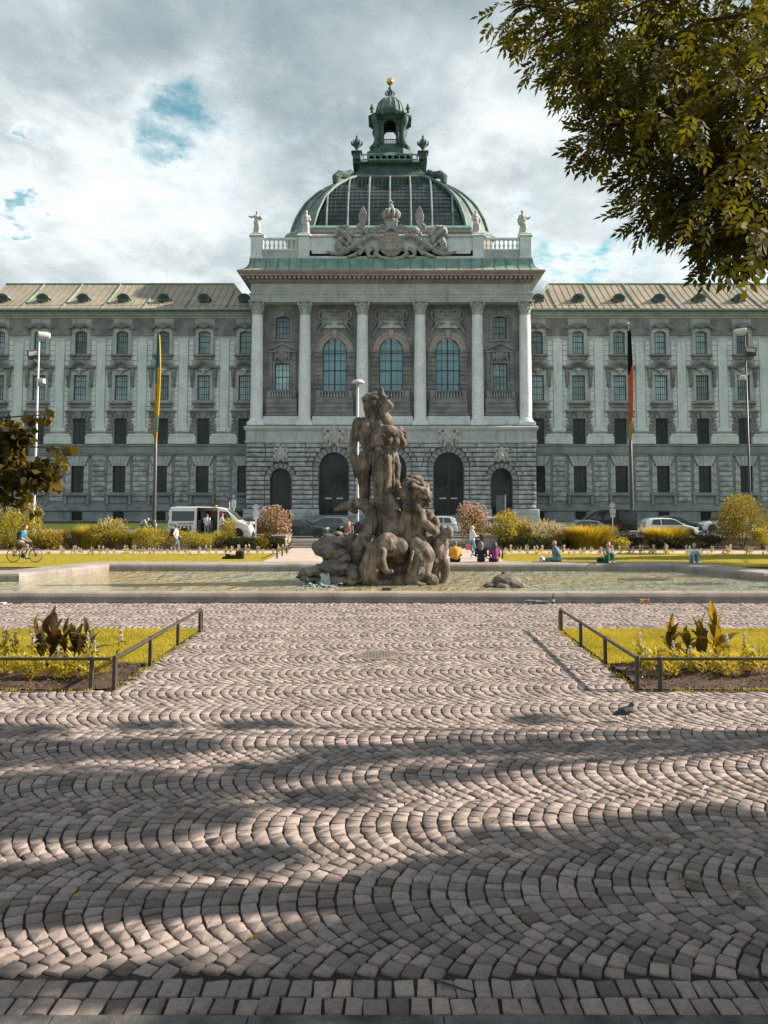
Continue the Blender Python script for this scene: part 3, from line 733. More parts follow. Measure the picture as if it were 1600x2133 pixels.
# baluster shared by all railings
BALU = MB().lathe([(.09, 0), (.09, .08), (.05, .1), (.11, .3), (.12, .42), (.06, .62), (.05, .78), (.08, .86), (.09, .9), (.09, 1.0)], seg=8).mesh('baluster', MID, True)
def balustrade(x0, x1, zb, zt, y, n, m, ends=0.0, name='balustrade', bm=None):
    mb = MB(); h = zt - zb; mb.cbox(x0, x1, y - .2, y + .2, zt - .16 * h, zt, .03); mb.cbox(x0, x1, y - .18, y + .18, zb, zb + .14 * h, .03)
    if ends:
        for a, b in ((x0, x0 + ends), (x1 - ends, x1)): mb.cbox(a, b, y - .23, y + .22, zb - .02, zt + .02, .05)
    o = part(mb, name, m); a, b = x0 + ends, x1 - ends
    for i in range(n):
        q = link('baluster', bm or BALU, o, (a + (b - a) * (i + .5) / n, y, zb + .13 * h)); q.scale = (h * .85, h * .85, h * .72)
    return o
def half_mat(col): pass
# great arched windows
hall = None
for x in WX:
    fr = MB(); y = YW + .3
    rows = [730, 751, 771.5, 800]; cols = [-hw, -hw / 2, 0, hw / 2, hw]
    window_grid(fr, hw, zz(813.5), zz(705), y, 4, [], .09, .09, hw, .12)
    for r in rows: fr.box(-hw, hw, y + .015, y + .115, zz(r) - (.075 if r == 771.5 else .045), zz(r) + (.075 if r == 771.5 else .045))
    if hall is None: hall = fr.mesh('window', FRAME); panes = []
    w = link('window', hall, court, (x, 0, 0))
    if not panes:
        R_ = [813.5] + rows[::-1] + [705]
        for c0, c1 in zip(cols, cols[1:]):
            for r0, r1 in zip(R_, R_[1:]):
                a, b = c0 + .05, c1 - .05; p = MB()
                if r1 != 705: P = [(a, zz(r0) + .04), (b, zz(r0) + .04), (b, zz(r1) - .04), (a, zz(r1) - .04)]
                else:
                    zs = zz(730); P = [(a, zs + .04), (b, zs + .04)] + [(b + (a - b) * t / 6, zs + max(.06, math.sqrt(max(0, hw * hw - (b + (a - b) * t / 6) ** 2)) - .06)) for t in range(7)]
                p.prism(P, y + .05, y + .07); panes.append(p.mesh('pane', PANEB))
        ar = MB(); arch_ring(ar, 0, zz(730), hw + .01, 37.5 * u, YW - .16, YW + .001, 22); arch_ring(ar, 0, zz(730), 34 * u, 38.5 * u, YW - .24, YW - .16, 22)
        ar = ar.mesh('archivolt', PINK)
        ims = []
        for s in (-1, 1): im = MB(); im.cbox(*sorted((s * (hw + .02), s * 44 * u)), YW - .26, YW + .001, zz(735), zz(729.5), .06); im.cbox(*sorted((s * (hw + .04), s * 43 * u)), YW - .18, YW + .001, zz(744), zz(735), .04); ims.append(im.mesh('impost', BROWN))
        ks = MB().prism([(-3.2 * u, zz(706)), (3.2 * u, zz(706)), (5.6 * u, zz(688)), (-5.6 * u, zz(688))], YW - .4, YW - .15).mesh('keystone', PINK)
    for p in panes: link('pane', p, w)
    link('archivolt', ar, w); link('impost', ims[0], w); link('impost', ims[1], w); link('keystone', ks, w)
    for i in range(7):
        a, b = 745 + i * 9.6, 745 + (i + 1) * 9.6
        for s in (-1, 1): block(s * (hw + .03), s * 43 * u, zz(b - .4), zz(a + .4), YW - .002, .16, w, 'jamb_stone', BLKD)
# carved tablets above the arches
def relief_mesh():
    P = [('b', (0, -.05, .95), (1.75, .14, .62), None, .06)]
    for q in (-1, 1):
        P += chain([(q * 1.1, -.1, 1.75), (q * 1.7, -.18, 1.85), (q * 2.15, -.18, 1.5), (q * 2.1, -.15, .9), (q * 1.8, -.15, .5)], [.14, .2, .2, .15, .1])
        P += [('e', (q * 1.35, -.28, .12), (.32, .25, .4)), ('e', (q * 1.25, -.35, .72), (.2, .2, .24)), ('c', (q * 1.45, -.3, -.1), (q * 2.0, -.2, -.75), .26, .14), ('c', (q * 1.4, -.35, .3), (q * 1.9, -.3, .15), .12, .09),
              ('c', (q * 2.0, -.2, .2), (q * 2.25, -.15, -.5), .14, .1), ('c', (q * 2.0, -.15, -.8), (q * 2.35, -.12, -1.5), .2, .1), ('e', (q * .7, -.25, .1), (.4, .18, .16))]
        P += chain([(0, -.2, 1.9), (q * .6, -.2, 1.75), (q * 1.1, -.2, 1.9)], [.12, .16, .1])
    P += [('e', (0, -.25, 1.72), (.3, .25, .4)), ('e', (0, -.3, 1.25), (.5, .15, .16))]
    return solid('carved_tablet', P, .075, BROWN, .05, .028, 9)
rl = relief_mesh()
for x in WX: link('carved_tablet', rl, court, (x, YW - .06, zz(676)))
tb = MB().cbox(-1.5, 1.5, YW - .26, YW - .18, zz(684.5), zz(669), .03).mesh('inscription_panel', MID)
for x in WX: link('inscription_panel', tb, court, (x, 0, 0))
# outer bays
proto = []
for x in WS:
    w = MB(); window_grid(w, hso, zz(706), zz(659), YW + .25, 4, (.25, -.52, .78), .05, .1, .25); w = part(w, 'window', FRAME, loc=(x, 0, 0))
    g = MB(); g.box(-hso, hso, YW + .31, YW + .33, zz(706), zz(659)); g.build('pane', PANE, w)
    s_ = MB(); h = hso
    for q in (-1, 1): s_.cbox(*sorted((q * h, q * (h + .42))), YW - .14, YW + .002, zz(708), zz(662), .04); s_.cbox(*sorted((q * (h + .42), q * (h + .6))), YW - .09, YW + .002, zz(706), zz(670), .03)
    P, Q = arch_pts(0, h + .45, zz(662), .4), arch_pts(0, h, zz(663), .25)
    for a, b, c, e in zip(P, P[1:], Q[1:], Q): s_.prism([a, b, c, e], YW - .16, YW + .002)
    s_.cbox(-.3, .3, YW - .32, YW - .1, zz(660), zz(650), .05); s_.cbox(-h - .6, h + .6, YW - .22, YW + .002, zz(712), zz(707.5), .04); s_.build('surround', BROWN, w)
    w = MB(); window_grid(w, hsi, zz(813), zz(757), YW + .25, 4, (.25, -.5, .76), .05, .1); w = part(w, 'window', FRAME, loc=(x, 0, 0))
    g = MB(); g.box(-hsi, hsi, YW + .31, YW + .33, zz(813), zz(757)); g.build('pane', PANE, w)
    s_ = MB(); h = hsi
    for q in (-1, 1): s_.cbox(*sorted((q * h, q * (h + .3))), YW - .12, YW + .002, zz(813), zz(753), .03); s_.cbox(*sorted((q * (h + .32), q * (h + .85))), YW - .2, YW + .002, zz(813), zz(735), .05)
    s_.cbox(-h - .3, h + .3, YW - .14, YW + .002, zz(757), zz(751), .04); s_.cbox(-h - 1.0, h + 1.0, YW - .34, YW + .002, zz(735), zz(731), .06)
    for q in (-1, 1): s_.prism([(q * (h + 1.0), zz(731)), (q * (h + 1.0), zz(728.5)), (0, zz(713)), (0, zz(718))][::q], YW - .36, YW + .002)
    s_.prism([(-h - .7, zz(731)), (h + .7, zz(731)), (0, zz(717))], YW - .1, YW + .002); s_.build('surround', BROWN, w)
    for q in (-1, 1):
        for i in range(8): block(q * (h + .33), q * (h + .84), zz(744 + i * 8.6 - .4), zz(735 + i * 8.6 + .4), YW - .2, .1, w, 'jamb_stone', BLKD)
    if not proto: proto.append(solid('cartouche', [('e', (0, 0, 0), (.7, .25, .75)), ('e', (0, -.18, 0), (.45, .2, .5)), ('c', (-.8, 0, .3), (-.9, -.1, -.4), .2, .14), ('c', (.8, 0, .3), (.9, -.1, -.4), .2, .14), ('c', (-.5, -.1, .7), (.5, -.1, .7), .16, .16), ('c', (-.3, -.25, -.3), (.3, -.25, .3), .09, .09), ('c', (.3, -.25, -.3), (-.3, -.25, .3), .09, .09)], .08, BROWN, .05, .02, 9))
    link('cartouche', proto[0], court, (x, YW - .2, zz(743)))
    balustrade(x - 30 * u, x + 30 * u, zz(830), zz(814.5), YW - .55, 8, BROWN, .5)
for x in WX: balustrade(x - 38 * u, x + 38 * u, zz(831), zz(814.5), YW - .55, 9, BROWN, .62)
for x, h in [(x, 40) for x in WX] + [(x, 32) for x in WS]:
    mb = MB(); mb2 = MB()
    for i, (a, b) in enumerate(((831, 841), (841.6, 851), (851.6, 861))): mb.cbox(x - h * u, x + h * u, YW - .72, YW - .005, zz(b), zz(a), .05)
    mb.cbox(x - (h + 2) * u, x + (h + 2) * u, YW - .8, YW - .006, zz(868), zz(861.6), .09)
    mb2.cbox(x - (h + 5) * u, x + (h + 5) * u, YW - .95, YW - .007, zz(886.5), zz(868.5), .05)
    part(mb, 'parapet_panel', BROWN); part(mb2, 'parapet_base', LIGHT)

# columns
CX = [279.5, 180.0, 60.2]
zc = lambda p: Zp(p, YC)
rb, rt = 12.8 * YC / F_PX, 11.2 * YC / F_PX
za, zb_, zt_ = zc(887), zc(873), zc(657)
pr = [(rb, zb_)] + [(rb - (rb - rt) * t ** 1.7, zb_ + (zt_ - zb_) * t) for t in np.linspace(0.05, 1, 10)]
drums = MB(); drums.lathe(pr, (0, YC, 0), 28)
for i in range(1, 8):
    t = i / 8; z = zb_ + (zt_ - zb_) * t; r = rb - (rb - rt) * t ** 1.7; drums.lathe([(r - .01, z - .05), (r + .012, z - .012), (r + .012, z + .012), (r - .01, z + .05)], (0, YC, 0), 28)
colm = drums.mesh('column', COLUMN, True)
bs = MB().lathe([(rb * 1.28, za + .42), (rb * 1.33, za + .5), (rb * 1.33, za + .6), (rb * 1.2, za + .68), (rb * 1.1, za + .74), (rb * 1.18, za + .82), (rb * 1.1, za + .9), (rb, za + .95)], (0, YC, 0), 28)
bs.cbox(-rb * 1.36, rb * 1.36, YC - rb * 1.36, YC + rb * 1.3, za, za + .43, .03); basem = bs.mesh('base', COLUMN)
cp = MB(); zt2 = zc(629); H = zt2 - zt_
cp.lathe([(rt * 1.06, zt_), (rt * 1.1, zt_ + .06), (rt, zt_ + .1), (rt * 1.02, zt_ + H * .5), (rt * 1.3, zt_ + H * .86)], (0, YC, 0), 20)
for ring, (zo, hh, n, ro, off) in enumerate(((.08, .42, 8, 1.0, 0), (.3, .42, 8, 1.06, .5))):
    for i in range(n):
        a = 2 * math.pi * (i + off) / n; ca, sa = math.cos(a), math.sin(a); z = zt_ + zo * H; pts = [(rt * ro + dr, z + dz * H) for dr, dz in ((.02, 0), (.1, hh * .5), (.16, hh * .85), (.32, hh), (.34, hh * .85))]
        V = []
        for r, zq in pts:
            for s in (-1, 1): V.append((r * ca - s * sa * .21, YC + r * sa + s * ca * .21, zq))
        cp.add(V, [(2 * k, 2 * k + 1, 2 * k + 3, 2 * k + 2) for k in range(4)])
for a in (45, 135, 225, 315):
    ca, sa = math.cos(R(a)), math.sin(R(a)); cp.tube([(r * ca, YC + r * sa, zt_ + H * z) for r, z in ((rt * 1.1, .5), (rt * 1.35, .78), (rt * 1.72, .84), (rt * 1.8, .7), (rt * 1.62, .64))], [.12, .13, .15, .13, .09], 6)
cp.cbox(-rt * 1.55, rt * 1.55, YC - rt * 1.55, YC + rt * 1.4, zt_ + H * .88, zt2 - .004, .06); capm = cp.mesh('capital', MID)
for d in CX:
    for s in (-1, 1):
        o = link('column', colm, court, (s * ug(d, 770, YC), 0, 0)); link('base', basem, o); link('capital', capm, o)

# ------------------------------------------------------------------ entablature, cornice, skirt roof
XF = abs(ug(-292, 600, YE)); ze = lambda p: Zp(p, YE)
mb = MB(); mb.sweep([(-1.7, ze(629)), (0, ze(629)), (0, ze(624.5)), (.06, ze(624.3)), (.06, ze(619.5)), (.12, ze(619.3)), (.12, ze(615.5)), (.24, ze(613.5)), (.24, ze(611.5)), (.02, ze(611)), (.02, ze(591.5))], around(XF, YE)); part(mb, 'architrave', MID)
mb = MB(); zq = lambda p, o=.8: Zp(p, YE - o)
mb.sweep([(.02, ze(591.5)), (.12, ze(590)), (.12, ze(588.5)), (.3, zq(586.5, .3)), (.34, zq(583.8, .3)), (.34, zq(576.5, .3)), (1.25, zq(573.5, 1.2)), (1.25, zq(569.5, 1.2)), (1.45, zq(567.5, 1.4)), (1.62, zq(563.5, 1.6)), (1.6, zq(562.2, 1.6)), (0, zq(561, 0) + .35)], around(XF, YE)); part(mb, 'cornice', PINK)
mb = MB(); x = -XF - .1
while x < XF + .1: mb.box(x, x + .14, YE - .26, YE - .1, ze(589.6), ze(586.6)); x += .29
part(mb, 'dentil_band', BROWN, kind='stuff')
mb = MB(); n_ = 62
for i in range(n_ + 1):
    x = -XF - .2 + (2 * XF + .4) * i / n_; mb.prism([(x - .17, zq(582.6, .4)), (x + .17, zq(582.6, .4)), (x + .21, zq(576.4, .4)), (x - .21, zq(576.4, .4))], YE - 1.1, YE - .3)
part(mb, 'modillion_band', PINK, kind='stuff')
YA = 104.7; zt541 = Zp(541, YA)
z0 = Zp(562, YE - 1.55) + .02
mb = MB(); prof = [(1.58 - 1.38 * (1 - (1 - t) ** 2.2), z0 + (zt541 - z0) * t ** 1.35) for t in np.linspace(0, 1, 7)]
mb.sweep(prof, around(XF, YE)); o = part(mb, 'skirt_roof', COPPER)
mb = MB(); x = -XF - 1.2
while x < XF + 1.2:
    mb.tube([(max(-XF + .1, min(XF - .1, x)) + (x - max(-XF, min(XF, x))) * (p[0] / 1.58), YE - p[0] - .02, p[1] + .02) for p in prof], .035, 4, cap=False); x += 1.55 + rnd.uniform(-.1, .1)
mb.build('seam', COPPERD, o, kind='stuff')

# ------------------------------------------------------------------ attic
za_ = lambda p: Zp(p, YA); ua = YA / F_PX
XA = abs(ug(-292, 515, YA))
mb = MB(); mb.sweep([(-.6, za_(541)), (.1, za_(541)), (.1, za_(536)), (0, za_(535)), (0, za_(523)), (.06, za_(522)), (-.6, za_(522))], around(XA - .1, YA)); part(mb, 'attic_base', MID)
PED = [(268, 292), (170, 193)]
for a, b in PED:
    for s in (-1, 1):
        mb = MB(); x0, x1 = sorted((s * ug(a, 515, YA), s * ug(b, 515, YA)))
        mb.cbox(x0, x1, YA - .32, YA + 1.1, za_(541), za_(494), .05); mb.cbox(x0 - .18, x1 + .18, YA - .5, YA + 1.3, za_(494), za_(489.5), .12); mb.cbox(x0 - .05, x1 + .05, YA - .38, YA + 1.15, za_(489.5), za_(487), .04); mb.cbox(x0 - .1, x1 + .1, YA - .42, YA + 1.2, za_(541), za_(535), .06)
        part(mb, 'pedestal', LIGHT)
BALW = BALU.copy(); BALW.materials[0] = LIGHT
for s in (-1, 1):
    x0, x1 = sorted((s * ug(194, 515, YA), s * ug(267.5, 515, YA))); balustrade(x0, x1, za_(522) + .01, za_(494.5), YA + .25, 8, LIGHT, 0, bm=BALW)
    xs = s * (XA - .45)
    mb = MB(); mb.cbox(min(xs - .2, xs + .2), max(xs - .2, xs + .2), YA + 1.5, BACK, za_(522), za_(494.5), .03); part(mb, 'side_parapet', LIGHT)
xc_ = ug(170, 515, YA)
mb = MB(); mb.box(-xc_, xc_, YA, YA + .9, za_(541), za_(494)); mb.cbox(-xc_, xc_, YA - .3, YA + 1.1, za_(494), za_(489.5), .1); mb.cbox(-xc_, xc_, YA - .18, YA + .2, za_(541), za_(534), .05)
for s in (-1, 1):
    mb.cbox(*sorted((s * (xc_ - .3), s * 6.4)), YA - .09, YA - .001, za_(529), za_(500), .03)
part(mb, 'attic_panel', LIGHT)
mb = MB(); mb.box(-XA + .3, XA - .3, YA + .9, 150, za_(541), za_(524)); part(mb, 'terrace_roof', COPPERD)
# coat of arms
arms = []
def A(px, py): return ((px - 815) * ua, (515 - py) * ua)
P = []
for cx, cz, rx, rz in ((815, 508, 21, 27), (815, 512, 26, 26)):
    x, z = A(cx, cz); P.append(('e', (x, -.35, z), (rx * ua, .42, rz * ua)))
for q in (-1, 1):
    B = lambda dx, py: A(815 + q * dx, py)
    def ch(pts, rad, y=-.35):
        global P
        P += chain([(B(*p)[0], y, B(*p)[1]) for p in pts], [r * ua * .78 for r in rad])
    ch([(8, 480), (20, 472), (34, 478), (34, 490), (26, 498)], [5, 6, 6, 5, 4], -.5)        # shield scrolls
    ch([(26, 520), (34, 532), (22, 540), (8, 545)], [5, 6, 6, 4], -.45)
    ch([(62, 505), (52, 497), (42, 493), (30, 496)], [9, 8, 5, 3.5], -.65)                   # lion supporter
    ch([(62, 505), (74, 513), (88, 520)], [10, 9, 6], -.55)
    ch([(70, 512), (60, 525), (66, 533)], [7, 5, 4], -.6)
    P.append(('e', (B(52, 484)[0], -.72, B(52, 484)[1]), (9 * ua, .5, 9 * ua)))
    ch([(62, 478), (68, 470), (72, 478)], [5, 6, 4], -.5)
    ch([(88, 500), (98, 488), (112, 480), (118, 492)], [8, 10, 9, 6], -.3)                   # flags and trophies
    ch([(84, 490), (96, 474), (110, 474)], [7, 7, 5], -.4)
    ch([(108, 500), (114, 515), (102, 525)], [9, 9, 7], -.3)
    ch([(92, 524), (108, 530), (126, 530), (138, 525)], [8, 7, 5, 2], -.25)
    ch([(40, 520), (50, 528), (48, 537), (36, 538)], [6, 6, 5, 4], -.4)
    ch([(58, 522), (78, 534), (92, 538)], [6, 6, 4], -.35)
    for i in range(6): P.append(('e', (B(88 + i * 5, 505 + (i % 3) * 8)[0], -.45, B(88 + i * 5, 505 + (i % 3) * 8)[1]), (4.5 * ua, .3, 7 * ua), (0, q * (.6 + i * .2), 0)))
co = link('coat_of_arms', solid('coat_of_arms', P, .075, CREST, .03, .05, 8.5, ridged=True), court, (0, YA - .05, Zp(515, YA)))
P = [('e', (0, -.75, A(0, 508)[1]), (17 * ua, .12, 22 * ua))]
for i in range(4):
    for j in range(5): P.append(('e', ((i - 1.5) * 7 * ua, -.86, A(0, 493 + j * 7.5)[1]), (3 * ua, .09, 3.2 * ua)))
link('shield', solid('shield', P, .085, PINK, .02, .02, 12), co)
cr = MB(); zb1 = A(0, 456)[1]; cr.lathe([(12 * ua, zb1 - 1.5), (13 * ua, zb1 - .5), (12 * ua, zb1 - .3), (12.5 * ua, zb1)], (0, -.2, 0), 16)
for i in range(10):
    a = 2 * math.pi * i / 10; ca, sa = math.cos(a), math.sin(a)
    cr.tube([(r * ua * ca, -.2 + r * ua * sa, zb1 + z * ua) for r, z in ((12, 0), (16, 6), (17, 12), (13, 18), (5, 21), (1, 20))], [.12, .2, .24, .2, .14, .1], 6)
    cr.lathe([(0, 0), (.15, .1), (.17, .25), (0, .4)], (12.8 * ua * ca, -.2 + 12.8 * ua * sa, zb1 - .45), 6)
cr.lathe([(0, 0), (14 * ua, 0), (15 * ua, 9 * ua), (11 * ua, 15 * ua), (0, 17 * ua)], (0, -.2, zb1), 14, 1)
cr.lathe([(.1, 0), (.3, .2), (.34, .5), (.2, .8), (0, .85)], (0, -.2, zb1 + 20 * ua), 10); cr.box(-.07, .07, -.27, -.13, zb1 + 33 * ua, zb1 + 42 * ua); cr.box(-.25, .25, -.27, -.13, zb1 + 36 * ua, zb1 + 38.5 * ua)
cr.build('crown', [CREST, plain('crown_cap_stone', (0.36, 0.2, 0.17), 0.9)], co, True)
pl = []
for i in range(16):
    z = i / 15; w = math.sin(math.pi * min(1, z * .8 + .15)) * 8 * ua
    for s in (-1, 1): pl.append(('c', (0, 0, z * 36 * ua), (s * w, -.12 * (1 + i % 2), z * 36 * ua + 6 * ua), .17, .1))
pl += chain([(0, .05, -12 * ua), (0, .05, 38 * ua)], [.3, .16])
plm = solid('plume', pl, .07, CREST, .025)
for s in (-1, 1): link('plume', plm, co, (s * 60 * ua, -.35, A(0, 474)[1]))

# ------------------------------------------------------------------ dome
DX, DYC = -.2, 128.6
def kprof(t):                                   # half-size factor by height fraction
    return float(np.interp(t, [0, .12, .24, .36, .48, .59, .70, .79, .88, .95, 1.0], [1.0, .98, .952, .912, .865, .803, .734, .657, .575, .50, .43]))
DB, DC = 10.9, 3.6; HS = DB + DC; YD0 = DYC - HS
zD0, zD1 = Zp(474, YD0), Zp(368, DYC - HS * .43)
def dpt(q, t, x, out=0.0):
    """point on face q (0 front) of the dome at height t and lateral x; out lifts it off the surface"""
    k = kprof(t); y = -HS * k - out; z = zD0 + (zD1 - zD0) * t + out * .5; a = q * math.pi / 2; c, s = math.cos(a), math.sin(a)
    return (DX + x * c - y * s, DYC + x * s + y * c, z)
TS = np.linspace(0, 1, 19)
cs = MB(); V = []; F = []; Mi = []
for t in TS:
    for q in range(4): V += [dpt(q, t, -DB * kprof(t)), dpt(q, t, DB * kprof(t))]
for i in range(len(TS) - 1):
    for j in range(8): F.append((i * 8 + j, i * 8 + (j + 1) % 8, (i + 1) * 8 + (j + 1) % 8, (i + 1) * 8 + j)); Mi.append(j % 2)
me = np_mesh('dome', V, F, [DOMEG, DOMEC], mi=Mi)
dome = link('dome', me, court)
def tmax(x):
    if abs(x) <= DB * kprof(1.0): return 1.0
    lo, hi = 0, 1
    for _ in range(20):
        m_ = (lo + hi) / 2
        if DB * kprof(m_) > abs(x): lo = m_
        else: hi = m_
    return lo
for q in range(4):
    for i in range(-3, 4):
        x = i * 3.02; tm = tmax(x); mb = MB(); mb.tube([dpt(q, t, x, .08) for t in np.linspace(0, tm, 12)], .17, 5); mb.build('rib', DOMEC, dome)
    mn = MB()
    for i in range(-18, 19):
        if i % 5 == 0: pass
        x = i * .604
        if i % 5 and abs(x) < DB - .2: mn.tube([dpt(q, t, x, .04) for t in np.linspace(0, tmax(x), 9)], .035, 3, cap=False)
    for t in np.linspace(.04, .97, 15):
        b = DB * kprof(t); mn.tube([dpt(q, t, -b, .04), dpt(q, t, b, .04)], .04, 3, cap=False)
    mn.build('glazing_bars', COPPERD, dome)
    for s in (-1, 1):                             # raised edges of the corner ribs
        mb = MB(); mb.tube([dpt(q, t, s * DB * kprof(t), .1) for t in TS], .26, 6); mb.build('corner_edge', DOMEC, dome)
    mb = MB(); pts = []
    for t in TS:
        a = Vector(dpt(q, t, DB * kprof(t), .12)); b = Vector(dpt((q + 1) % 4, t, -DB * kprof(t), .12)); pts.append((a + b) / 2)
    mb.tube(pts, .2, 6); mb.build('corner_edge', DOMEC, dome)
    # scroll at the shoulder
    k = kprof(.86) * (DB + DC / 2); a = q * math.pi / 2 + math.pi / 4; mb = MB()
    r0 = (HS * kprof(.86)) * 1.17; e = Vector((math.sin(a), -math.cos(a), 0)); z = zD0 + (zD1 - zD0) * .86
    mb.tube([Vector((DX, DYC, z)) + e * (r0 + o) + Vector((0, 0, h)) for o, h in ((1.5, -.3), (1.5, .6), (.7, 1.3), (-.5, 1.5), (-1.6, 2.2), (-2.2, 1.9))], [.45, .62, .66, .6, .55, .35], 8); mb.build('scroll', COPPERD, dome)
def sq(h, y=0): return [(DX - h, DYC - h), (DX + h, DYC - h), (DX + h, DYC + h), (DX - h, DYC + h)]
def octo(h, c): return [(DX - h + c, DYC - h), (DX + h - c, DYC - h), (DX + h, DYC - h + c), (DX + h, DYC + h - c), (DX + h - c, DYC + h), (DX - h + c, DYC + h), (DX - h, DYC + h - c), (DX - h, DYC - h + c)]
mb = MB(); mb.sweep([(0, za_(530)), (0, zD0 - 1.1), (.25, zD0 - .9), (.25, zD0 - .5), (.05, zD0 - .45)], octo(HS + .6, DC), True); part(mb, 'dome_base', PINK)
mb = MB(); mb.sweep([(.3, zD0 - .5), (.3, zD0 - .3), (-.1, zD0 + .15), (-.7, zD0 + .2)], octo(HS + .6, DC), True); part(mb, 'dome_base_flashing', COPPER)
# drum and platform
hd = 67 * (DYC - 6) / F_PX; YDR = DYC - hd
zr = lambda p, o=0: Zp(p, YDR - o)
k1 = HS * kprof(1.0)
mb = MB(); mb.sweep([(k1 - hd, zD1 - .05), (k1 - hd - .4, zD1 + .35), (.25, zr(358)), (0, zr(352)), (0, zr(344)), (.3, zr(341)), (.9, zr(338.5, .9)), (.95, zr(336, .9)), (-1, zr(335.5))], sq(hd), True); dr = part(mb, 'drum', COPPERD)
mb = MB()
for i in range(-10, 11): mb.tube([(DX + i * .44 * 1.05, YDR - .28, zr(358)), (DX + i * .44, YDR - .03, zr(352)), (DX + i * .44, YDR - .03, zr(344))], .045, 4)
mb.build('seam', COPPER, dr, kind='stuff')
mb = MB(); mb.sweep([(k1 - hd + .25, zD1 - .35), (k1 - hd + .35, zD1), (k1 - hd - .3, zD1 + .3)], sq(hd), True); mb.build('ridge_flashing', PINK, dr)
for sx in (-1, 1):
    for sy in (-1, 1):
        mb = MB(); cx, cy = DX + sx * 5.15, DYC + sy * 5.15; zb2 = zr(336)
        mb.cbox(cx - .62, cx + .62, cy - .62, cy + .62, zb2, zr(322), .05); mb.cbox(cx - .85, cx + .85, cy - .85, cy + .85, zr(322), zr(319), .1); pd = part(mb, 'corner_pedestal', COPPERD)
        zu = zr(319); hu = zr(283) - zu
        mb = MB(); mb.lathe([(r, z * hu) for r, z in ((.5, 0), (.5, .05), (.2, .1), (.2, .16), (.62, .38), (.7, .5), (.5, .56), (.55, .6), (.3, .66), (.34, .74), (.14, .8), (.2, .9), (.06, 1), (0, 1))], (cx, cy, zu), 12)
        for i in range(6):
            a = math.pi * i / 3; mb.tube([(cx + math.cos(a) * r, cy + math.sin(a) * r, zu + hu * z) for r, z in ((.5, .35), (.8, .45), (.85, .58), (.6, .62))], [.1, .14, .12, .06], 5)
        mb.build('urn', COPPERD, pd, True)
mb = MB()
for q in range(4):
    a = q * math.pi / 2; c, s = math.cos(a), math.sin(a)
    def W(x, y, z): return (DX + x * c - y * s, DYC + x * s + y * c, z)
    for i in range(-4, 5):
        x = i * .95; zc0 = zr(329)
        mb.tube([W(x + .42 * math.cos(t), -5.1, zc0 + .38 * math.sin(t)) for t in np.linspace(0, 2 * math.pi * .9, 10)], [.08] * 10, 5)
        mb.tube([W(x + .4, -5.1, zc0), W(x + .55, -5.1, zc0 + .4), W(x + .48, -5.1, zc0 - .4)], [.09, .1, .06], 5)
    mb.tube([W(-4.5, -5.1, zr(323.5)), W(-1.5, -5.1, zr(322)), W(0, -5.1, zr(319.5)), W(1.5, -5.1, zr(322)), W(4.5, -5.1, zr(323.5))], .09, 5); mb.tube([W(-4.5, -5.1, zr(335)), W(4.5, -5.1, zr(335))], .1, 5)
part(mb, 'cresting', COPPER)
# lantern
hl = 2.15; YL = DYC - hl; zl = lambda p: Zp(p, DYC - .7); ul = YL / F_PX
mb = MB(); mb.sweep([(1.5, zl(335)), (1.5, zl(324)), (1.1, zl(322)), (.75, zl(320)), (.1, zl(312)), (0, zl(308))], octo(hl, .7), True); lan = part(mb, 'lantern', COPPERD)
for q in range(4):
    a = q * math.pi / 2; c, s = math.cos(a), math.sin(a); fm = MB(); ho = 13 * ul
    facade(fm, -hl + .3, hl - .3, zl(311), zl(256), -hl, [(0, ho, zl(309), zl(252.5) - .35, ho)], .45)
    arch_ring(fm, 0, zl(252.5) - .35 - ho, ho + .02, ho + .35, -hl - .16, -hl + .001, 14)
    for s2 in (-1, 1): fm.lathe([(.24, zl(308)), (.2, zl(306)), (.17, zl(270)), (.26, zl(267))], (s2 * (ho + .35), -hl - .2, 0), 8)
    fm.box(-ho, ho, -hl - .05, -hl + .1, zl(298) - .12, zl(298)); fm.box(-ho, ho, -hl - .05, -hl + .1, zl(308), zl(307))
    for i in range(6): fm.lathe([(.06, zl(307)), (.1, zl(304)), (.05, zl(300)), (.06, zl(298) - .1)], (-ho + (i + .5) * 2 * ho / 6, -hl, 0), 6)
    fm.v = [(DX + x * c - y * s, DYC + x * s + y * c, z) for x, y, z in fm.v]; fm.build('arcade', COPPERD, lan)
    e = Vector((math.sin(a + math.pi / 4), -math.cos(a + math.pi / 4), 0)); bt = MB()
    bt.tube([Vector((DX, DYC, zl(p))) + e * r for p, r in ((322, 3.85), (312, 3.3), (300, 2.95), (285, 2.75), (272, 2.9), (264, 3.25), (257, 3.5), (251, 3.3))], [.62, .5, .42, .42, .46, .55, .5, .4], 8); bt.build('scroll_buttress', COPPERD, lan, True)
    ur = MB(); p = Vector((DX, DYC, zl(247))) + e * 4.05; ur.lathe([(.3, 0), (.15, .15), (.36, .5), (.38, .7), (.15, .9), (.22, 1.1), (0, 1.5)], p, 8); ur.build('urn', COPPERD, lan, True)
mb = MB(); mb.sweep([(-.2, zl(258)), (.15, zl(257)), (.3, zl(254)), (1.0, zl(251)), (1.1, zl(247.5)), (.3, zl(246)), (-.4, zl(243))], octo(hl + .25, 1.1), True)
for q in range(4):
    a = q * math.pi / 2; c, s = math.cos(a), math.sin(a); t = MB(); arch_ring(t, 0, zl(262), 1.15, 1.75, -hl - 1.3, -hl + .3, 14, .5, math.pi - .5)
    mb.add([(DX + x * c - y * s, DYC + x * s + y * c, z) for x, y, z in t.v], t.f)
mb.build('lantern_cornice', COPPERD, lan)
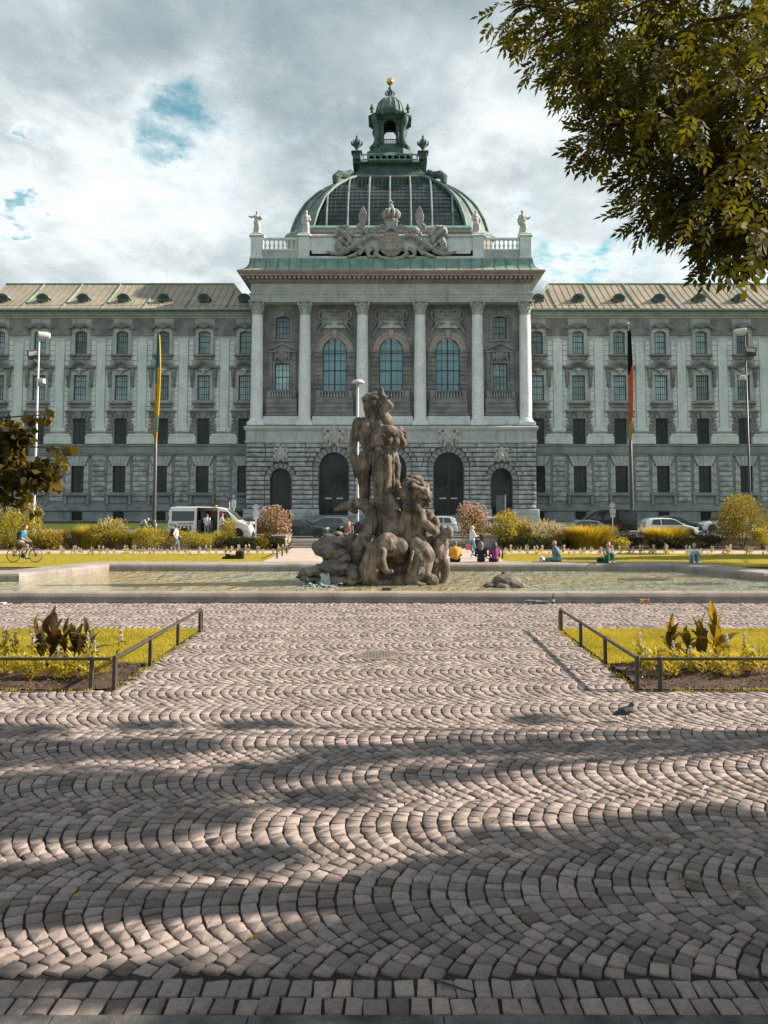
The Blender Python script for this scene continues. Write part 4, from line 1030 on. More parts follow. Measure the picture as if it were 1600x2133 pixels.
rc = 31.5 * ul; cu = MB(); cu.lathe([(rc * .98, zl(248)), (rc * 1.0, zl(242)), (rc * .92, zl(238)), (rc * .95, zl(234)), (rc * .93, zl(226)), (rc * .82, zl(216)), (rc * .6, zl(207)), (rc * .35, zl(202)), (rc * .25, zl(199.5)), (rc * .22, zl(197))], (DX, DYC, 0), 24)
for i in range(16):
    a = 2 * math.pi * i / 16; cu.tube([(DX + math.cos(a) * r * rc, DYC + math.sin(a) * r * rc, zl(p)) for r, p in ((.97, 234), (.96, 226), (.85, 216), (.63, 207), (.37, 201.5))], .09, 5)
cu.build('cupola', DOMEC, lan, True)
fi = MB().lathe([(.62, zl(200)), (.62, zl(196)), (.28, zl(193)), (.5, zl(189)), (.55, zl(186)), (.25, zl(182)), (.3, zl(179)), (.14, zl(176)), (.14, zl(172))], (DX, DYC, 0), 12)
for i in range(6): a = math.pi * i / 3; fi.tube([(DX + math.cos(a) * r, DYC + math.sin(a) * r, zl(p)) for r, p in ((.4, 196), (.75, 191), (.6, 186))], [.1, .14, .08], 5)
fi.build('finial', COPPERD, lan, True)
ba = MB().lathe([(.58 * math.sin(t), -.58 * math.cos(t)) for t in np.linspace(0, math.pi, 14)], (DX, DYC, zl(165.5)), 20); ba.build('gilded_ball', GOLD, lan, True)

# ------------------------------------------------------------------ wings
uw = YV / F_PX; zw = lambda p: Zp(p, YV)
AX = [Xp(815 + 303.6 + 85.75 * k, 760, YV) for k in range(7)]
HB = (AX[1] - AX[0]) / 2
WIN = dict(b=(11.3, 1092, 1064), g=(13.3, 1026, 970.5), m=(13.0, 925, 872), f=(13.5, 834, 782), s=(12.4, 737, 690))
XIN, XOUT = XE - 2.0, AX[-1] + HB
for sgn in (-1, 1):
    C = [sgn * a for a in AX]; x0, x1 = sorted((sgn * XIN, sgn * XOUT))
    mb = MB()
    facade(mb, x0, x1, ZR - .3, zw(1064), YV, [(x, 11.3 * uw, ZR + .1, zw(1064) - .001, 0) for x in C], .4)
    facade(mb, x0, x1, zw(1064), zw(945), YV, [(x, 13.3 * uw, zw(1026), zw(970.5), 0) for x in C], .4); part(mb, 'wall', DARK)
    mb = MB()
    facade(mb, x0, x1, zw(945), zw(850), YV, [(x, 13 * uw, zw(925), zw(872), 0) for x in C], .4)
    facade(mb, x0, x1, zw(850), zw(755), YV, [(x, 13.5 * uw, zw(834), zw(782), 0) for x in C], .4)
    facade(mb, x0, x1, zw(755), zw(655), YV, [(x, 12.4 * uw, zw(737), zw(690), .3) for x in C], .4); part(mb, 'wall', MID)
    path = [(x0, YV), (x1, YV)]
    mb = MB(); mb.sweep([(0, zw(1066)), (.22, zw(1064)), (.22, zw(1054)), (.12, zw(1052.5)), (0, zw(1052))], path); part(mb, 'plinth', DARK)
    mb = MB(); mb.sweep([(0, zw(946)), (.16, zw(945)), (.16, zw(931)), (.28, zw(929)), (.28, zw(926.5)), (.05, zw(925))], path); part(mb, 'string_course', DARK)
    mb = MB(); mb.sweep([(0, zw(701)), (.12, zw(700.5)), (.12, zw(698)), (.2, zw(696.5)), (.2, zw(694)), (.04, zw(693)), (.04, zw(662))], path)
    xs_ = sorted(C); ends = [x0] + sum([[x - 20.5 * uw, x + 20.5 * uw] for x in xs_], []) + [x1]
    for a, b in zip(ends[::2], ends[1::2]):
        if b > a: mb = MB(); mb.cbox(a, b, YV - .14, YV + .001, zw(700), zw(694), .06); mb.box(a, b, YV - .05, YV + .001, zw(694), zw(664)); part(mb, 'frieze_panel', BROWN)
    mb = MB(); mb.sweep([(0, zw(664)), (.15, zw(663)), (.2, zw(660)), (.5, zw(658.5)), (.55, zw(656)), (.9, zw(653.5)), (.95, zw(649.5)), (1.05, zw(647.5)), (1.05, zw(645.8)), (.3, zw(645))], path); part(mb, 'cornice', MID)
def bay_parts():
    """one bay of a wing about x = 0; returns the objects"""
    out = []
    def P(mb, name, m, parent=None, smooth=False):
        o = mb.build(name, m, parent or court, smooth)
        if parent is None: out.append(o)
        return o
    def win(key, cols, rows, glassm, rise=0.0, inset=.22):
        h, pb, pt = WIN[key]; h *= uw; zb = max(zw(pb), ZR + .1); mb = MB(); window_grid(mb, h, zb, zw(pt), YV + inset, cols, rows, .045, .1, rise); o = P(mb, 'window', FRAME)
        g = MB(); g.prism([(-h, zb), (h, zb)] + (arch_pts(0, h, zw(pt) - rise, rise)[::-1] if rise else [(h, zw(pt)), (-h, zw(pt))]), YV + inset + .06, YV + inset + .08); g.build('pane', glassm, o); return o, h
    # basement
    win('b', 2, (.5,), PANED)
    # ground floor
    o, h = win('g', 2, (.6,), PANED)
    s = MB(); s.cbox(-27 * uw, 27 * uw, YV - .42, YV + .001, zw(1033), zw(1026.5), .08)
    for q in (-1, 1): s.cbox(*sorted((q * 20 * uw, q * 26.5 * uw)), YV - .34, YV + .002, zw(1053), zw(1033), .07)
    s.cbox(-18.5 * uw, 18.5 * uw, YV - .12, YV + .001, zw(1049), zw(1036), .03); s.build('sill', DARK, o)
    j = MB()
    for q in (-1, 1):
        j.cbox(*sorted((q * h, q * 19 * uw)), YV - .14, YV + .001, zw(1026), zw(971), .03); j.cbox(*sorted((q * 19.3 * uw, q * 22.5 * uw)), YV - .2, YV + .001, zw(1026), zw(965), .03)
    j.build('jamb', MID, o)
    for q in (-1, 1):
        for k in range(3): b = MB().cbox(*sorted((q * (h + .02), q * 24 * uw)), YV - .3, YV + .001, zw(987 + k * 16), zw(979 + k * 16), .04); b.build('jamb_block', MID, o)
    for i in range(5):
        a, b = -1 + 2 * (i + .04) / 5, -1 + 2 * (i + .96) / 5; v = MB().prism([(a * 14.5 * uw, zw(970.6)), (b * 14.5 * uw, zw(970.6)), (b * 23.5 * uw, zw(950.5)), (a * 23.5 * uw, zw(950.5))], YV - .26 - .05 * (i == 2), YV + .001); P(v, 'voussoir', MID)
    l = MB(); l.cbox(-27 * uw, 27 * uw, YV - .34, YV + .001, zw(950), zw(946.5), .08); l.build('lintel_cornice', DARK, o)
    # mezzanine
    o, h = win('m', 2, (.45,), PANED)
    l = MB(); l.cbox(-29.5 * uw, 29.5 * uw, YV - .4, YV + .001, zw(859), zw(855), .09); l.cbox(-27 * uw, 27 * uw, YV - .22, YV + .001, zw(864), zw(859), .05)
    for q in (-1, 1): l.cbox(*sorted((q * 17 * uw, q * 27 * uw)), YV - .3, YV + .001, zw(871), zw(864), .08)
    l.prism([(-5 * uw, zw(872)), (5 * uw, zw(872)), (7.5 * uw, zw(859)), (-7.5 * uw, zw(859))], YV - .36, YV + .001)
    for q in (-1, 1): l.prism([(q * 6 * uw, zw(872)), (q * 12.5 * uw, zw(872)), (q * 16 * uw, zw(864)), (q * 8 * uw, zw(864))][::q], YV - .24, YV + .001)
    l.build('lintel', BROWN, o)
    for q in (-1, 1):
        for k in range(5): b = block(q * (h + .02), q * (26 + 2 * (k % 2)) * uw, zw(880.5 + k * 7.6), zw(873.3 + k * 7.6), YV - .01, .17, o, 'jamb_stone', BLKD)
    # first floor, arched hood on consoles
    o, h = win('f', 6, (.25, -.53, .77), PANE)
    f = MB()
    for q in (-1, 1): f.cbox(*sorted((q * h, q * 19.5 * uw)), YV - .15, YV + .001, zw(836), zw(777), .05)
    f.cbox(-19.5 * uw, 19.5 * uw, YV - .17, YV + .001, zw(782), zw(776), .05); f.build('surround', MID, o)
    s = MB(); s.cbox(-23.5 * uw, 23.5 * uw, YV - .4, YV + .001, zw(842), zw(838), .07); s.cbox(-20 * uw, 20 * uw, YV - .22, YV + .001, zw(850), zw(842), .1); s.build('sill', BROWN, o)
    hd_ = MB(); zs = zw(766); ro = 22.5 * uw
    arch_ring(hd_, 0, zw(773), ro - .32, ro + .05, YV - .5, YV + .001, 16, .33, math.pi - .33); arch_ring(hd_, 0, zw(773), ro - .55, ro - .3, YV - .32, YV + .001, 16, .33, math.pi - .33)
    arch_ring(hd_, 0, zw(773), .05, ro - .5, YV - .1, YV + .002, 12, .15, math.pi - .15)
    for q in (-1, 1):
        hd_.cbox(*sorted((q * 17.5 * uw, q * 32.5 * uw)), YV - .52, YV + .001, zw(768), zw(763.5), .08)
        hd_.cbox(*sorted((q * 21 * uw, q * 29 * uw)), YV - .4, YV + .001, zw(779), zw(768), .07)
        hd_.tube([(q * 25 * uw, YV - .3, zw(779)), (q * 25 * uw, YV - .34, zw(786)), (q * 25 * uw, YV - .2, zw(795)), (q * 25 * uw, YV - .22, zw(803)), (q * 25 * uw, YV - .05, zw(808))], [.26, .25, .17, .2, .08], 6)
    hd_.build('hood', BROWN, o)
    ct = solid('cartouche', [('e', (0, 0, 0), (.28, .2, .36)), ('c', (-.5, 0, .1), (0, -.1, .2), .12, .14), ('c', (.5, 0, .1), (0, -.1, .2), .12, .14), ('c', (0, -.1, .1), (0, -.1, -.4), .2, .1)], .07, MID, .04); link('cartouche', ct, o, (0, YV - .3, zw(773)))
    # second floor, segmental hood
    o, h = win('s', 6, (.28, -.52, .78), PANE, .3)
    f = MB()
    for q in (-1, 1): f.cbox(*sorted((q * h, q * 19.5 * uw)), YV - .18, YV + .001, zw(741), zw(694), .05)
    A1, A2 = arch_pts(0, 19.5 * uw, zw(693), .62), arch_pts(0, h, zw(694), .28)
    for a, b, c, e in zip(A1, A1[1:], A2[1:], A2): f.prism([a, b, c, e], YV - .2, YV + .001)
    f.build('surround', MID, o)
    s = MB(); s.cbox(-22 * uw, 22 * uw, YV - .4, YV + .001, zw(742.5), zw(738.5), .08); s.cbox(-18.5 * uw, 18.5 * uw, YV - .2, YV + .001, zw(750), zw(742.5), .08); s.build('sill', BROWN, o)
    hd_ = MB(); A1, A2 = arch_pts(0, 26.5 * uw, zw(683), .62), arch_pts(0, 25 * uw, zw(688), .6)
    for a, b, c, e in zip(A1, A1[1:], A2[1:], A2): hd_.prism([a, b, c, e], YV - .5, YV + .001)
    hd_.build('hood', BROWN, o)
    ct2 = solid('cartouche', [('e', (0, 0, 0), (.34, .2, .38)), ('c', (-.55, 0, -.1), (0, -.1, .25), .12, .16), ('c', (.55, 0, -.1), (0, -.1, .25), .12, .16)], .07, BROWN, .04, .02, 9); link('cartouche', ct2, o, (0, YV - .42, zw(681)))
    # pier to the right of the bay: pilaster strip, base, quoin courses
    m_ = MB(); xh = HB
    m_.cbox(xh - 9.5 * uw, xh + 9.5 * uw, YV - .22, YV + .001, zw(893), zw(708), .05); m_.cbox(xh - 10.5 * uw, xh + 10.5 * uw, YV - .3, YV + .001, zw(711), zw(707), .05); pil = P(m_, 'pilaster', LIGHT)
    m_ = MB(); m_.cbox(xh - 15 * uw, xh + 15 * uw, YV - .3, YV + .001, zw(900), zw(891), .1); m_.cbox(xh - 26 * uw, xh + 26 * uw, YV - .34, YV + .001, zw(909), zw(904), .06); m_.cbox(xh - 28.5 * uw, xh + 28.5 * uw, YV - .3, YV + .001, zw(925), zw(909), .04); m_.build('base', LIGHT, pil)
    m_ = MB()
    for i in range(17):
        a = 709 + i * 10.6; e = .6
        for q in (-1, 1): m_.cbox(*sorted((xh + q * 10.5 * uw, xh + q * (18.5 if 745 < a < 850 else 20.5) * uw)), YV - .1, YV + .001, zw(a + 10.6 - e), zw(a + e), .03)
    q = m_.build('quoin_courses', LIGHT, pil); q['kind'] = 'stuff'
    for i in range(9):
        a = 951 + i * 10.5; e = .55; o = block(xh - 14.5 * uw, xh + 14.5 * uw, zw(a + 10.5 - e), zw(a + e), YV - .01, .2); out.append(o)
    return out
bay = bay_parts()
for o in bay:
    base = o.location.copy(); first = True
    for sgn in (-1, 1):
        for k, a in enumerate(AX):
            xx = sgn * a; l = (base.x + xx, base.y, base.z)
            if o.name.split('.')[0] in ('pilaster', 'stone_block'):
                if sgn > 0 and False: continue
                if sgn < 0 and k == 0: continue
            if first: o.location = l; first = False
            else: copy_tree(o, court, l)
# roofs of the wings
zeave, zridge, YR0, YR1 = Zp(646, YV - 1.0), Zp(592.5, 116.2), YV - 1.02, 116.2
RP = [(YR0 + (YR1 - YR0) * t, zeave + (zridge - zeave) * (t * .82 + .18 * t * t)) for t in np.linspace(0, 1, 7)]
DORM = MB()
A1 = arch_pts(0, .78, 0, .5, 10)
for a, b in zip(A1, A1[1:]):
    DORM.add([(a[0], -.9, a[1]), (b[0], -.9, b[1]), (b[0] * .9, 1.1, b[1] * .7), (a[0] * .9, 1.1, a[1] * .7)], [(0, 1, 2, 3)])
    DORM.add([(a[0] * 1.2, -1.05, a[1] * 1.22), (b[0] * 1.2, -1.05, b[1] * 1.22), (b[0] * 1.05, .5, b[1] * 1.1), (a[0] * 1.05, .5, a[1] * 1.1)], [(0, 1, 2, 3)])
    DORM.add([(a[0] * 1.2, -1.05, a[1] * 1.22), (b[0] * 1.2, -1.05, b[1] * 1.22), (b[0], -.95, b[1]), (a[0], -.95, a[1])], [(0, 1, 2, 3)])
DORM.prism([(-.78, -.5), (.78, -.5), (.78, 0)] + A1[::-1][1:-1] + [(-.78, 0)], -.88, -.7, 1)
dm = DORM.mesh('dormer', [SEAMG, COPPERD])
dg = MB().prism([(x * .6, z * .62 - .05) for x, z in A1], -.93, -.87).mesh('dormer_window', PANED)
for sgn in (-1, 1):
    mb = MB()
    xi0, xi1 = sgn * (XE - .6), sgn * abs(Xp(487, 592, YR1))
    for i, ((ya, za1), (yb, zb1)) in enumerate(zip(RP, RP[1:])):
        f0, f1 = i / 6, (i + 1) / 6
        mb.add([(xi0 + (xi1 - xi0) * f0, ya, za1), (sgn * XOUT, ya, za1), (sgn * XOUT, yb, zb1), (xi0 + (xi1 - xi0) * f1, yb, zb1)], [(0, 1, 2, 3)])
    mb.add([(xi1, YR1, zridge), (sgn * XOUT, YR1, zridge), (sgn * XOUT, YR1 + 8, zeave), (xi1, YR1 + 8, zeave)], [(0, 1, 2, 3)]); mb.add([(xi0, YR0, zeave), (xi1, YR1, zridge), (xi1, YR1 + 8, zeave)], [(0, 1, 2)])
    rf = part(mb, 'roof', ROOF)
    sp = (AX[1] - AX[0]) / 6; nn_ = int((XOUT - XIN) / sp); sm = MB()
    for i in range(nn_ + 3):
        x = sgn * (AX[0] - HB + (i - 3) * sp); big = (i - 3) % 6 == 0
        t0 = 0
        pts = [(x, y, z + (.05 if big else .02)) for j, (y, z) in enumerate(RP) if abs(x) > abs(xi0 + (xi1 - xi0) * j / 6)]
        if len(pts) < 2: continue
        if big: t = MB(); t.tube(pts, .15, 6); t.build('rib', SEAMG, rf)
        else: sm.tube(pts, .05, 4, cap=False)
    sm.build('seams', SEAMG, rf)['kind'] = 'stuff'
    mb = MB(); mb.tube([(sgn * XOUT, YR1, zridge + .05), (xi1, YR1, zridge + .05)] + [(xi0 + (xi1 - xi0) * i / 6, y, z + .04) for i, (y, z) in list(enumerate(RP))[::-1]], .16, 6); mb.build('ridge_roll', SEAMG, rf)
    mb = MB(); mb.tube([(sgn * XOUT, YR0 - .1, zeave - .08), (xi0, YR0 - .1, zeave - .08)], .12, 6); mb.build('gutter', COPPERD, rf)
    mb = MB(); mb.tube([(sgn * XOUT, RP[0][0] + .5, RP[0][1] + .75), (xi0, RP[0][0] + .5, RP[0][1] + .75)], .02, 4)
    x = XIN
    while x < XOUT: mb.tube([(sgn * x, RP[0][0] + .5, RP[0][1] + .3), (sgn * x, RP[0][0] + .5, RP[0][1] + .8)], .025, 4); x += sp * 2
    mb.build('snow_rail', COPPERD, rf)
    yd = RP[0][0] + .42 * (YR1 - YR0); zd = float(np.interp(yd, [p[0] for p in RP], [p[1] for p in RP]))
    for a in AX:
        dx = (Xp(815 + 303.6, 620, yd) - AX[0]); d = link('dormer', dm, court, (sgn * (a + dx), yd, zd + .15)); link('dormer_window', dg, d)

# ================================================================== FOUNTAIN SCULPTURE
K_ = 58.6
def S(px, py, d=0.0): return ((px - 815) / K_, d, (1218 - py) / K_)
def ch(pts, rad, d=0.0, dd=None):
    """chain through pixel points; rad in pixels; depth d or per-point list"""
    ds = d if isinstance(d, (list, tuple)) else [d] * len(pts)
    return chain([S(*p, q) for p, q in zip(pts, ds)], [r / K_ for r in rad])
def el(px, py, rx, ry, rz, d=0.0, e=None): return ('e', S(px, py, d), (rx / K_, ry / K_, rz / K_), e)
fs = thing('fountain_sculpture', 'weathered brown stone group of a standing nude sea god with horse, triton and child', 'sculpture', (0, 29.2, .06))
P = []
P += [el(779, 890, 29, 15, 19, .02), el(757, 884, 14, 13, 12), el(806, 881, 14, 13, 12), el(764, 903, 16, 14, 22, -.03), el(790, 903, 16, 14, 22, -.03), el(771, 930, 19, 12, 20, 0), el(760, 958, 15, 15, 15, -.1), el(780, 958, 14, 15, 15, -.1), el(762, 893, 9, 7, 14, -.2), el(789, 893, 9, 7, 14, -.2), el(752, 915, 7, 8, 15, -.02)]
P += ch([(781, 875), (778, 858)], [13, 11])                                           # neck
P += [el(776, 846, 15, 17, 20), el(766, 852, 10, 11, 14), el(760, 846, 4.5, 5, 4.5), el(768, 866, 9, 9, 8), el(778, 833, 17, 17, 11), el(759, 836, 6, 9, 8), el(790, 840, 9, 12, 12)]  # head, nose, beard, hair
P += ch([(757, 833), (766, 827), (780, 825), (790, 830)], [5, 6, 6, 5])
P += ch([(746, 884), (739, 908), (733, 934)], [12, 10.5, 9], [0, .02, .05]) + ch([(733, 934), (735, 955), (739, 976)], [9, 8.5, 6], [.05, 0, -.08]) + ch([(739, 978), (741, 990)], [6, 5], -.08)
for i in range(4): P += ch([(738 + i * 1.8, 988), (739 + i * 1.6, 1000 - abs(i - 1.5) * 2)], [2.2, 1.7], -.1)
P += ch([(744, 984), (747, 994)], [2.4, 1.8], -.12)
P += ch([(806, 876), (796, 864), (812, 849)], [11, 9, 8], [0, -.05, -.1]) + ch([(812, 849), (803, 835), (793, 822)], [7, 6.5, 5], -.1) + ch([(793, 821), (795, 815)], [5, 4.5], -.1)
P += ch([(792, 817), (792.5, 806)], [2.2, 1.6], -.1) + ch([(797, 819), (800, 824)], [2.5, 2], -.12)
P += ch([(759, 966), (757, 985), (758, 1008)], [17, 16, 13], [-.03, 0, 0]) + ch([(758, 1008), (759, 1030), (761, 1058)], [12.5, 11.5, 8], [0, .05, .05]) + ch([(761, 1060), (770, 1066)], [9, 7], [.05, .2])
P += ch([(785, 966), (790, 1000), (792, 1055)], [17, 16, 11], [.1, .2, .25])
SV = .027
link('standing_god', solid('standing_god', P, SV, SCULPT, .028, .007, 12), fs)
mb = MB(); mb.tube([S(806, 838, -.16), S(814, 828, -.16)], .035, 6); mb.build('iron_stub', BLACK, fs)
# horse
P = [el(808, 906, 22, 20, 16, -.35), el(790, 924, 15, 16, 16, -.4), el(806, 924, 16, 18, 14, -.5), el(824, 924, 12, 14, 14, -.45)]
P += ch([(812, 908), (828, 916), (839, 930)], [16, 13, 8], [-.4, -.42, -.45]) + ch([(833, 900), (842, 914), (844, 930)], [7, 6, 4], [-.1, -.15, -.2]) + ch([(795, 898), (782, 912), (778, 932)], [9, 9, 7], -.3)
P += [el(798, 914, 5, 5, 4, -.72), el(818, 911, 5, 5, 4, -.7), el(842, 928, 4, 5, 7, -.5), el(790, 942, 7, 8, 5, -.55), el(806, 938, 7, 8, 5, -.6)]
P += ch([(800, 936), (801, 975), (798, 1015), (806, 1065), (814, 1112)], [18, 19, 21, 26, 33], [-.25, -.25, -.2, -.15, -.1])
P += ch([(788, 945), (784, 990), (786, 1030)], [8, 9, 8], [-.45, -.5, -.42]) + ch([(806, 948), (809, 990), (802, 1030), (826, 1062)], [6, 8, 8, 7], [-.55, -.55, -.5, -.45])
P += ch([(819, 944), (826, 975), (824, 1005), (834, 1034)], [7, 9, 8, 7], [-.2, -.25, -.2, -.2]) + ch([(793, 1030), (800, 1065), (822, 1092)], [8, 9, 8], -.5) + ch([(778, 1060), (782, 1100)], [14, 20], [-.1, 0])
for i in range(7): P += ch([(786 + i * 5.5, 946 + (i % 2) * 6), (783 + i * 6 + 2 * math.sin(i), 985), (785 + i * 6, 1024 + (i % 3) * 8)], [3.2, 3.6, 2.5], [-.62 + abs(i - 3) * .07] * 3)
for i in range(5): P += ch([(834 - i * 3, 896 + i * 4), (846 - i, 908 + i * 7)], [3.5, 2], [-.3 - i * .05, -.25])
link('rearing_horse', solid('rearing_horse', P, SV, SCULPT, .025, .016, 11), fs)
# base mass, tail and coils
P = [el(818, 1150, 46, 45, 50, .15), el(790, 1180, 42, 45, 40, .1), el(850, 1185, 50, 50, 40, .1), el(805, 1206, 62, 55, 18, 0), el(830, 1110, 30, 35, 30, .05)]
P += ch([(699, 1067), (718, 1060), (742, 1053), (760, 1057), (773, 1074), (774, 1095), (763, 1118), (750, 1146), (752, 1182)], [2.5, 8, 11, 12.5, 12, 13, 14, 17, 22], [-.75, -.7, -.6, -.5, -.55, -.6, -.6, -.5, -.3])
P += ch([(718, 1060), (744, 1070)], [4, 5], [-.75, -.7]) + ch([(757, 1125), (768, 1138), (781, 1137)], [10, 7, 3], [-.8, -.85, -.9])
P += ch([(773, 1214), (771, 1186), (784, 1152), (808, 1134), (828, 1142), (830, 1163)], [22, 22, 22, 22, 20, 15], [-1.0, -1.05, -1.1, -1.1, -1.0, -.8])
P += ch([(798, 1148), (796, 1168), (803, 1185)], [8, 9, 7], [-1.5, -1.5, -1.45]) + [el(806, 1187, 6, 6, 6, -1.5), el(815, 1187, 5, 5, 5, -1.48)]
P += ch([(776, 1213), (806, 1216), (838, 1212)], [16, 14, 15], [-1.0, -1.05, -.95])
P += ch([(868, 1134), (879, 1158), (870, 1188), (850, 1212)], [20, 24, 25, 18], [-.6, -.85, -.9, -.9]) + ch([(857, 1150), (852, 1178), (844, 1204)], [4, 5, 4], [-1.22, -1.32, -1.2])
P += ch([(868, 1205), (890, 1206), (900, 1208)], [10, 12, 10], [-.9, -1.0, -1.0]) + [el(896, 1205, 12, 12, 11, -1.02)] + ch([(848, 1218), (868, 1214), (882, 1214)], [3, 5, 3], -1.25)
for i in range(9): P += ch([(858 + i * 3.2, 1140 + i * 2), (866 + i * 2.4, 1165 + i * 1.5), (858 + i * 2.2, 1196)], [1.6, 1.6, 1.4], [-1.08 - .12 * math.sin(i * .35), -1.4 + abs(i - 4) * .06, -1.35 + abs(i - 4) * .06])
for i in range(6): P += ch([(776 - 4 + i * 7, 1160 - i * 5), (768 + i * 9, 1190 - i * 9)], [2, 2], -1.42)
link('coiled_tails', solid('coiled_tails', P, .036, SCULPT, .03, .02, 9), fs)
# triton bearing a bundle
P = [el(862, 1030, 26, 26, 24, -.5), el(850, 1010, 13, 14, 10, -.6), el(868, 1004, 14, 14, 9, -.5), el(882, 1018, 12, 16, 10, -.5), el(889, 1036, 10, 14, 12, -.5), el(890, 1052, 7, 10, 9, -.5), el(845, 1034, 13, 14, 14, -.75), el(850, 1058, 13, 14, 14, -.75), el(866, 1058, 12, 14, 14, -.7), el(857, 1000, 8, 10, 6, -.5)]
P += ch([(838, 1026), (858, 1018), (884, 1026), (894, 1048)], [4, 5, 5, 4], [-.85, -.98, -.9, -.75]) + ch([(842, 1016), (862, 1010), (886, 1018)], [4, 5, 4], [-.75, -.85, -.75])
P += ch([(857, 1068), (862, 1100), (852, 1130)], [17, 24, 28], [-.35, -.35, -.2]) + ch([(874, 1058), (879, 1090), (904, 1111)], [9.5, 10, 8.5], [-.5, -.6, -.7]) + ch([(904, 1111), (908, 1092)], [8, 7], [-.7, -.5]) + [el(892, 1082, 13, 16, 16, -.25), el(907, 1088, 7, 8, 8, -.45)]
P += ch([(846, 1075), (838, 1110), (844, 1140)], [10, 14, 16], [-.5, -.4, -.3]) + ch([(885, 1110), (878, 1140)], [16, 20], [-.2, -.2])
for i in range(9): a_ = i * .72; P += ch([(862 + 24 * math.cos(a_), 1030 - 20 * math.sin(a_)), (862 + 30 * math.cos(a_ + .35), 1030 - 25 * math.sin(a_ + .35))], [5, 4], [-.85, -.6])
link('triton', solid('triton', P, SV, SCULPT, .022, .014, 12), fs)
# child seen from behind
P = [el(929, 1112, 12, 13, 13, -.5), el(934, 1109, 9, 10, 10, -.6), el(922, 1105, 8, 9, 8, -.55), el(936, 1120, 6, 7, 7, -.62)]
P += ch([(920, 1122), (910, 1132), (911, 1150), (913, 1168)], [8, 12, 13.5, 16], [-.5, -.5, -.5, -.5]) + ch([(898, 1128), (899, 1150), (902, 1165)], [8, 9, 9], -.4)
P += [el(905, 1174, 11, 13, 12, -.62), el(922, 1174, 11, 13, 12, -.62)] + ch([(905, 1178), (902, 1196), (908, 1216)], [12, 10, 7.5], [-.55, -.5, -.5]) + ch([(924, 1178), (926, 1195), (921, 1216)], [11.5, 9.5, 7], [-.55, -.5, -.5])
P += ch([(918, 1126), (926, 1136), (923, 1162)], [8, 7, 5.5], [-.5, -.45, -.6]) + ch([(923, 1162), (921, 1168)], [4.5, 4], -.65)
link('child_figure', solid('child_figure', P, SV, SCULPT, .02, .007, 12), fs)
# rocks
rocks = [([el(668, 1146, 20, 30, 20, .3), el(690, 1134, 22, 30, 15, .3), el(712, 1140, 30, 40, 22, .3), el(735, 1150, 30, 40, 34, .3)], .05, 4.5), ([el(690, 1150, 22, 24, 20, -.7), el(706, 1158, 18, 20, 16, -.75)], .04, 6),
         ([el(640, 1198, 18, 20, 11, -.6), el(662, 1192, 22, 24, 15, -.75)], .035, 6), ([el(700, 1185, 36, 34, 24, -.7), el(735, 1195, 26, 30, 24, -.6), el(672, 1206, 46, 40, 10, -.7)], .05, 5),
         ([el(738, 1196, 14, 16, 16, -1.3), el(720, 1208, 40, 22, 9, -1.2)], .04, 6), ([el(722, 1164, 12, 14, 9, -.9), el(714, 1168, 9, 10, 7, -1.0)], .03, 9), ([el(685, 1121, 16, 12, 5, .6), el(700, 1118, 12, 12, 6, .6)], .02, 6)]
for pr_, am, fr_ in rocks: link('rock', solid('rock', pr_, .036, ROCK, .03, am * 1.5, fr_ * 1.25, ridged=True), fs)
JET = leafmat('foam_water', (0.5, 0.55, 0.55), (0.8, 0.83, 0.83), 0.3, (1, 1, 1), 0.2)
mb = MB(); r_ = random.Random(3)
for i in range(120):
    x, y = r_.gauss(680, 20), r_.gauss(1214, 2.5); mb.lathe([(0, -.01), (r_.uniform(.03, .08), .0), (.02, .02), (0, .025)], S(x, y, -1.7 + r_.uniform(-.4, .3)), 5)
me = solid('cascade', sum([ch([(676 + i * 2.2 + r_.uniform(-2, 2), 1191 + r_.uniform(0, 5)), (677 + i * 2.3 + r_.uniform(-3, 3), 1200 + r_.uniform(0, 4)), (676 + i * 2.6 + r_.uniform(-3, 3), 1213 + r_.uniform(-2, 4))], [r_.uniform(1, 2), r_.uniform(1.5, 2.6), r_.uniform(1.2, 3)], [-1.4, -1.5 - r_.uniform(0, .1), -1.62]) for i in range(8)], []), .02, JET, .02, .014, 34)
link('cascade', me, fs); mb.build('foam', JET, fs, kind='stuff')
mb = MB(); q = at(805, 1229, 24.75); mb.cbox(q.x - .14, q.x + .14, q.y, q.y + .2, .1, .34, .01); tag(mb.build('outlet_box', STEELD), 'small dark outlet box behind the near basin rim below the statue', 'outlet box')
# rock standing in the pool
pr_ = thing('pool_rock', 'pointed grey rock with small stones standing in the pool', 'rock', (*gnd(1050, 1222, .1)[:2], .05))
link('rock', solid('rock', [('e', (.1, .1, .2), (.5, .4, .26)), ('c', (.05, .1, .2), (.0, .1, .48), .32, .1), ('e', (.36, .05, .1), (.3, .3, .16))], .035, ROCK, .07, .025, 7, ridged=True), pr_)
for x, y, s in ((-.47, -.1, .19), (-.1, -.32, .2), (.42, -.2, .22)): link('stone', solid('stone', [('e', (x, y, .08), (s * 1.2, s, s * .62))], .03, ROCK, .03, .02, 9), pr_)

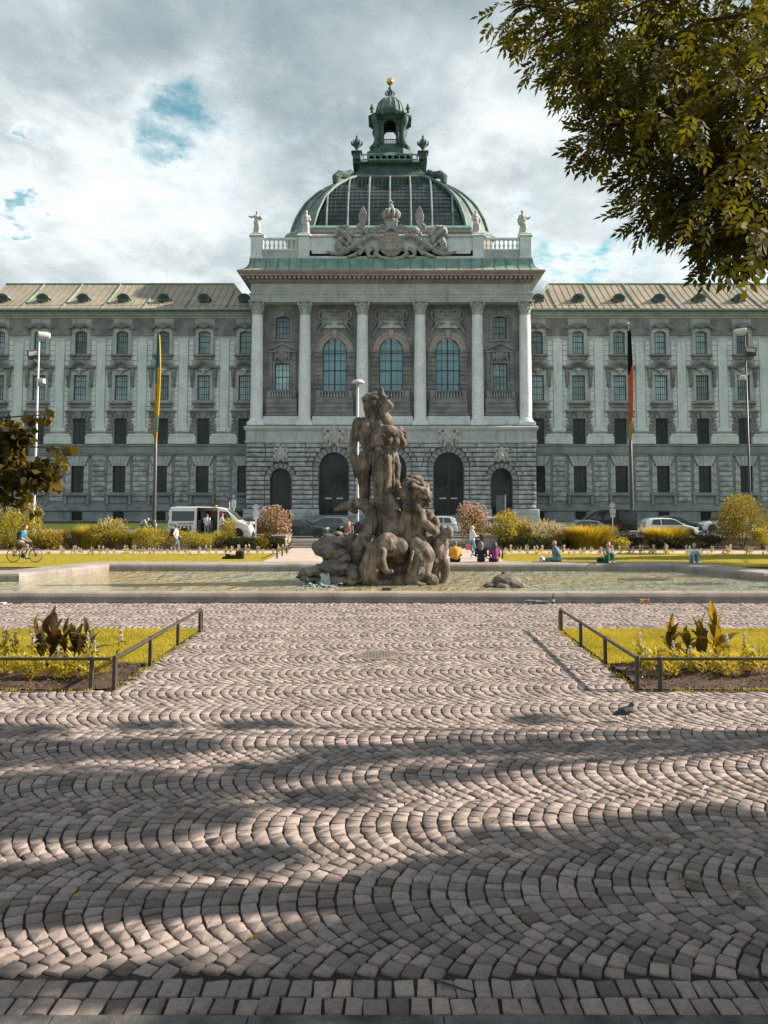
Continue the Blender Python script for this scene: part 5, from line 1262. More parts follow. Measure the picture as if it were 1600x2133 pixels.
# ---- four robed figures on the attic
def robed(name, label, X_, Y_, Z_, H, arms, lean=0.0, turn=0.0):
    k = H / 3.2; P = [('c', (0, 0, .1), (.05, 0, 1.2), .52, .42), ('c', (.05, 0, 1.2), (lean, 0, 2.2), .40, .36), ('c', (lean, 0, 2.2), (lean, 0, 2.62), .36, .16), ('e', (lean, -.02, 2.86), (.17, .2, .24)), ('e', (lean, .05, 2.95), (.19, .2, .2)), ('e', (.25, -.25, .7), (.22, .3, .7)), ('c', (-.3, -.2, 1.6), (.35, -.25, .6), .14, .2), ('c', (.3, -.15, 2.2), (-.25, -.3, 1.3), .13, .14)]
    for a in arms: P += chain([(lean + p[0], p[1], p[2]) for p in a], [.15, .13, .1, .08][:len(a)])
    P += [('b', (0, 0, -.02), (.6, .5, .1), None, .03)]
    P = [(p[0], tuple(np.array(p[1]) * k), tuple(np.array(p[2]) * k), *(p[3] * k, p[4] * k)) if p[0] == 'c' else (p[0], tuple(np.array(p[1]) * k), tuple(np.array(p[2]) * k), *p[3:]) for p in P]
    me = solid(name, P, .065, STATUE, .07, .03, 8); o = link(name, me); o.location = (X_, Y_, Z_); o.rotation_euler = (0, 0, turn)
    return tag(o, label, 'statue', 'robed statues on the attic balustrade')
yS = YA + .4; zS = Zp(487, YA) + .08
dn = [((-.35, 0, 2.4), (-.55, -.1, 1.8), (-.3, -.35, 1.4)), ((.35, 0, 2.4), (.5, -.15, 1.85), (.15, -.4, 1.7))]
robed('robed_statue', 'robed stone statue with outstretched arm on the attic, far left corner', Xp(535.7, 460, yS), yS, zS, 3.2, [((-.35, 0, 2.4), (-.75, -.1, 2.25), (-1.05, -.15, 2.35)), ((.35, 0, 2.4), (.6, -.1, 2.0), (.45, -.3, 2.3))], .0)
robed('robed_statue', 'robed stone statue with folded arms on the attic, left of the coat of arms', Xp(637, 460, yS), yS, zS, 3.25, dn, .05)
robed('robed_statue', 'robed stone statue holding a book on the attic, right of the coat of arms', Xp(991.5, 460, yS), yS, zS, 3.3, [((-.35, 0, 2.4), (-.5, -.15, 1.85), (-.1, -.45, 1.9)), ((.35, 0, 2.4), (.55, -.1, 1.8), (.5, -.2, 1.2))], -.02, .1)
robed('robed_statue', 'robed stone statue with one hand raised forward on the attic, far right corner', Xp(1089, 460, yS), yS, zS, 3.3, [((-.35, 0, 2.4), (-.55, 0, 1.8), (-.45, -.1, 1.2)), ((.35, 0, 2.4), (.65, -.15, 1.95), (.95, -.2, 2.15))], -.03)

# ================================================================== VEGETATION
def unit(a): return a / np.maximum(np.linalg.norm(a, axis=-1, keepdims=True), 1e-9)
def quad_leaves(P, D, U, L, W, tint, fold=.3):
    """one folded four-point leaf for each row"""
    L = np.asarray(L, float).reshape(-1, 1) * np.ones((len(P), 1)); W = np.asarray(W, float).reshape(-1, 1) * np.ones((len(P), 1))
    D = unit(D); S_ = unit(np.cross(D, U)); N = np.cross(S_, D)
    V = np.stack([P, P + D * L * .45 + S_ * W + N * W * fold, P + D * L, P + D * L * .45 - S_ * W + N * W * fold], 1).reshape(-1, 3)
    F = np.arange(len(P) * 4).reshape(-1, 4); return V, F, np.repeat(tint, 4)
def merge(L):
    V, F, T, o = [], [], [], 0
    for v, f, t in L: V.append(v); F.append(f + o); T.append(t); o += len(v)
    return np.concatenate(V), np.concatenate(F), np.concatenate(T)
def rdir(n): return unit(rng.normal(0, 1, (n, 3)))
def in_ellipsoid(n, c, r, shell=.35):
    d = rdir(n); rad = shell + (1 - shell) * rng.random((n, 1)) ** .6; return np.array(c) + d * rad * np.array(r), d
def bush_leaves(lumps, n, size, w=.45, up=.35, tj=.22, droop=0.0):
    tot = sum(r[0] * r[2] for _, r in lumps); out = []
    for c, r in lumps:
        k = max(20, int(n * r[0] * r[2] / tot)); P, d = in_ellipsoid(k, c, r, .45); P = P + rng.normal(0, size * .5, P.shape); P[:, 2] = np.maximum(P[:, 2], .02)
        D = unit(d + rdir(k) * .8 + np.array([0, 0, up])); D[:, 2] -= droop
        out.append(quad_leaves(P, D, rdir(k) * .6 + d, size * rng.uniform(.7, 1.3, k), size * w * rng.uniform(.7, 1.2, k), np.clip(rng.normal(.45, tj, k), 0, 1)))
    return merge(out)
def lumps_for(w, d, h, k, seed):
    r = random.Random(seed); out = [((0, 0, h * .5), (w * .72, d * .72, h * .5))]
    for i in range(k):
        a = r.uniform(0, 2 * math.pi); q = r.uniform(.35, .62); s = r.uniform(.3, .5); z = r.uniform(.3, .82)
        out.append(((w * q * math.cos(a), d * q * math.sin(a), h * z), (w * s, d * s, h * s * .62)))
    return out
YEL = leafmat('yellow_green_leaf', (0.20, 0.18, 0.024), (0.54, 0.46, 0.075), .4)
OLIVE = leafmat('olive_leaf', (0.10, 0.09, 0.018), (0.38, 0.30, 0.05), .4)
DARKL = leafmat('dark_hedge_leaf', (0.018, 0.026, 0.012), (0.075, 0.08, 0.025), .3)
CREAM = leafmat('cream_plume', (0.45, 0.38, 0.24), (0.72, 0.63, 0.45), .35, (1.1, 1.05, .9))
PINKF = leafmat('pink_petal', (0.55, 0.33, 0.38), (0.75, 0.55, 0.58), .35, (1.1, 1, 1))
PURP = leafmat('purple_spike', (0.22, 0.17, 0.24), (0.38, 0.3, 0.36), .3, (1, 1, 1))
ORNG = leafmat('reed_grass', (0.24, 0.185, 0.022), (0.60, 0.46, 0.06), .4)
WHITEF = leafmat('white_petal', (0.45, 0.42, 0.36), (0.68, 0.65, 0.58), .3, (1, 1, 1))
ASH = leafmat('ash_leaf', (0.036, 0.041, 0.012), (0.165, 0.15, 0.028), .56, (1.75, 1.65, .45))
SHADE = leafmat('shade_leaf', (0.032, 0.034, 0.010), (0.125, 0.108, 0.02), .3, (1.5, 1.4, .42))
LIND = leafmat('linden_leaf', (0.022, 0.026, 0.008), (0.15, 0.115, 0.016), .5, (1.9, 1.6, .4))
BARK = stone('tree_bark', (0.07, 0.055, 0.04), (0.14, 0.11, 0.085), scale=3, bump=.8)
CANNA = leafmat('canna_leaf_dark', (0.055, 0.035, 0.03), (0.16, 0.135, 0.045), .38, (1.9, 1.5, .6), .35)
CANNAY = leafmat('canna_leaf_bronze', (0.07, 0.06, 0.022), (0.24, 0.19, 0.03), .45, (1.9, 1.45, .4), .35)

def shrub(name, label, cat, cx, base, top, hw, Y, m, n=1800, size=.1, k=7, z0=0.0, depth=None, extra=None, w=.45, group=None, up=.35):
    """cx, base, top, hw are measured in the photograph at depth Y"""
    p = at(cx, base, Y); s = Y / F_PX; W_ = hw * s; h = Zp(top, Y) - z0; X_ = Xp(cx, base, Y)
    t = thing(name, label, cat, (X_, Y, z0), group=group); lp = lumps_for(W_, depth or W_ * .8, h, k, int(cx * 7 + base))
    V, F, T = bush_leaves(lp, n, size, w, up); link('foliage', np_mesh('foliage', V, F, m, T), t)
    mb = MB()
    for i in range(5):
        a = i * 1.25; mb.tube([(.06 * math.cos(a), .06 * math.sin(a), -.05), (W_ * .25 * math.cos(a), W_ * .2 * math.sin(a), h * .4), (W_ * .5 * math.cos(a), W_ * .4 * math.sin(a), h * .8)], [.04, .025, .01], 5)
    mb.build('stems', BARK, t)
    if extra:
        em, en, es, enm = extra; pts = []
        for c, r in lp:
            q, d = in_ellipsoid(max(6, int(en * r[0] / W_)), c, r, .95); kk = (d[:, 2] > -.1) ; q, d = q[kk], d[kk]
            for i in range(4): pts.append(quad_leaves(q + d * .03, unit(d + rdir(len(q)) * .9), d + rdir(len(q)) * .3, es, es * .5, rng.random(len(q))))
        V, F, T = merge(pts); link(enm, np_mesh(enm, V, F, em, T), t, kind='stuff')
    return t
def tuft(name, label, cx, base, top, hw, Y, m, n=1400, z0=0.0, wd=.018):
    s = Y / F_PX; W_ = hw * s; h = Zp(top, Y) - z0; t = thing(name, label, 'ornamental grass', (Xp(cx, base, Y), Y, z0))
    a = rng.uniform(0, 2 * math.pi, n); r0 = rng.random(n) ** .5 * W_ * .55; o = np.stack([np.cos(a), np.sin(a) * .7, 0 * a], 1)
    Bp = o * r0[:, None]; L = h * rng.uniform(.55, 1.05, n); lean = rng.uniform(.1, .5, n) * W_
    P1 = Bp + o * (lean * .35)[:, None] + np.array([0, 0, 1]) * (L * .62)[:, None]; P2 = Bp + o * (lean * 1.1)[:, None] + np.array([0, 0, 1]) * (L * rng.uniform(.8, 1.0, n))[:, None]
    sd_ = unit(np.cross(o, [0, 0, 1]) + rdir(n) * .4) * wd
    V = np.stack([Bp - sd_, Bp + sd_, P1 + sd_ * .8, P1 - sd_ * .8, P2 + sd_ * .2, P2 - sd_ * .2], 1).reshape(-1, 3)
    i = np.arange(n)[:, None] * 6; F = np.concatenate([i + [0, 1, 2, 3], i + [3, 2, 4, 5]]); link('blades', np_mesh('blades', V, F, m, np.repeat(np.clip(rng.normal(.5, .25, n), 0, 1), 6)), t); return t

# ---- hedge row and shrubs, left of the steps
shrub('privet_bush', 'large loose yellow-green bush below the left lamp mast', 'bush', 38, 1112, 1053, 54, 53, YEL, 3600, .11, 10)
shrub('clipped_shrub', 'low rounded olive shrub behind the cyclist', 'shrub', 22, 1146, 1108, 36, 51.6, OLIVE, 1800, .09)
shrub('leafy_shrub', 'low shrub with large glossy leaves right of the cyclist', 'shrub', 97, 1146, 1110, 38, 51.6, OLIVE, 1300, .14, w=.55)
tuft('reed_clump', 'fine yellow grass clump behind the glossy shrub on the left', 112, 1118, 1098, 32, 53, ORNG, 900)
tuft('reed_clump', 'wispy tall grass clump left of the cream plumed shrub', 188, 1122, 1090, 38, 53, ORNG, 1300)
def plumes(cx, base, top, hw, Y, label, n=60):
    t = shrub('plumed_shrub', label, 'shrub', cx, base, top + 6, hw, Y, YEL, 900, .1, 6); s = Y / F_PX; h = Zp(top, Y); W_ = hw * s; out = []
    for i in range(n):
        a, r = rng.uniform(0, 6.28), rng.random() ** .5 * W_ * .9; b = np.array([r * math.cos(a), r * math.sin(a) * .7 - .1, h * (1 - .45 * (r / W_) ** 2) - rng.uniform(.05, .35)]); d = unit(np.array([math.cos(a) * .5, math.sin(a) * .4, 1.0]))
        k = 26; tt = rng.random(k); P = b + d * (tt * .34)[:, None]; out.append(quad_leaves(P, unit(d + rdir(k) * .9), rdir(k), .1 * (1.1 - tt), .045 * (1.1 - tt), rng.random(k)))
    V, F, T = merge(out); link('plume', np_mesh('plume', V, F, CREAM, T), t, kind='stuff')
plumes(232, 1112, 1079, 36, 52.6, 'cream plumed shrub rising over the hedge on the left', 55)
shrub('flowering_hedge', 'tall leafy hedge with yellow flower spikes left of the walking man', 'hedge', 225, 1147, 1103, 52, 51.8, OLIVE, 2600, .09, 9, extra=(YEL, 260, .07, 'yellow_flowers'), depth=1.0)
shrub('lavender_shrub', 'small grey-purple flowering shrub between the hedges on the left', 'shrub', 268, 1118, 1098, 17, 52.4, PURP, 700, .07, 4)
shrub('yellow_flower_hedge', 'hedge with glowing yellow flowers just left of the walking man', 'hedge', 312, 1147, 1101, 45, 52.2, YEL, 2300, .09, 8, depth=1.0)
shrub('low_hedge', 'low clipped hedge between the walking man and the van', 'hedge', 405, 1147, 1107, 55, 52.0, YEL, 2400, .08, 10, depth=1.0)
shrub('dark_shrub', 'dark low shrub under the wall in front of the van bonnet', 'shrub', 500, 1150, 1120, 48, 52.4, DARKL, 1900, .1, 8, depth=.9)
shrub('upright_bush', 'small upright yellow-green bush in front of the van', 'bush', 478, 1118, 1079, 20, 54.2, YEL, 1300, .09, 5, z0=.45)
FLB = dict(extra=(PINKF, 190, .09, 'blossoms'))
shrub('flowering_bush', 'big round bush with pink blossoms right of the van', 'flowering bush', 573, 1125, 1053, 42, 53.2, OLIVE, 4200, .085, 9, **FLB)
shrub('dark_shrub', 'dark leafy plant below the pink flowering bush by the steps', 'shrub', 570, 1150, 1122, 32, 51.8, DARKL, 1100, .12, 6)
shrub('red_leaf_shrub', 'small reddish leafed plant in the bed left of the steps', 'shrub', 546, 1154, 1122, 13, 50.9, CANNAY, 220, .2, 4, w=.3, up=1.0)
for i, (x, nm) in enumerate(((65, 'behind the front wheel of the bicycle'), (150, 'below the wispy grass clump'), (268, 'below the grey-purple shrub'), (350, 'behind the walking man'), (455, 'in front of the open van door'))):
    shrub('hedge_plant', 'dense olive hedge plant ' + nm, 'hedge', x, 1148, 1106 - (i % 2) * 4, 38, 53.2, OLIVE if i % 2 else YEL, 1500, .09, 7, depth=.8)
# ---- right of the steps
shrub('flowering_bush', 'round bush with pink blossoms behind the standing woman', 'flowering bush', 984, 1125, 1052, 38, 53.2, OLIVE, 3800, .085, 9, **FLB)
shrub('upright_bush', 'tall yellow-green bush behind the woman in purple', 'bush', 1052, 1148, 1064, 34, 52.4, YEL, 2600, .1, 8)
shrub('upright_bush', 'shorter yellow-green bush left of the cream plumed shrub', 'bush', 1092, 1148, 1076, 26, 52.8, YEL, 1800, .1, 6)
plumes(1136, 1130, 1083, 46, 52.4, 'cream plumed shrub behind the bald seated man', 95)
shrub('dark_shrub', 'dark hedge foot below the cream plumed shrub on the right', 'shrub', 1100, 1150, 1118, 70, 51.6, DARKL, 1700, .1, 8, depth=.7)
tuft('reed_clump', 'broad bright yellow grass clump left of the woman in green trousers', 1228, 1146, 1091, 66, 52.2, ORNG, 3600)
shrub('yellow_shrub', 'small bright yellow shrub behind the woman in green trousers', 'shrub', 1290, 1146, 1122, 26, 51.4, YEL, 900, .08, 5)
tuft('reed_clump', 'broad yellow grass clump in front of the white hatchback', 1388, 1142, 1094, 60, 52.6, ORNG, 3200)
shrub('dark_shrub', 'long dark clipped hedge below the grass in front of the white hatchback', 'hedge', 1400, 1150, 1117, 72, 51.6, DARKL, 2600, .09, 10, depth=.8)
shrub('round_bush', 'huge dense round olive bush at the right below the lamp mast', 'bush', 1548, 1146, 1028, 74, 53.0, OLIVE, 7000, .1, 14)
shrub('yellow_shrub', 'bright yellow shrub in front of the huge round bush', 'shrub', 1590, 1150, 1098, 26, 51.2, YEL, 1300, .1, 6)
for i, (x, nm) in enumerate(((1180, 'behind the bald seated person'), (1310, 'between the two broad grass clumps'), (1470, 'left of the huge round bush'), (1052, 'below the tall yellow-green bush'))):
    shrub('hedge_plant', 'dark dense hedge plant ' + nm, 'hedge', x, 1149, 1110, 44, 52.9, DARKL, 1700, .09, 7, depth=.8)
# ---- edging row of small white flowers along the far lawn
def flower_plant(seed, hgt=.42):
    r = np.random.default_rng(seed); out = []; mi = []; k = 34
    P = np.c_[r.normal(0, .07, k), r.normal(0, .07, k), r.uniform(.02, hgt * .6, k)]; a = quad_leaves(P, unit(r.normal(0, 1, (k, 3)) + [0, 0, .6]), r.normal(0, 1, (k, 3)), .1, .035, r.random(k)); out.append(a); mi += [0] * k
    for s in range(2):
        b = np.array([r.normal(0, .06), r.normal(0, .06), hgt * .5]); k = 22; t = r.random(k); P = b + np.c_[r.normal(0, .015, k), r.normal(0, .015, k), t * hgt * .6]
        out.append(quad_leaves(P, unit(r.normal(0, 1, (k, 3))), r.normal(0, 1, (k, 3)), .06, .03, r.random(k))); mi += [1] * k
    V, F, T = merge(out); return np_mesh('flower_plant', V, F, [YEL, WHITEF], T, mi=mi)
FP = [flower_plant(i) for i in range(5)]
for x0, x1 in ((40, 596), (1050, 1598)):
    x = x0
    while x < x1:
        p = gnd(x, 1154); o = link('bedding_plant', rnd.choice(FP), None, (p.x, 46.4 + rnd.uniform(-.7, .6), 0)); o.rotation_euler = (0, 0, rnd.uniform(0, 6)); s = rnd.uniform(.5, 1.2); o.scale = (s, s, s)
        tag(o, 'small white-flowered bedding plant in the row edging the far lawn', 'flower plant', 'white flowers edging the far lawn'); x += rnd.uniform(7, 20)
def slender(px, top, Y=50.9):
    h = Zp(top, Y); t = thing('young_tree', 'thin staked sapling stem in the bed near the %s' % ('cyclist' if px < 500 else 'grass clump'), 'sapling', (Xp(px, 1145, Y), Y, 0)); MB().tube([(0, 0, 0), (.02, 0, h * .6), (0, 0, h)], [.03, .025, .012], 6).build('stem', BARK, t)

# ---- the two fenced beds in front
def grass_blades(x0, x1, y0, y1, n):
    P = np.c_[rng.uniform(x0, x1, n), rng.uniform(y0, y1, n), np.zeros(n)]; h = rng.uniform(.025, .075, n); d = unit(np.c_[rng.normal(0, .5, n), rng.normal(0, .5, n), np.ones(n)]); s = unit(np.cross(d, rdir(n))) * .005
    pt = .5 + .3 * np.sin(P[:, 0] * 1.9 + 1.3 * np.sin(P[:, 1] * 2.3)) * np.sin(P[:, 1] * 1.6 + P[:, 0] * .7)
    V = np.stack([P - s, P + s, P + d * h[:, None]], 1).reshape(-1, 3); return V, np.arange(3 * n).reshape(-1, 3), np.repeat(np.clip(pt + rng.normal(0, .2, n), 0, 1), 3)
BX = 10.2
for sx, xe in ((-1, LB), (1, RB)):
    x0, x1 = sorted((sx * BX, xe))
    sheet('lawn', x0, x1, BEDS, BED1, .004, LAWN, nx=6, ny=4)
    V, F, T = grass_blades(x0, x1, BEDS + .02, BED1 - .02, 60000)
    tag(link('grass', np_mesh('grass', V, F, BLADE, T)), 'short sunlit yellow-green grass inside the %s fence' % ('left' if sx < 0 else 'right'), 'grass', kind='stuff')
    # soil, gently heaped
    nx, ny = 70, 26; X_, Y_ = np.meshgrid(np.linspace(x0, x1, nx), np.linspace(BED0, BEDS + .05, ny), indexing='ij')
    Z_ = .02 + .035 * np.sin(X_ * 5.1 + 2 * np.sin(Y_ * 4)) * np.sin(Y_ * 6.3) + rng.normal(0, .012, X_.shape); Z_ *= np.minimum(1, (Y_ - BED0) * 6 + .1)
    V = np.stack([X_, Y_, Z_], -1).reshape(-1, 3); i = np.arange(nx * ny).reshape(nx, ny); F = np.stack([i[:-1, :-1], i[1:, :-1], i[1:, 1:], i[:-1, 1:]], -1).reshape(-1, 4)
    tag(link('soil', np_mesh('soil', V, F, SOIL, smooth=True)), 'dark mulched soil strip along the %s fence' % ('left' if sx < 0 else 'right'), 'soil', kind='structure')
    k = 2600; P = np.c_[rng.uniform(x0, x1, k), rng.uniform(BED0 + .03, BEDS, k), rng.uniform(.01, .06, k)]
    V, F, T = quad_leaves(P, unit(rng.normal(0, 1, (k, 3)) * [1, 1, .3]), rdir(k) * .5 + [0, 0, 1], rng.uniform(.02, .06, k), rng.uniform(.008, .02, k), rng.random(k))
    tag(link('bark_mulch', np_mesh('bark_mulch', V, F, leafmat('bark_chip', (.06, .04, .03), (.2, .14, .1), .02), T)), 'scattered bark chips on the soil of the %s bed' % ('left' if sx < 0 else 'right'), 'bark mulch', kind='stuff')
def blade_leaf(L, W, bend, fold, seed):
    r = random.Random(seed); n = 8; V = []; F = []
    for i in range(n + 1):
        t = i / n; w = W * math.sin(math.pi * min(1, t ** .8 * .98 + .01)) ** .85 * (1 - .25 * t); a = bend * t * t
        c = np.array([L * math.sin(a) * t * .9, 0, L * t * math.cos(a * .6)])
        for s in (-1, -.5, 0, .5, 1): V.append((c[0] - abs(s) * w * fold + .006 * math.sin(9 * t + s * 3 + seed), s * w, c[2] + .01 * math.sin(7 * t + seed) * s))
    for i in range(n):
        for j in range(4): F.append((i * 5 + j, i * 5 + j + 1, i * 5 + j + 6, i * 5 + j + 5))
    return V, F
def canna(px, base, top, label, m, nl=6, seed=0, lean=0.0):
    r = random.Random(seed); g = gnd(px, base); sc = (base - top) * g.y / F_PX; t = thing('canna_plant', label, 'canna', (g.x, g.y, .01), r.uniform(0, 6), 'cannas in the fenced beds')
    st_ = MB(); st_.tube([(0, 0, 0), (lean * .3, 0, sc * .4), (lean, 0, sc * .8)], [.016, .014, .008], 6); st_.build('stem', m, t).data.attributes.new('tint', 'FLOAT', 'POINT')
    for i in range(nl):
        L = sc * r.uniform(.36, .56); V, F = blade_leaf(L, L * r.uniform(.2, .28), r.uniform(-.2, .9), r.uniform(.1, .4), i + seed); me = np_mesh('leaf', V, F, m, np.full(len(V), r.uniform(.0, 1)), True)
        o = link('leaf', me, t, (lean * i / nl, 0, sc * (.06 + .5 * i / nl))); o.rotation_euler = (r.uniform(-.25, .25), r.uniform(.2, .8) * (1.2 - .8 * i / nl), i * 2.4 + r.uniform(-.4, .4))
    V, F = blade_leaf(sc * .42, sc * .06, .2, .5, seed); o = link('leaf', np_mesh('leaf', V, F, m, np.full(len(V), .8), True), t, (lean * .85, 0, sc * .6)); o.rotation_euler = (.1, lean, 0)
for i, (px, base, top, lab) in enumerate(((84, 1385, 1283, 'dark-leaved canna, leftmost in the left bed'), (108, 1388, 1266, 'tallest dark-leaved canna in the left bed'), (134, 1382, 1288, 'dark-leaved canna in the middle of the left bed'), (160, 1386, 1290, 'dark-leaved canna right of the middle of the left bed'), (184, 1384, 1284, 'dark-leaved canna, rightmost in the left bed'))): canna(px, base, top, lab, CANNA, 8, i + 2, (i - 2) * .06)
for i, (px, base, top, lab) in enumerate(((1402, 1380, 1281, 'bronze-leaved canna, leftmost in the right bed'), (1436, 1388, 1292, 'broad-leaved bronze canna second from the left in the right bed'), (1462, 1386, 1280, 'bronze-leaved canna left of the tallest one in the right bed'), (1492, 1384, 1252, 'tallest bronze-leaved canna in the right bed'))): canna(px, base, top, lab, CANNAY, 8, i + 21, (i - 1.5) * .06)
def salvia(seed):
    r = np.random.default_rng(seed); out = []; mi = []; k = 60
    P = np.c_[r.normal(0, .035, k), r.normal(0, .035, k), r.uniform(.02, .42, k)]; out.append(quad_leaves(P, unit(r.normal(0, 1, (k, 3)) + [0, 0, -.2]), r.normal(0, 1, (k, 3)), .085, .018, r.random(k))); mi += [0] * k
    k = 90; t = r.random(k); P = np.c_[r.normal(0, .014, k), r.normal(0, .014, k), .38 + t * .2]; out.append(quad_leaves(P, unit(r.normal(0, 1, (k, 3))), r.normal(0, 1, (k, 3)), .034, .014, r.random(k))); mi += [1] * k
    V, F, T = merge(out); return np_mesh('salvia', V, F, [YEL, WHITEF], T, mi=mi)
SAL = [salvia(i) for i in range(3)]
def tuft_mesh(seed):
    r = np.random.default_rng(seed); k = 150; a = r.uniform(0, 6.28, k); rad = r.random(k) ** .5; P = np.c_[rad * .1 * np.cos(a), rad * .1 * np.sin(a), r.uniform(.03, .24, k)]; D = unit(np.c_[np.cos(a), np.sin(a), r.uniform(.1, 1.1, k)])
    V, F, T = quad_leaves(P, D, np.c_[0 * a, 0 * a, 0 * a + 1] + r.normal(0, .3, (k, 3)), r.uniform(.06, .13, k), .014, np.clip(r.normal(.6, .25, k), 0, 1)); return np_mesh('foliage_tuft', V, F, YEL, T)
TUF = [tuft_mesh(i) for i in range(4)]
ORD = ['first', 'second', 'third', 'fourth', 'fifth', 'sixth', 'seventh', 'eighth', 'ninth']
def spot(me, px, py, label, cat, group, s):
    g = gnd(px, py); o = link(me[0], rnd.choice(me[1]), None, (g.x, g.y, .015)); o.scale = (s, s, s); o.rotation_euler = (0, 0, rnd.uniform(0, 6)); return tag(o, label, cat, group)
for side, xs_ in (('left', ((10, 1392, 1.25), (68, 1398, 1.1), (88, 1388, .95), (182, 1390, 1.0), (196, 1400, .9), (252, 1382, 1.05), (30, 1384, 1.0), (120, 1402, .7))), ('right', ((1334, 1390, 1.0), (1346, 1408, .8), (1404, 1398, .85), (1440, 1404, .8), (1516, 1395, 1.05), (1553, 1384, .9), (1570, 1402, .8), (1478, 1402, .7)))):
    for i, (px, py, s) in enumerate(sorted(xs_)): spot(('white_salvia', SAL), px, py, '%s white-spiked salvia counted from the left in the %s fenced bed' % (ORD[i], side), 'salvia', 'white salvias in the %s bed' % side, s)
for side, xs_ in (('left', ((12, 1412, 1.3), (92, 1416, 1.5), (45, 1405, 1.2), (160, 1412, 1.4), (206, 1412, 1.2), (130, 1418, 1.0), (220, 1395, .9), (66, 1420, 1.1), (182, 1420, .9))), ('right', ((1366, 1404, 1.5), (1398, 1412, 1.1), (1472, 1408, 1.4), (1496, 1400, 1.2), (1430, 1398, 1.2), (1545, 1404, 1.3), (1588, 1406, 1.5), (1378, 1388, 1.0), (1520, 1414, 1.1)))):
    for i, (px, py, s) in enumerate(sorted(xs_)): spot(('foliage_tuft', TUF), px, py, '%s feathery yellow-green tuft from the left in the %s fenced bed' % (ORD[i], side), 'bedding plant', 'yellow-green tufts in the %s bed' % side, s)

# ---- knee-high rail fences
RAILM = plain('brown_iron', (0.085, 0.07, 0.06), .55, .3, var=.25, bump=.3)
def fence(label, sx, xe):
    f = thing('knee_rail_fence', label, 'fence', (xe, BED0, 0), world=True); H = .50
    ys = [BED0 + .02 + (BED1 - .35 - BED0) * i / 3 for i in range(4)]; P = [(xe, y) for y in ys] + [(xe + sx * (.33 + 2.6 * i), BED0 - .06) for i in range(3)]
    for x, y in P: MB().cbox(x - .03, x + .03, y - .028, y + .028, -.05, H + .012, .006).build('post', RAILM, f)
    MB().cbox(xe - .022, xe + .022, ys[0], ys[-1], H - .045, H, .004).build('rail', RAILM, f); MB().cbox(*sorted((xe + sx * .03, xe + sx * 6.5)), BED0 - .08, BED0 - .04, H - .045, H, .004).build('rail', RAILM, f)
    y = ys[-1]; MB().tube([(xe, y, H - .03), (xe, y + .1, H + .0), (xe + .0, y + .22, H - .1), (xe, y + .25, H - .3), (xe, y + .25, -.02)], .018, 6).build('hoop', RAILM, f)
fence('knee-high brown iron rail fence round the left flower bed', -1, LB + .06); fence('knee-high brown iron rail fence round the right flower bed', 1, RB - .06)
def far_rail(px0, label, sx):
    a = gnd(px0, 1164); f = thing('knee_rail_fence', label, 'fence', (a.x, a.y, 0), world=True)
    for i in range(3): MB().cbox(a.x - .04, a.x + .04, a.y + i * 2 - .03, a.y + i * 2 + .03, 0, .5, .008).build('post', RAILM, f)
    MB().box(a.x - .03, a.x + .03, a.y, a.y + 4, .45, .5).build('rail', RAILM, f)
far_rail(577, 'short rail fence at the edge of the far lawn left of the steps', -1); far_rail(1047, 'short rail fence at the edge of the far lawn right of the seated women', 1)

# ---- trees
def limb(mb, a, b, r0, r1, sag=.15, seg=5):
    a, b = Vector(a), Vector(b); m1 = a.lerp(b, .4) + Vector((0, 0, (b - a).length * sag)); mb.tube([a, a.lerp(m1, .6), m1, m1.lerp(b, .55), b], [r0, r0 * .8, r0 * .6, (r0 + r1) * .3, r1], seg)
def pinnate(P, D, U, L, nl, lw, tint):
    """compound leaves with nl pairs plus an end leaflet"""
    out = []; D = unit(D); S_ = unit(np.cross(D, U)); N = np.cross(S_, D); L = L[:, None]
    for i in range(nl):
        t = .28 + .62 * i / nl; c = P + D * L * t - N * L * .1 * t * t
        for s in (-1, 1): out.append(quad_leaves(c, D * .75 + S_ * s + rdir(len(P)) * .18, N + rdir(len(P)) * .25, L[:, 0] * .40, L[:, 0] * .40 * lw, np.clip(tint + rng.normal(0, .08, len(P)), 0, 1), .2))
    out.append(quad_leaves(P + D * L * .88, D, N, L[:, 0] * .42, L[:, 0] * .42 * lw, tint, .2)); return out
tr = thing('ash_tree', 'ash tree whose drooping crown fills the upper right', 'tree', (8.2, 7.2, 0))
ORG = np.array([8.2, 7.2, 0])
CL = [(1100, 12, 8.4, .38, .6, .3, 95), (1190, 55, 8.2, .55, .8, .45, 190), (1240, 140, 8.0, .42, .6, .36, 150), (1330, 60, 7.6, .75, 1, .6, 300), (1290, 222, 7.7, .3, .5, .26, 100), (1252, 288, 7.5, .2, .35, .12, 60), (1372, 215, 7.4, .55, .8, .5, 250),
      (1395, 345, 7.2, .4, .6, .36, 170), (1362, 425, 7.1, .2, .35, .2, 70), (1480, 110, 7.0, .75, 1, .75, 330), (1490, 300, 6.9, .55, .8, .52, 260), (1478, 440, 6.8, .34, .5, .3, 140), (1565, 420, 6.6, .45, .7, .42, 200), (1530, 505, 6.6, .22, .4, .16, 80), (1600, 230, 6.3, .6, .9, .7, 260),
      (1420, -120, 7.2, 1.2, 1.4, .8, 320), (1200, -130, 8.3, .8, 1.1, .5, 140), (1750, 60, 6.6, 1.2, 1.4, 1.1, 260), (1800, 380, 6.4, 1.0, 1.2, .8, 220), (1680, 480, 6.3, .4, .6, .3, 80), (2100, 100, 7, 1.6, 1.8, 1.6, 220), (2100, -500, 7.5, 2.2, 2.2, 1.6, 220), (1600, -500, 7.5, 2.0, 2.0, 1.5, 200)]
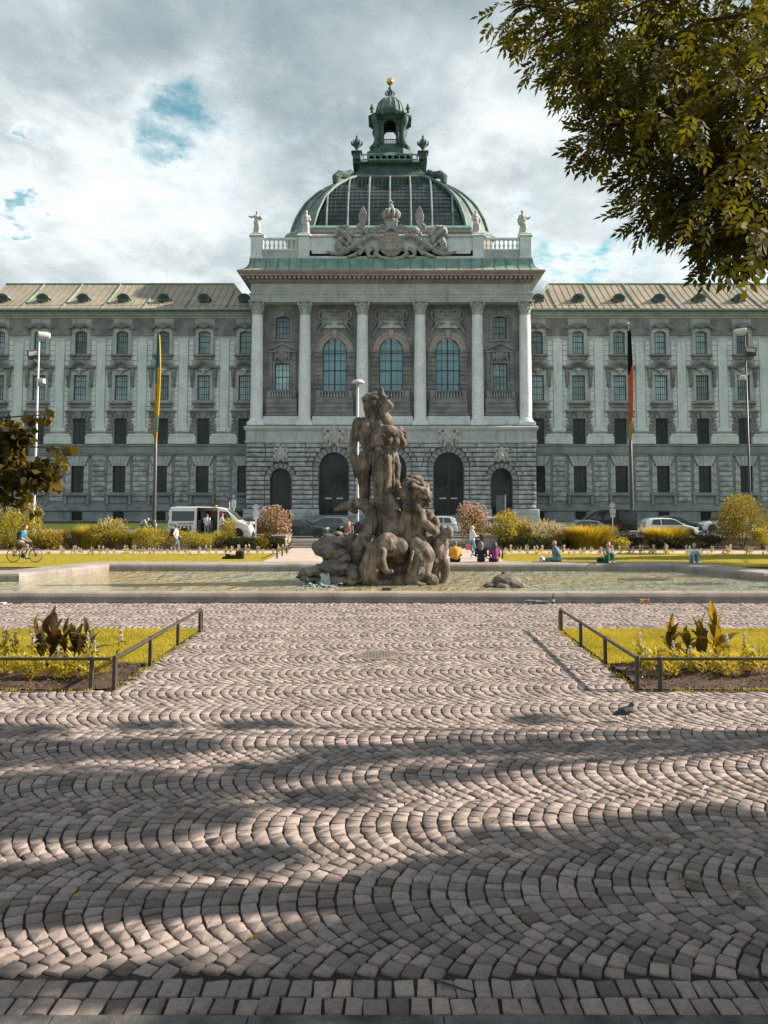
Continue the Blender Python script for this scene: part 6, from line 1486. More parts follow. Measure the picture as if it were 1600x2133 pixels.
out = []; br = MB(); br.tube([(0, 0, -.1), (.05, .05, 2.5), (0, .1, 5.5), (-.3, .2, 9)], [.34, .27, .22, .12], 10)
for px, py, Y_, rx, ry, rz, n_ in CL:
    c = np.array(at(px, py, Y_)) - ORG; n_ = int(n_ * .9); P, d = in_ellipsoid(n_, c, (rx, ry, rz), .25); D = unit(d * .8 + rdir(n_) * .55 + np.array([-.25, 0, -.45])); L = rng.uniform(.17, .28, n_)
    out += pinnate(P, D, rdir(n_) * .5 + [0, 0, 1], L, 4, .19, np.clip(rng.normal(.42, .26, n_), 0, 1))
    limb(br, (0, .05, 3.2 + rnd.uniform(0, 2.2)), tuple(c), .06, .012, .12)
    for q in range(5):
        e = c + rdir(1)[0] * np.array([rx, ry, rz]) * .85; br.tube([tuple(c), tuple((c + e) / 2 + [0, 0, .05]), tuple(e)], [.014, .009, .004], 4)
# nearer sprays
for px, py, Y_, r_, n_ in ((1572, 515, 3.6, .07, 5), (1500, 410, 4.8, .2, 16), (1560, 280, 4.6, .25, 26), (1420, 240, 5.2, .28, 34), (1330, 110, 5.6, .3, 34), (1540, 90, 4.8, .35, 40), (1230, 60, 6.0, .22, 16), (1075, 60, 6.2, .1, 6), (1600, 440, 4.4, .16, 10)):
    c = np.array(at(px, py, Y_)) - ORG; P, d = in_ellipsoid(n_, c, (r_, r_, r_), .2); D = unit(rdir(n_) * .5 + np.array([-.2, 0, -1.0])); out += pinnate(P, D, rdir(n_) * .5 + [0, -1, .3], rng.uniform(.13, .19, n_), 3, .2, np.clip(rng.normal(.3, .22, n_), 0, 1))
    br.tube([tuple(c + [1.2, .3, .5]), tuple(c + [.5, .1, .3]), tuple(c)], [.02, .012, .005], 4)
V, F, T = merge(out); link('crown', np_mesh('crown', V, F, ASH, T), tr); br.build('trunk', BARK, tr)

# the trees standing to the right, outside the picture, whose shade falls over the paving
def shade_tree(name, label, x, y, spots, seed, m=SHADE):
    r = random.Random(seed); t = thing(name, label, 'tree', (x, y, 0)); out = []; b = MB(); hs_ = []
    for gx, gy, rr in spots:
        h = r.uniform(7.2, 10.5); c = np.array([gx + 1.652 * h - x, gy + .203 * h - y, h]); hs_.append(c); n_ = int(2100 * rr * rr) + 100
        P, d = in_ellipsoid(n_, c, (rr, rr, rr), .1); out.append(quad_leaves(P, rdir(n_) + [0, 0, -.4], rdir(n_), rng.uniform(.15, .26, n_), rng.uniform(.04, .07, n_), np.clip(rng.normal(.4, .25, n_), 0, 1)))
        limb(b, (0, 0, 4.0 + r.uniform(0, 2.0)), tuple(c), .08, .02, .1)
    b.tube([(0, 0, -.1), (.1, 0, 3), (0, .1, 6), (.1, 0, 9)], [.42, .33, .28, .12], 10); V, F, T = merge(out); link('crown', np_mesh('crown', V, F, m, T), t); b.build('trunk', BARK, t)
shade_tree('shade_tree', 'broad leafy tree beside the paving, to the right of the photographer', 16.0, 7.0,
           [(2.6, 6.0, 1.0), (3.9, 7.2, .62), (.5, 4.95, .5), (-.9, 5.0, .34), (3.2, 6.7, .8), (1.4, 6.3, .6), (2.3, 7.5, .34), (1.9, 5.2, .7), (.3, 6.1, .4), (4.4, 7.9, .35), (1.2, 5.4, .75), (.2, 5.6, .62), (2.0, 7.0, .55), (3.4, 5.0, .8), (.6, 6.6, .42), (-.5, 5.2, .34), (4.6, 6.4, .9), (1.6, 4.6, .7), (-.3, 6.3, .25), (-1.6, 5.15, .22), (3.0, 7.85, .22), (.9, 7.3, .2), (5.4, 7.6, .6),
            (-2.7, 5.0, .3), (-2.2, 6.75, .33), (-3.0, 6.5, .3), (-1.2, 6.9, .25)], 5)
shade_tree('shade_tree', 'second leafy tree farther to the right of the paving', 15.0, 11.5,
           [(-3.4, 8.5, .72), (-2.3, 7.7, .52), (-3.9, 7.5, .5), (-4.4, 9.7, .6), (-2.9, 9.9, .42), (-1.8, 10.9, .24), (-4.9, 10.6, .36), (-.6, 9.6, .34), (.7, 9.95, .28), (1.8, 10.1, .23), (2.7, 10.0, .18), (1.9, 11.2, .16), (.4, 8.95, .2), (-1.3, 9.1, .32), (-.7, 8.3, .26), (-3.2, 10.9, .18), (-5.4, 8.6, .6), (1.4, 9.3, .14), (-1.9, 8.5, .25)], 9)
shade_tree('shade_tree', 'leafy tree far right of the basin shading the lawn behind it', 27.5, 38.0,
           [(8, 35.5, 1.3), (11, 34.5, 1.7), (14.5, 33.5, 1.7), (9, 38.5, 1.2), (13, 38.5, 1.8), (10.5, 42.5, 1.2), (15, 43, 1.6), (18, 37, 1.8), (12.5, 31.5, .9), (15.5, 30, 1.1), (19, 44, 2), (14, 46.5, .9), (9, 30, .5), (10.5, 28.4, .5), (13, 27.2, .6)], 15)
ot = thing('sky_blocker_canopy', 'added unseen canopy above and behind the camera, blocking skylight from the paving', 'tree', (3.5, -4.5, 0)); out = []; br = MB(); br.tube([(0, 0, -.1), (.1, 0, 3), (0, .1, 6), (.1, 0, 9)], [.5, .4, .32, .15], 10)  # unseen crown added to cut skylight and deepen shade on the near setts
for i in range(80):
    wy = rnd.uniform(-9, 5.0); wx = rnd.uniform(-8, 8); n_ = 420
    c = np.array([wx - 3.5, wy + 4.5, rnd.uniform(6.5, 10.5) if wy < -1.5 else 4.6 + (wy + 1.6) * .78 + rnd.uniform(0, 2.5)])
    P, d = in_ellipsoid(n_, c, (1.3, 1.2, .8), .1); out.append(quad_leaves(P, rdir(n_) + [0, 0, -.4], rdir(n_), rng.uniform(.22, .34, n_), rng.uniform(.06, .1, n_), np.clip(rng.normal(.4, .25, n_), 0, 1)))
    if wy < -1.5: limb(br, (0, 0, 4 + rnd.uniform(0, 3)), tuple(c), .09, .02, .1)
br.tube([(0, 0, 8), (-1, 3.5, 10.5), (-2.5, 7, 12.5)], [.14, .1, .03], 6)
V, F, T = merge(out); link('crown', np_mesh('crown', V, F, SHADE, T), ot); br.build('trunk', BARK, ot)
shade_tree('sky_blocker_tree', 'added unseen tree left of the paving, blocking skylight from that side', -17.0, 5.0, [(-37 + i * 1.4 + (i % 3), -1 + (i * 5) % 11, 1.5) for i in range(9)], 31)  # out of view, added to block the sky on the left
# linden at the left edge
tl = thing('linden_tree', 'broad-leaved tree branch reaching in at the left edge', 'tree', (-9.2, 11.5, 0)); ORG = np.array([-9.2, 11.5, 0]); out = []; br = MB(); br.tube([(0, 0, -.1), (.1, 0, 2), (0, 0, 5), (-.2, 0, 8)], [.3, .24, .2, .1], 10)
for px, py, Y_, rx, rz, n_ in ((10, 920, 11, .3, .3, 150), (45, 900, 11, .2, .16, 60), (20, 985, 11, .36, .2, 170), (75, 985, 10.8, .22, .16, 80), (95, 1005, 10.8, .16, .1, 40), (30, 1035, 11, .2, .12, 45), (85, 865, 10.9, .12, .05, 14), (125, 935, 10.8, .12, .06, 14), (120, 965, 10.9, .12, .08, 18), (-60, 950, 11, .6, .6, 260), (-220, 880, 11.3, 1.1, 1.0, 300), (-400, 700, 11.5, 1.6, 1.5, 300), (60, 1060, 11, .1, .05, 8)):
    c = np.array(at(px, py, Y_)) - ORG; P, d = in_ellipsoid(n_, c, (rx, rx, rz), .2); D = unit(d * .5 + rdir(n_) * .6 + np.array([.2, 0, -.5]))
    out.append(quad_leaves(P, D, rdir(n_) * .7 + [0, -.4, .6], rng.uniform(.1, .17, n_), rng.uniform(.045, .07, n_), np.clip(rng.normal(.4, .28, n_), 0, 1), .15)); limb(br, (0, 0, 2.6 + rnd.uniform(0, 1.5)), tuple(c), .04, .008, .05)
V, F, T = merge(out); link('crown', np_mesh('crown', V, F, LIND, T), tl); br.build('trunk', BARK, tl)

# ================================================================== VEHICLES
CARGL = glass('car_glass', (0.03, 0.04, 0.042), .05, .7)
LAMPW = plain('headlamp', (0.7, 0.72, 0.72), .15, .2); LAMPR = plain('tail_lamp', (0.35, 0.03, 0.03), .25)
def paint(name, c): return plain(name, c, .28, .25, var=.05, scale=2.0, coat=.6)
PROF = dict(hatch=[(0, .46), (.015, .6), (.05, .88), (.1, .96), (.28, 1.0), (.5, .985), (.6, .9), (.75, .66), (.9, .57), (.975, .47), (1, .34)],
            sedan=[(0, .44), (.015, .6), (.15, .67), (.29, .93), (.4, 1.0), (.54, .985), (.63, .9), (.77, .66), (.92, .57), (.98, .46), (1, .33)],
            van=[(0, .5), (.008, .9), (.03, .985), (.1, 1.0), (.35, 1.0), (.6, .985), (.7, .93), (.8, .71), (.865, .56), (.965, .46), (1, .27)])
def wheel(r, w):
    t = MB().lathe([(r * .62, -w / 2), (r * .93, -w / 2), (r, -w * .3), (r, w * .3), (r * .93, w / 2), (r * .62, w / 2)], seg=22); t.v = [(x, z, y) for x, y, z in t.v]; tm = t.mesh('tyre', TYRE, True)
    m = MB(); m.lathe([(0, -w * .42), (.14 * r, -w * .42), (.16 * r, -w * .36)], seg=10); m.lathe([(r * .56, -w * .3), (r * .6, -w * .46), (r * .64, -w * .46), (r * .64, w * .4)], seg=22)
    for i in range(5):
        a = 2 * math.pi * i / 5; c, s = math.cos(a), math.sin(a); m.add([(.1 * r * c - .07 * r * s, .1 * r * s + .07 * r * c, -w * .4), (.1 * r * c + .07 * r * s, .1 * r * s - .07 * r * c, -w * .4), (.6 * r * c + .1 * r * s, .6 * r * s - .1 * r * c, -w * .42), (.6 * r * c - .1 * r * s, .6 * r * s + .1 * r * c, -w * .42)], [(0, 1, 2, 3)])
    m.lathe([(0, -w * .1), (r * .6, -w * .1)], seg=18, m=1); m.v = [(x, z, y) for x, y, z in m.v]; return tm, m.mesh('rim', [RIMM, BLACK])
def text(s, size, parent, loc, m, rot=(R(90), 0, 0), name='lettering', bold=0.0):
    cu = bpy.data.curves.new('lettering', 'FONT'); cu.body = s; cu.size = size; cu.extrude = .004; cu.offset = bold; cu.align_x = 'CENTER'; cu.align_y = 'CENTER'
    tmp = bpy.data.objects.new('tmp', cu); COL.objects.link(tmp); me = bpy.data.meshes.new_from_object(tmp.evaluated_get(bpy.context.evaluated_depsgraph_get())); bpy.data.objects.remove(tmp)
    me.materials.clear(); me.materials.append(m); o = link(name, me, parent, loc); o.rotation_euler = rot; return o
def car(name, label, cat, X_, Y_, face, L, W, H, kind, m, wins, z=ZR + .006, hole=None, turn=0.0):
    """face +1 drives to the right; local x runs from tail (0) to nose (L)"""
    t = thing(name, label, cat, (X_, Y_, z), (0 if face > 0 else math.pi) + turn); w = W / 2; belt = (.62 if kind != 'van' else .53) * H; rf = .76 if kind != 'van' else .9; g = .17
    xs = sorted(set([p[0] for p in PROF[kind]] + list(np.linspace(.02, .98, 17)))); pz = PROF[kind]
    zt = lambda x: H * float(np.interp(x, [p[0] for p in pz], [p[1] for p in pz])); V = []; F = []; rows = []
    for x in xs:
        h = zt(x); e = 1 - .13 * abs(2 * x - 1) ** 7; ww = w * e; zb = min(belt, h - .07); wr = ww * (rf if h > belt * 1.12 else .93 - .0 * h); wr = ww * (.95 + (rf - .95) * min(1, max(0, (h - belt) / (H - belt))))
        rows.append([(.86 * ww, g), (.985 * ww, g + .09), (ww, (g + zb) / 2 + .05), (.985 * ww, zb), (wr, max(zb + .02, h - .06)), (wr * .86, h - .012), (0, h)])
    b = MB(); k = 7
    for s in (-1, 1):
        VV = [((x - .5) * L, s * y, zz_) for x, r in zip(xs, rows) for y, zz_ in r]; FF = []
        for i in range(len(xs) - 1):
            for j in range(k - 1):
                if hole and s < 0 and hole[0] <= (xs[i] + xs[i + 1]) / 2 <= hole[1] and j in (1, 2, 3): continue
                q = (i * k + j, (i + 1) * k + j, (i + 1) * k + j + 1, i * k + j + 1); FF.append(q if s < 0 else q[::-1])
        FF += [tuple(range(k)), tuple(range((len(xs) - 1) * k, len(xs) * k))]; b.add(VV, FF)
    b.box(-L * .46, L * .46, -w * .84, w * .84, g, g + .03); b.build('body', m, t, False)
    def ys(x, zz_): return w * (.985 + (rf - .985) * max(0, (zz_ - belt) / (H - belt - .05))) + .014
    for i, poly in enumerate(wins):
        for s in (-1, 1):
            pp = MB(); P_ = [((x - .5) * L, s * ys(x, q * H), q * H) for x, q in poly]; P2 = [(a, c - s * .03, d) for a, c, d in P_]; nn2 = len(P_); pp.add(P_ + P2, [tuple(range(nn2)), tuple(range(2 * nn2 - 1, nn2 - 1, -1))] + [(j, j + nn2, (j + 1) % nn2 + nn2, (j + 1) % nn2) for j in range(nn2)])
            if hole and s < 0 and hole[0] < np.mean([p[0] for p in poly]) < hole[1]: continue
            pp.build('window', CARGL, t)
    fr = [(p, q) for p, q in zip(pz, pz[1:]) if p[0] >= .5 and p[1] > .6 and q[1] < p[1] - .05][:2]; a, c = (pz[5], pz[7]) if kind != 'van' else (pz[6], pz[8])
    def screen(x0, h0, x1, h1, nm):
        pp = MB(); o = .02; wa, wb = w * rf * .9, w * .86; d = Vector(((x1 - x0) * L, 0, (h1 - h0) * H)).normalized(); nv = Vector((-d.z, 0, d.x)) * (1 if x1 > x0 else -1); A_ = lambda x, h, s_, ww: ((x - .5) * L + nv.x * o, s_ * ww, h * H + nv.z * o)
        pp.add([A_(x0, h0, -1, wa), A_(x0, h0, 1, wa), A_(x1, h1, 1, wb), A_(x1, h1, -1, wb)], [(0, 1, 2, 3)]); pp.build(nm, CARGL, t)
    if kind == 'van': screen(.71, .915, .855, .59, 'windscreen')
    else:
        screen(.60, .9, .745, .672, 'windscreen'); screen(.095, .94, .03, .71, 'rear_window') if kind == 'hatch' else screen(.28, .91, .165, .69, 'rear_window')
    r = .315 if kind != 'van' else .36; tm, rm = wheel(r, .2)
    for x in ((.175, .815) if kind != 'van' else (.2, .84)):
        for s in (-1, 1):
            wl = link('wheel', tm, t, ((x - .5) * L, s * (w - .1), r)); wl.rotation_euler = (0, 0, 0 if s < 0 else math.pi); link('rim', rm, wl)
            ar = MB(); ar.lathe([(r * 1.16, -.012), (r * 1.16, .012)], seg=20); ar.v = [(x_, z_, y_) for x_, y_, z_ in ar.v]; ar.prism([(r * 1.16 * math.cos(a_), max(-r * .4, r * 1.16 * math.sin(a_))) for a_ in np.linspace(-.4, math.pi + .4, 18)], -.008, .008); ar.build('wheel_arch', BLACK, t, loc=((x - .5) * L, s * (w + .004), r))
    for s in (-1, 1):
        MB().cbox(L * .455, L * .495, *sorted((s * w * .5, s * w * .84)), H * .44, H * .53, .02).build('headlight', LAMPW, t); MB().cbox(-L * .498, -L * .478, *sorted((s * w * .58, s * w * .86)), H * .5, H * (.64 if kind != 'van' else .7), .01).build('tail_light', LAMPR, t)
        mi_ = MB(); mx = (.66 if kind != 'van' else .76); mi_.cbox((mx - .5) * L, (mx - .5) * L + .16, *sorted((s * (w + .0), s * (w + .17))), belt + .02, belt + .16, .02); mi_.build('mirror', m, t)
        MB().box((.47 - .5) * L, (.5 - .5) * L, *sorted((s * (w + .002), s * (w + .02))), belt * .86, belt * .89).build('door_handle', BLACK, t)
    MB().cbox(L * .485, L * .503, -w * .6, w * .6, g + .08, g + .24, .01).build('grille', BLACK, t)
    return t
HW = [[(.13, .66), (.3, .65), (.3, .93), (.17, .91)], [(.32, .65), (.7, .655), (.6, .86), (.52, .935), (.32, .94)]]
SW = [[(.24, .66), (.42, .65), (.42, .94), (.33, .92)], [(.44, .65), (.72, .655), (.62, .87), (.55, .94), (.44, .95)]]
VW = [[(.05, .56), (.32, .56), (.32, .86), (.05, .86)], [(.38, .56), (.58, .56), (.58, .86), (.38, .86)], [(.62, .56), (.79, .56), (.72, .84), (.62, .86)]]
WHITE = paint('white_paint', (.74, .76, .77)); NAVY = paint('dark_blue_paint', (.03, .06, .09)); DGRN = paint('dark_grey_green_paint', (.035, .05, .05)); GREYP = paint('grey_paint', (.13, .16, .165)); BLKP = paint('black_paint', (.012, .014, .016)); PALE = paint('pale_blue_white_paint', (.5, .62, .64)); REDP = paint('dark_red_paint', (.18, .03, .035))
def cx(px, Y_): return Xp(px, 1100, Y_)
van = car('white_van', 'white minibus taxi with open side door and number 6633', 'van', cx(442, 56.6), 56.6, 1, 5.65, 2.0, 2.22, 'van', WHITE, VW, hole=(.36, .59))
yl = -1.017
text('6633', .50, van, (-1.66, yl, .72), BLACK, bold=.012); text('+43 (0) 6484', .2, van, (-1.62, yl, 1.06), STEELD); text('Airpo', .2, van, (-2.48, yl, 1.0), STEELD, bold=.002)
mb = MB(); mb.box(-1.0, .55, -.7, .75, .35, .45); mb.box(-.8, -.3, .1, .7, .45, 1.3); mb.box(.1, .45, -.3, .6, .45, 1.35); mb.build('seats', BLACK, van)
MB().box(-.82, -.76, -1.03, -.99, .3, 2.0).build('door_edge', BLACK, van)
MB().cbox(.35, .5, -.95, -.75, 2.2, 2.32, .02).build('beacon', plain('amber_plastic', (.6, .3, .03), .3), van)
car('parked_car', 'dark red car behind the bonnet of the white van', 'car', cx(548, 62), 62, 1, 4.2, 1.72, 1.45, 'hatch', REDP, HW)
car('parked_car', 'dark grey-green car right of the pink flowering bush', 'car', cx(625, 58.2), 58.2, 1, 4.1, 1.7, 1.36, 'hatch', DGRN, HW)
car('parked_car', 'grey compact car facing left behind the dark grey-green car', 'car', cx(678, 63.5), 63.5, -1, 3.85, 1.7, 1.42, 'hatch', GREYP, HW)
car('parked_car', 'dark car half hidden behind the statue', 'car', cx(770, 60.5), 60.5, -1, 4.3, 1.75, 1.42, 'sedan', BLKP, SW)
car('parked_car', 'pale hatchback seen between the triton and the pink bush', 'car', cx(905, 63.5), 63.5, -1, 3.5, 1.62, 1.45, 'hatch', PALE, HW)
car('parked_car', 'pale car hidden behind the tall yellow-green bush', 'car', cx(1048, 63), 63, 1, 4.0, 1.7, 1.42, 'hatch', PALE, HW)
car('parked_car', 'dark grey coupe behind the broad yellow grass', 'car', cx(1215, 58.0), 58.0, -1, 4.5, 1.78, 1.28, 'sedan', GREYP, SW)
car('black_van', 'black van parked in front of the right wing', 'van', cx(1262, 69.5), 69.5, -1, 4.9, 1.92, 1.95, 'van', BLKP, VW)
car('white_hatchback', 'white hatchback facing right behind the yellow grass', 'car', cx(1392, 58.4), 58.4, 1, 3.85, 1.7, 1.42, 'hatch', WHITE, HW)
car('parked_car', 'dark blue car behind the white hatchback', 'car', cx(1402, 69), 69, 1, 4.4, 1.76, 1.42, 'sedan', NAVY, SW)
car('parked_car', 'white car nosing out from behind the huge round bush', 'car', cx(1508, 69), 69, -1, 4.2, 1.76, 1.45, 'hatch', WHITE, HW)

# ================================================================== STREET FURNITURE
def pole_thing(name, label, cat, px, Y_, top, r0, r1, m, z=ZR):
    X_ = Xp(px, 900, Y_); h = Zp(top, Y_) - z; t = thing(name, label, cat, (X_, Y_, z)); MB().lathe([(r0 * 1.8, 0), (r0 * 1.8, .5), (r0 * 1.1, .55), (r0, .9), (r1, h), (0, h)], seg=14).build('pole', m, t, True); return t, h
def flag(t, h, drop, top, cols, name='flag', flip=1):
    n = 40; V = []; F = []; mi = []; k = 6
    for i in range(n + 1):
        v = i / n; z = h - top - drop * v; wd = (.2 + .42 * math.sin(math.pi * min(1, v * .9 + .06))) * (1 - .25 * v)
        for j in range(k + 1):
            u = j / k; V.append((flip * (u - .35) * wd + .05 * math.sin(3 * v + 1), -.17 + .1 * math.cos(j * math.pi) * (1 - .3 * v) + .04 * math.sin(9 * v + j), z + .15 * math.sin(u * 5) * v))
    for i in range(n):
        for j in range(k): F.append((i * (k + 1) + j, i * (k + 1) + j + 1, (i + 1) * (k + 1) + j + 1, (i + 1) * (k + 1) + j)); mi.append(cols(i / n, j / k))
    return V, F, mi
def cloth(name, c): return leafmat(name, c, c, .25, (1, 1, 1), .8)
CB, CY, CK, CR = cloth('blue_cloth', (.03, .24, .30)), cloth('yellow_cloth', (.75, .47, .03)), cloth('black_cloth', (.012, .012, .014)), cloth('red_cloth', (.62, .13, .06))
t, h = pole_thing('flagpole', 'dark flagpole with limp blue and yellow flag by the left wing', 'flagpole', 325, 80, 690, .2, .09, STEELD)
V, F, mi = flag(t, h, (932 - 700) * 80 / F_PX, .4, lambda v, u: 0 if (v < .28 and u < .75) or (.7 < v < .86 and u > .7) or (v < .45 and u < .3) else 1, flip=1); link('flag', np_mesh('flag', V, F, [CB, CY], mi=mi, tint=np.zeros(len(V)), smooth=True), t)
t, h = pole_thing('flagpole', 'dark flagpole with limp black, red and gold flag by the right wing', 'flagpole', 1313, 80, 677, .2, .09, STEELD)
MB().lathe([(0, 0), (.14, .08), (.14, .2), (0, .28)], (0, 0, h), 10).build('knob', STEELW, t, True)
V, F, mi = flag(t, h, (926 - 692) * 80 / F_PX, .6, lambda v, u: 0 if v + u * .12 < .4 else (1 if v + u * .1 < .84 else 2), flip=1); link('flag', np_mesh('flag', V, F, [CK, CR, CY], mi=mi, tint=np.zeros(len(V)), smooth=True), t)
def mast(label, px, Y_, top, m, s):
    t, h = pole_thing('lamp_mast', label, 'lamp mast', px, Y_, top, .1, .06, m); q = Y_ / F_PX
    l = MB(); l.lathe([(0, 0), (.27, 0), (.3, .02), (.3, .1), (.26, .75), (.2, .9), (0, .92)], seg=18); l.v = [(s * (z * .92) + x * .35, -z * -.35 - abs(x) * 0 + y * 0 + (-.05) + x * s * -.9, y) for x, y, z in l.v]; l.build('floodlight', STEELW, t, True, loc=(-s * .1, 0, h - .05))
    d = MB(); d.lathe([(0, 0), (.25, 0)], seg=18); d.v = [(x * .35 - s * .03, -.08 + x * s * -.9, y) for x, y, z in d.v]; d.build('lens', PANED, t, loc=(-s * .13, -.03, h - .05))
    b = MB().cbox(-.42, .42, -.12, .1, -.35, .35, .03); o = b.build('floodlight', STEELD, t, loc=(-s * .42, 0, h - 1.55)); o.rotation_euler = (.35, -s * .2, s * .5)
    g = MB().box(-.34, .34, -.135, -.12, -.02, .28); o2 = g.build('glass_plate', STEELW, o)
    MB().tube([(0, 0, h - 2.2), (-s * .35, 0, h - 1.9)], .05, 6).build('bracket', m, t); b = MB().cbox(-.2, .2, -.2, .2, -.18, .18, .05); b.build('camera_box', STEELW, t, loc=(s * .3, 0, h - 3.6)); MB().tube([(0, 0, h - 3.7), (s * .25, 0, h - 3.7)], .03, 6).build('bracket', m, t)
mast('white lamp mast with floodlights rising behind the bush at the left', 76, 62, 697, STEELW, 1); mast('dark lamp mast with floodlights rising behind the huge bush at the right', 1558, 62, 690, STEELD, -1)
t, h = pole_thing('street_lamp', 'slim white street lamp with flat disc head behind the statue', 'street lamp', 745.5, 62, 800, .1, .07, STEELW)
MB().lathe([(0, 0), (.12, 0), (.5, .05), (.5, .16), (.42, .2), (.4, .3), (0, .32)], (0, 0, h), 20).build('lamp_head', STEELW, t, True)
SIGNB = plain('sign_blue', (.012, .16, .2), .4); SIGNG = plain('sign_pale', (.5, .56, .56), .5)
def sign(label, px, Y_, top):
    X_ = Xp(px, 1080, Y_); t = thing('road_sign', label, 'road sign', (X_, Y_, ZR)); h = Zp(top, Y_) - ZR; MB().tube([(0, 0, 0), (0, 0, h)], .035, 8).build('post', STEELW, t); return t, h
t, h = sign('parking sign with white P on blue and a pale panel behind the van', 487, 57.9, 1030)
MB().cbox(-.17, .17, -.07, -.04, h - .35, h - .01, .005).build('panel', SIGNB, t); text('P', .3, t, (-.02, -.076, h - .18), STEELW, bold=.006); text('+', .12, t, (.1, -.076, h - .27), STEELW); MB().cbox(-.15, .15, -.07, -.04, h - .95, h - .38, .005).build('panel', SIGNG, t)
for i in range(4): MB().box(-.1, .1, -.074, -.07, h - .5 - i * .11, h - .48 - i * .11).build('text_line', SIGNB, t)
t, h = sign('round restricted stopping sign beside the parking sign', 478, 58.1, 1033)
d = MB().lathe([(0, 0), (.19, 0), (.19, .02), (0, .02)], seg=20); d.v = [(x, -.05 - z, y) for x, y, z in d.v]; d.build('panel', plain('sign_violet', (.06, .05, .12), .4), t, loc=(0, 0, h - .2)); d = MB().lathe([(.15, .022), (.19, .024)], seg=20); d.v = [(x, -.05 - z, y) for x, y, z in d.v]; d.build('ring', plain('sign_red', (.3, .08, .1), .4), t, loc=(0, 0, h - .2))
for lab, px, top in (('back of a round sign with small panels between the van and the pink bush', 533, 1050), ('back of a round sign with small panels in front of the black van', 1276, 1046)):
    t, h = sign(lab, px, 57.0, top); d = MB().lathe([(0, .03), (.2, .03), (.2, 0), (.17, -.01), (0, -.01)], seg=20); d.v = [(x, -.04 - z, y) for x, y, z in d.v]; d.build('panel', STEELW, t, loc=(0, 0, h - .22)); MB().cbox(-.2, .2, -.06, -.03, h - .78, h - .5, .01).build('panel', STEELW, t); MB().cbox(-.16, .16, -.06, -.03, h - 1.05, h - .83, .01).build('panel', SIGNG, t)
t = thing('junction_box', 'dark grey cabinet at the foot of the right flagpole', 'cabinet', (Xp(1320, 1090, 79), 79, ZR)); MB().cbox(-.35, .35, -.25, .25, 0, 1.5, .03).build('cabinet', STEELD, t); MB().cbox(-.4, .4, -.3, .3, 1.5, 1.58, .03).build('cap', STEELD, t)

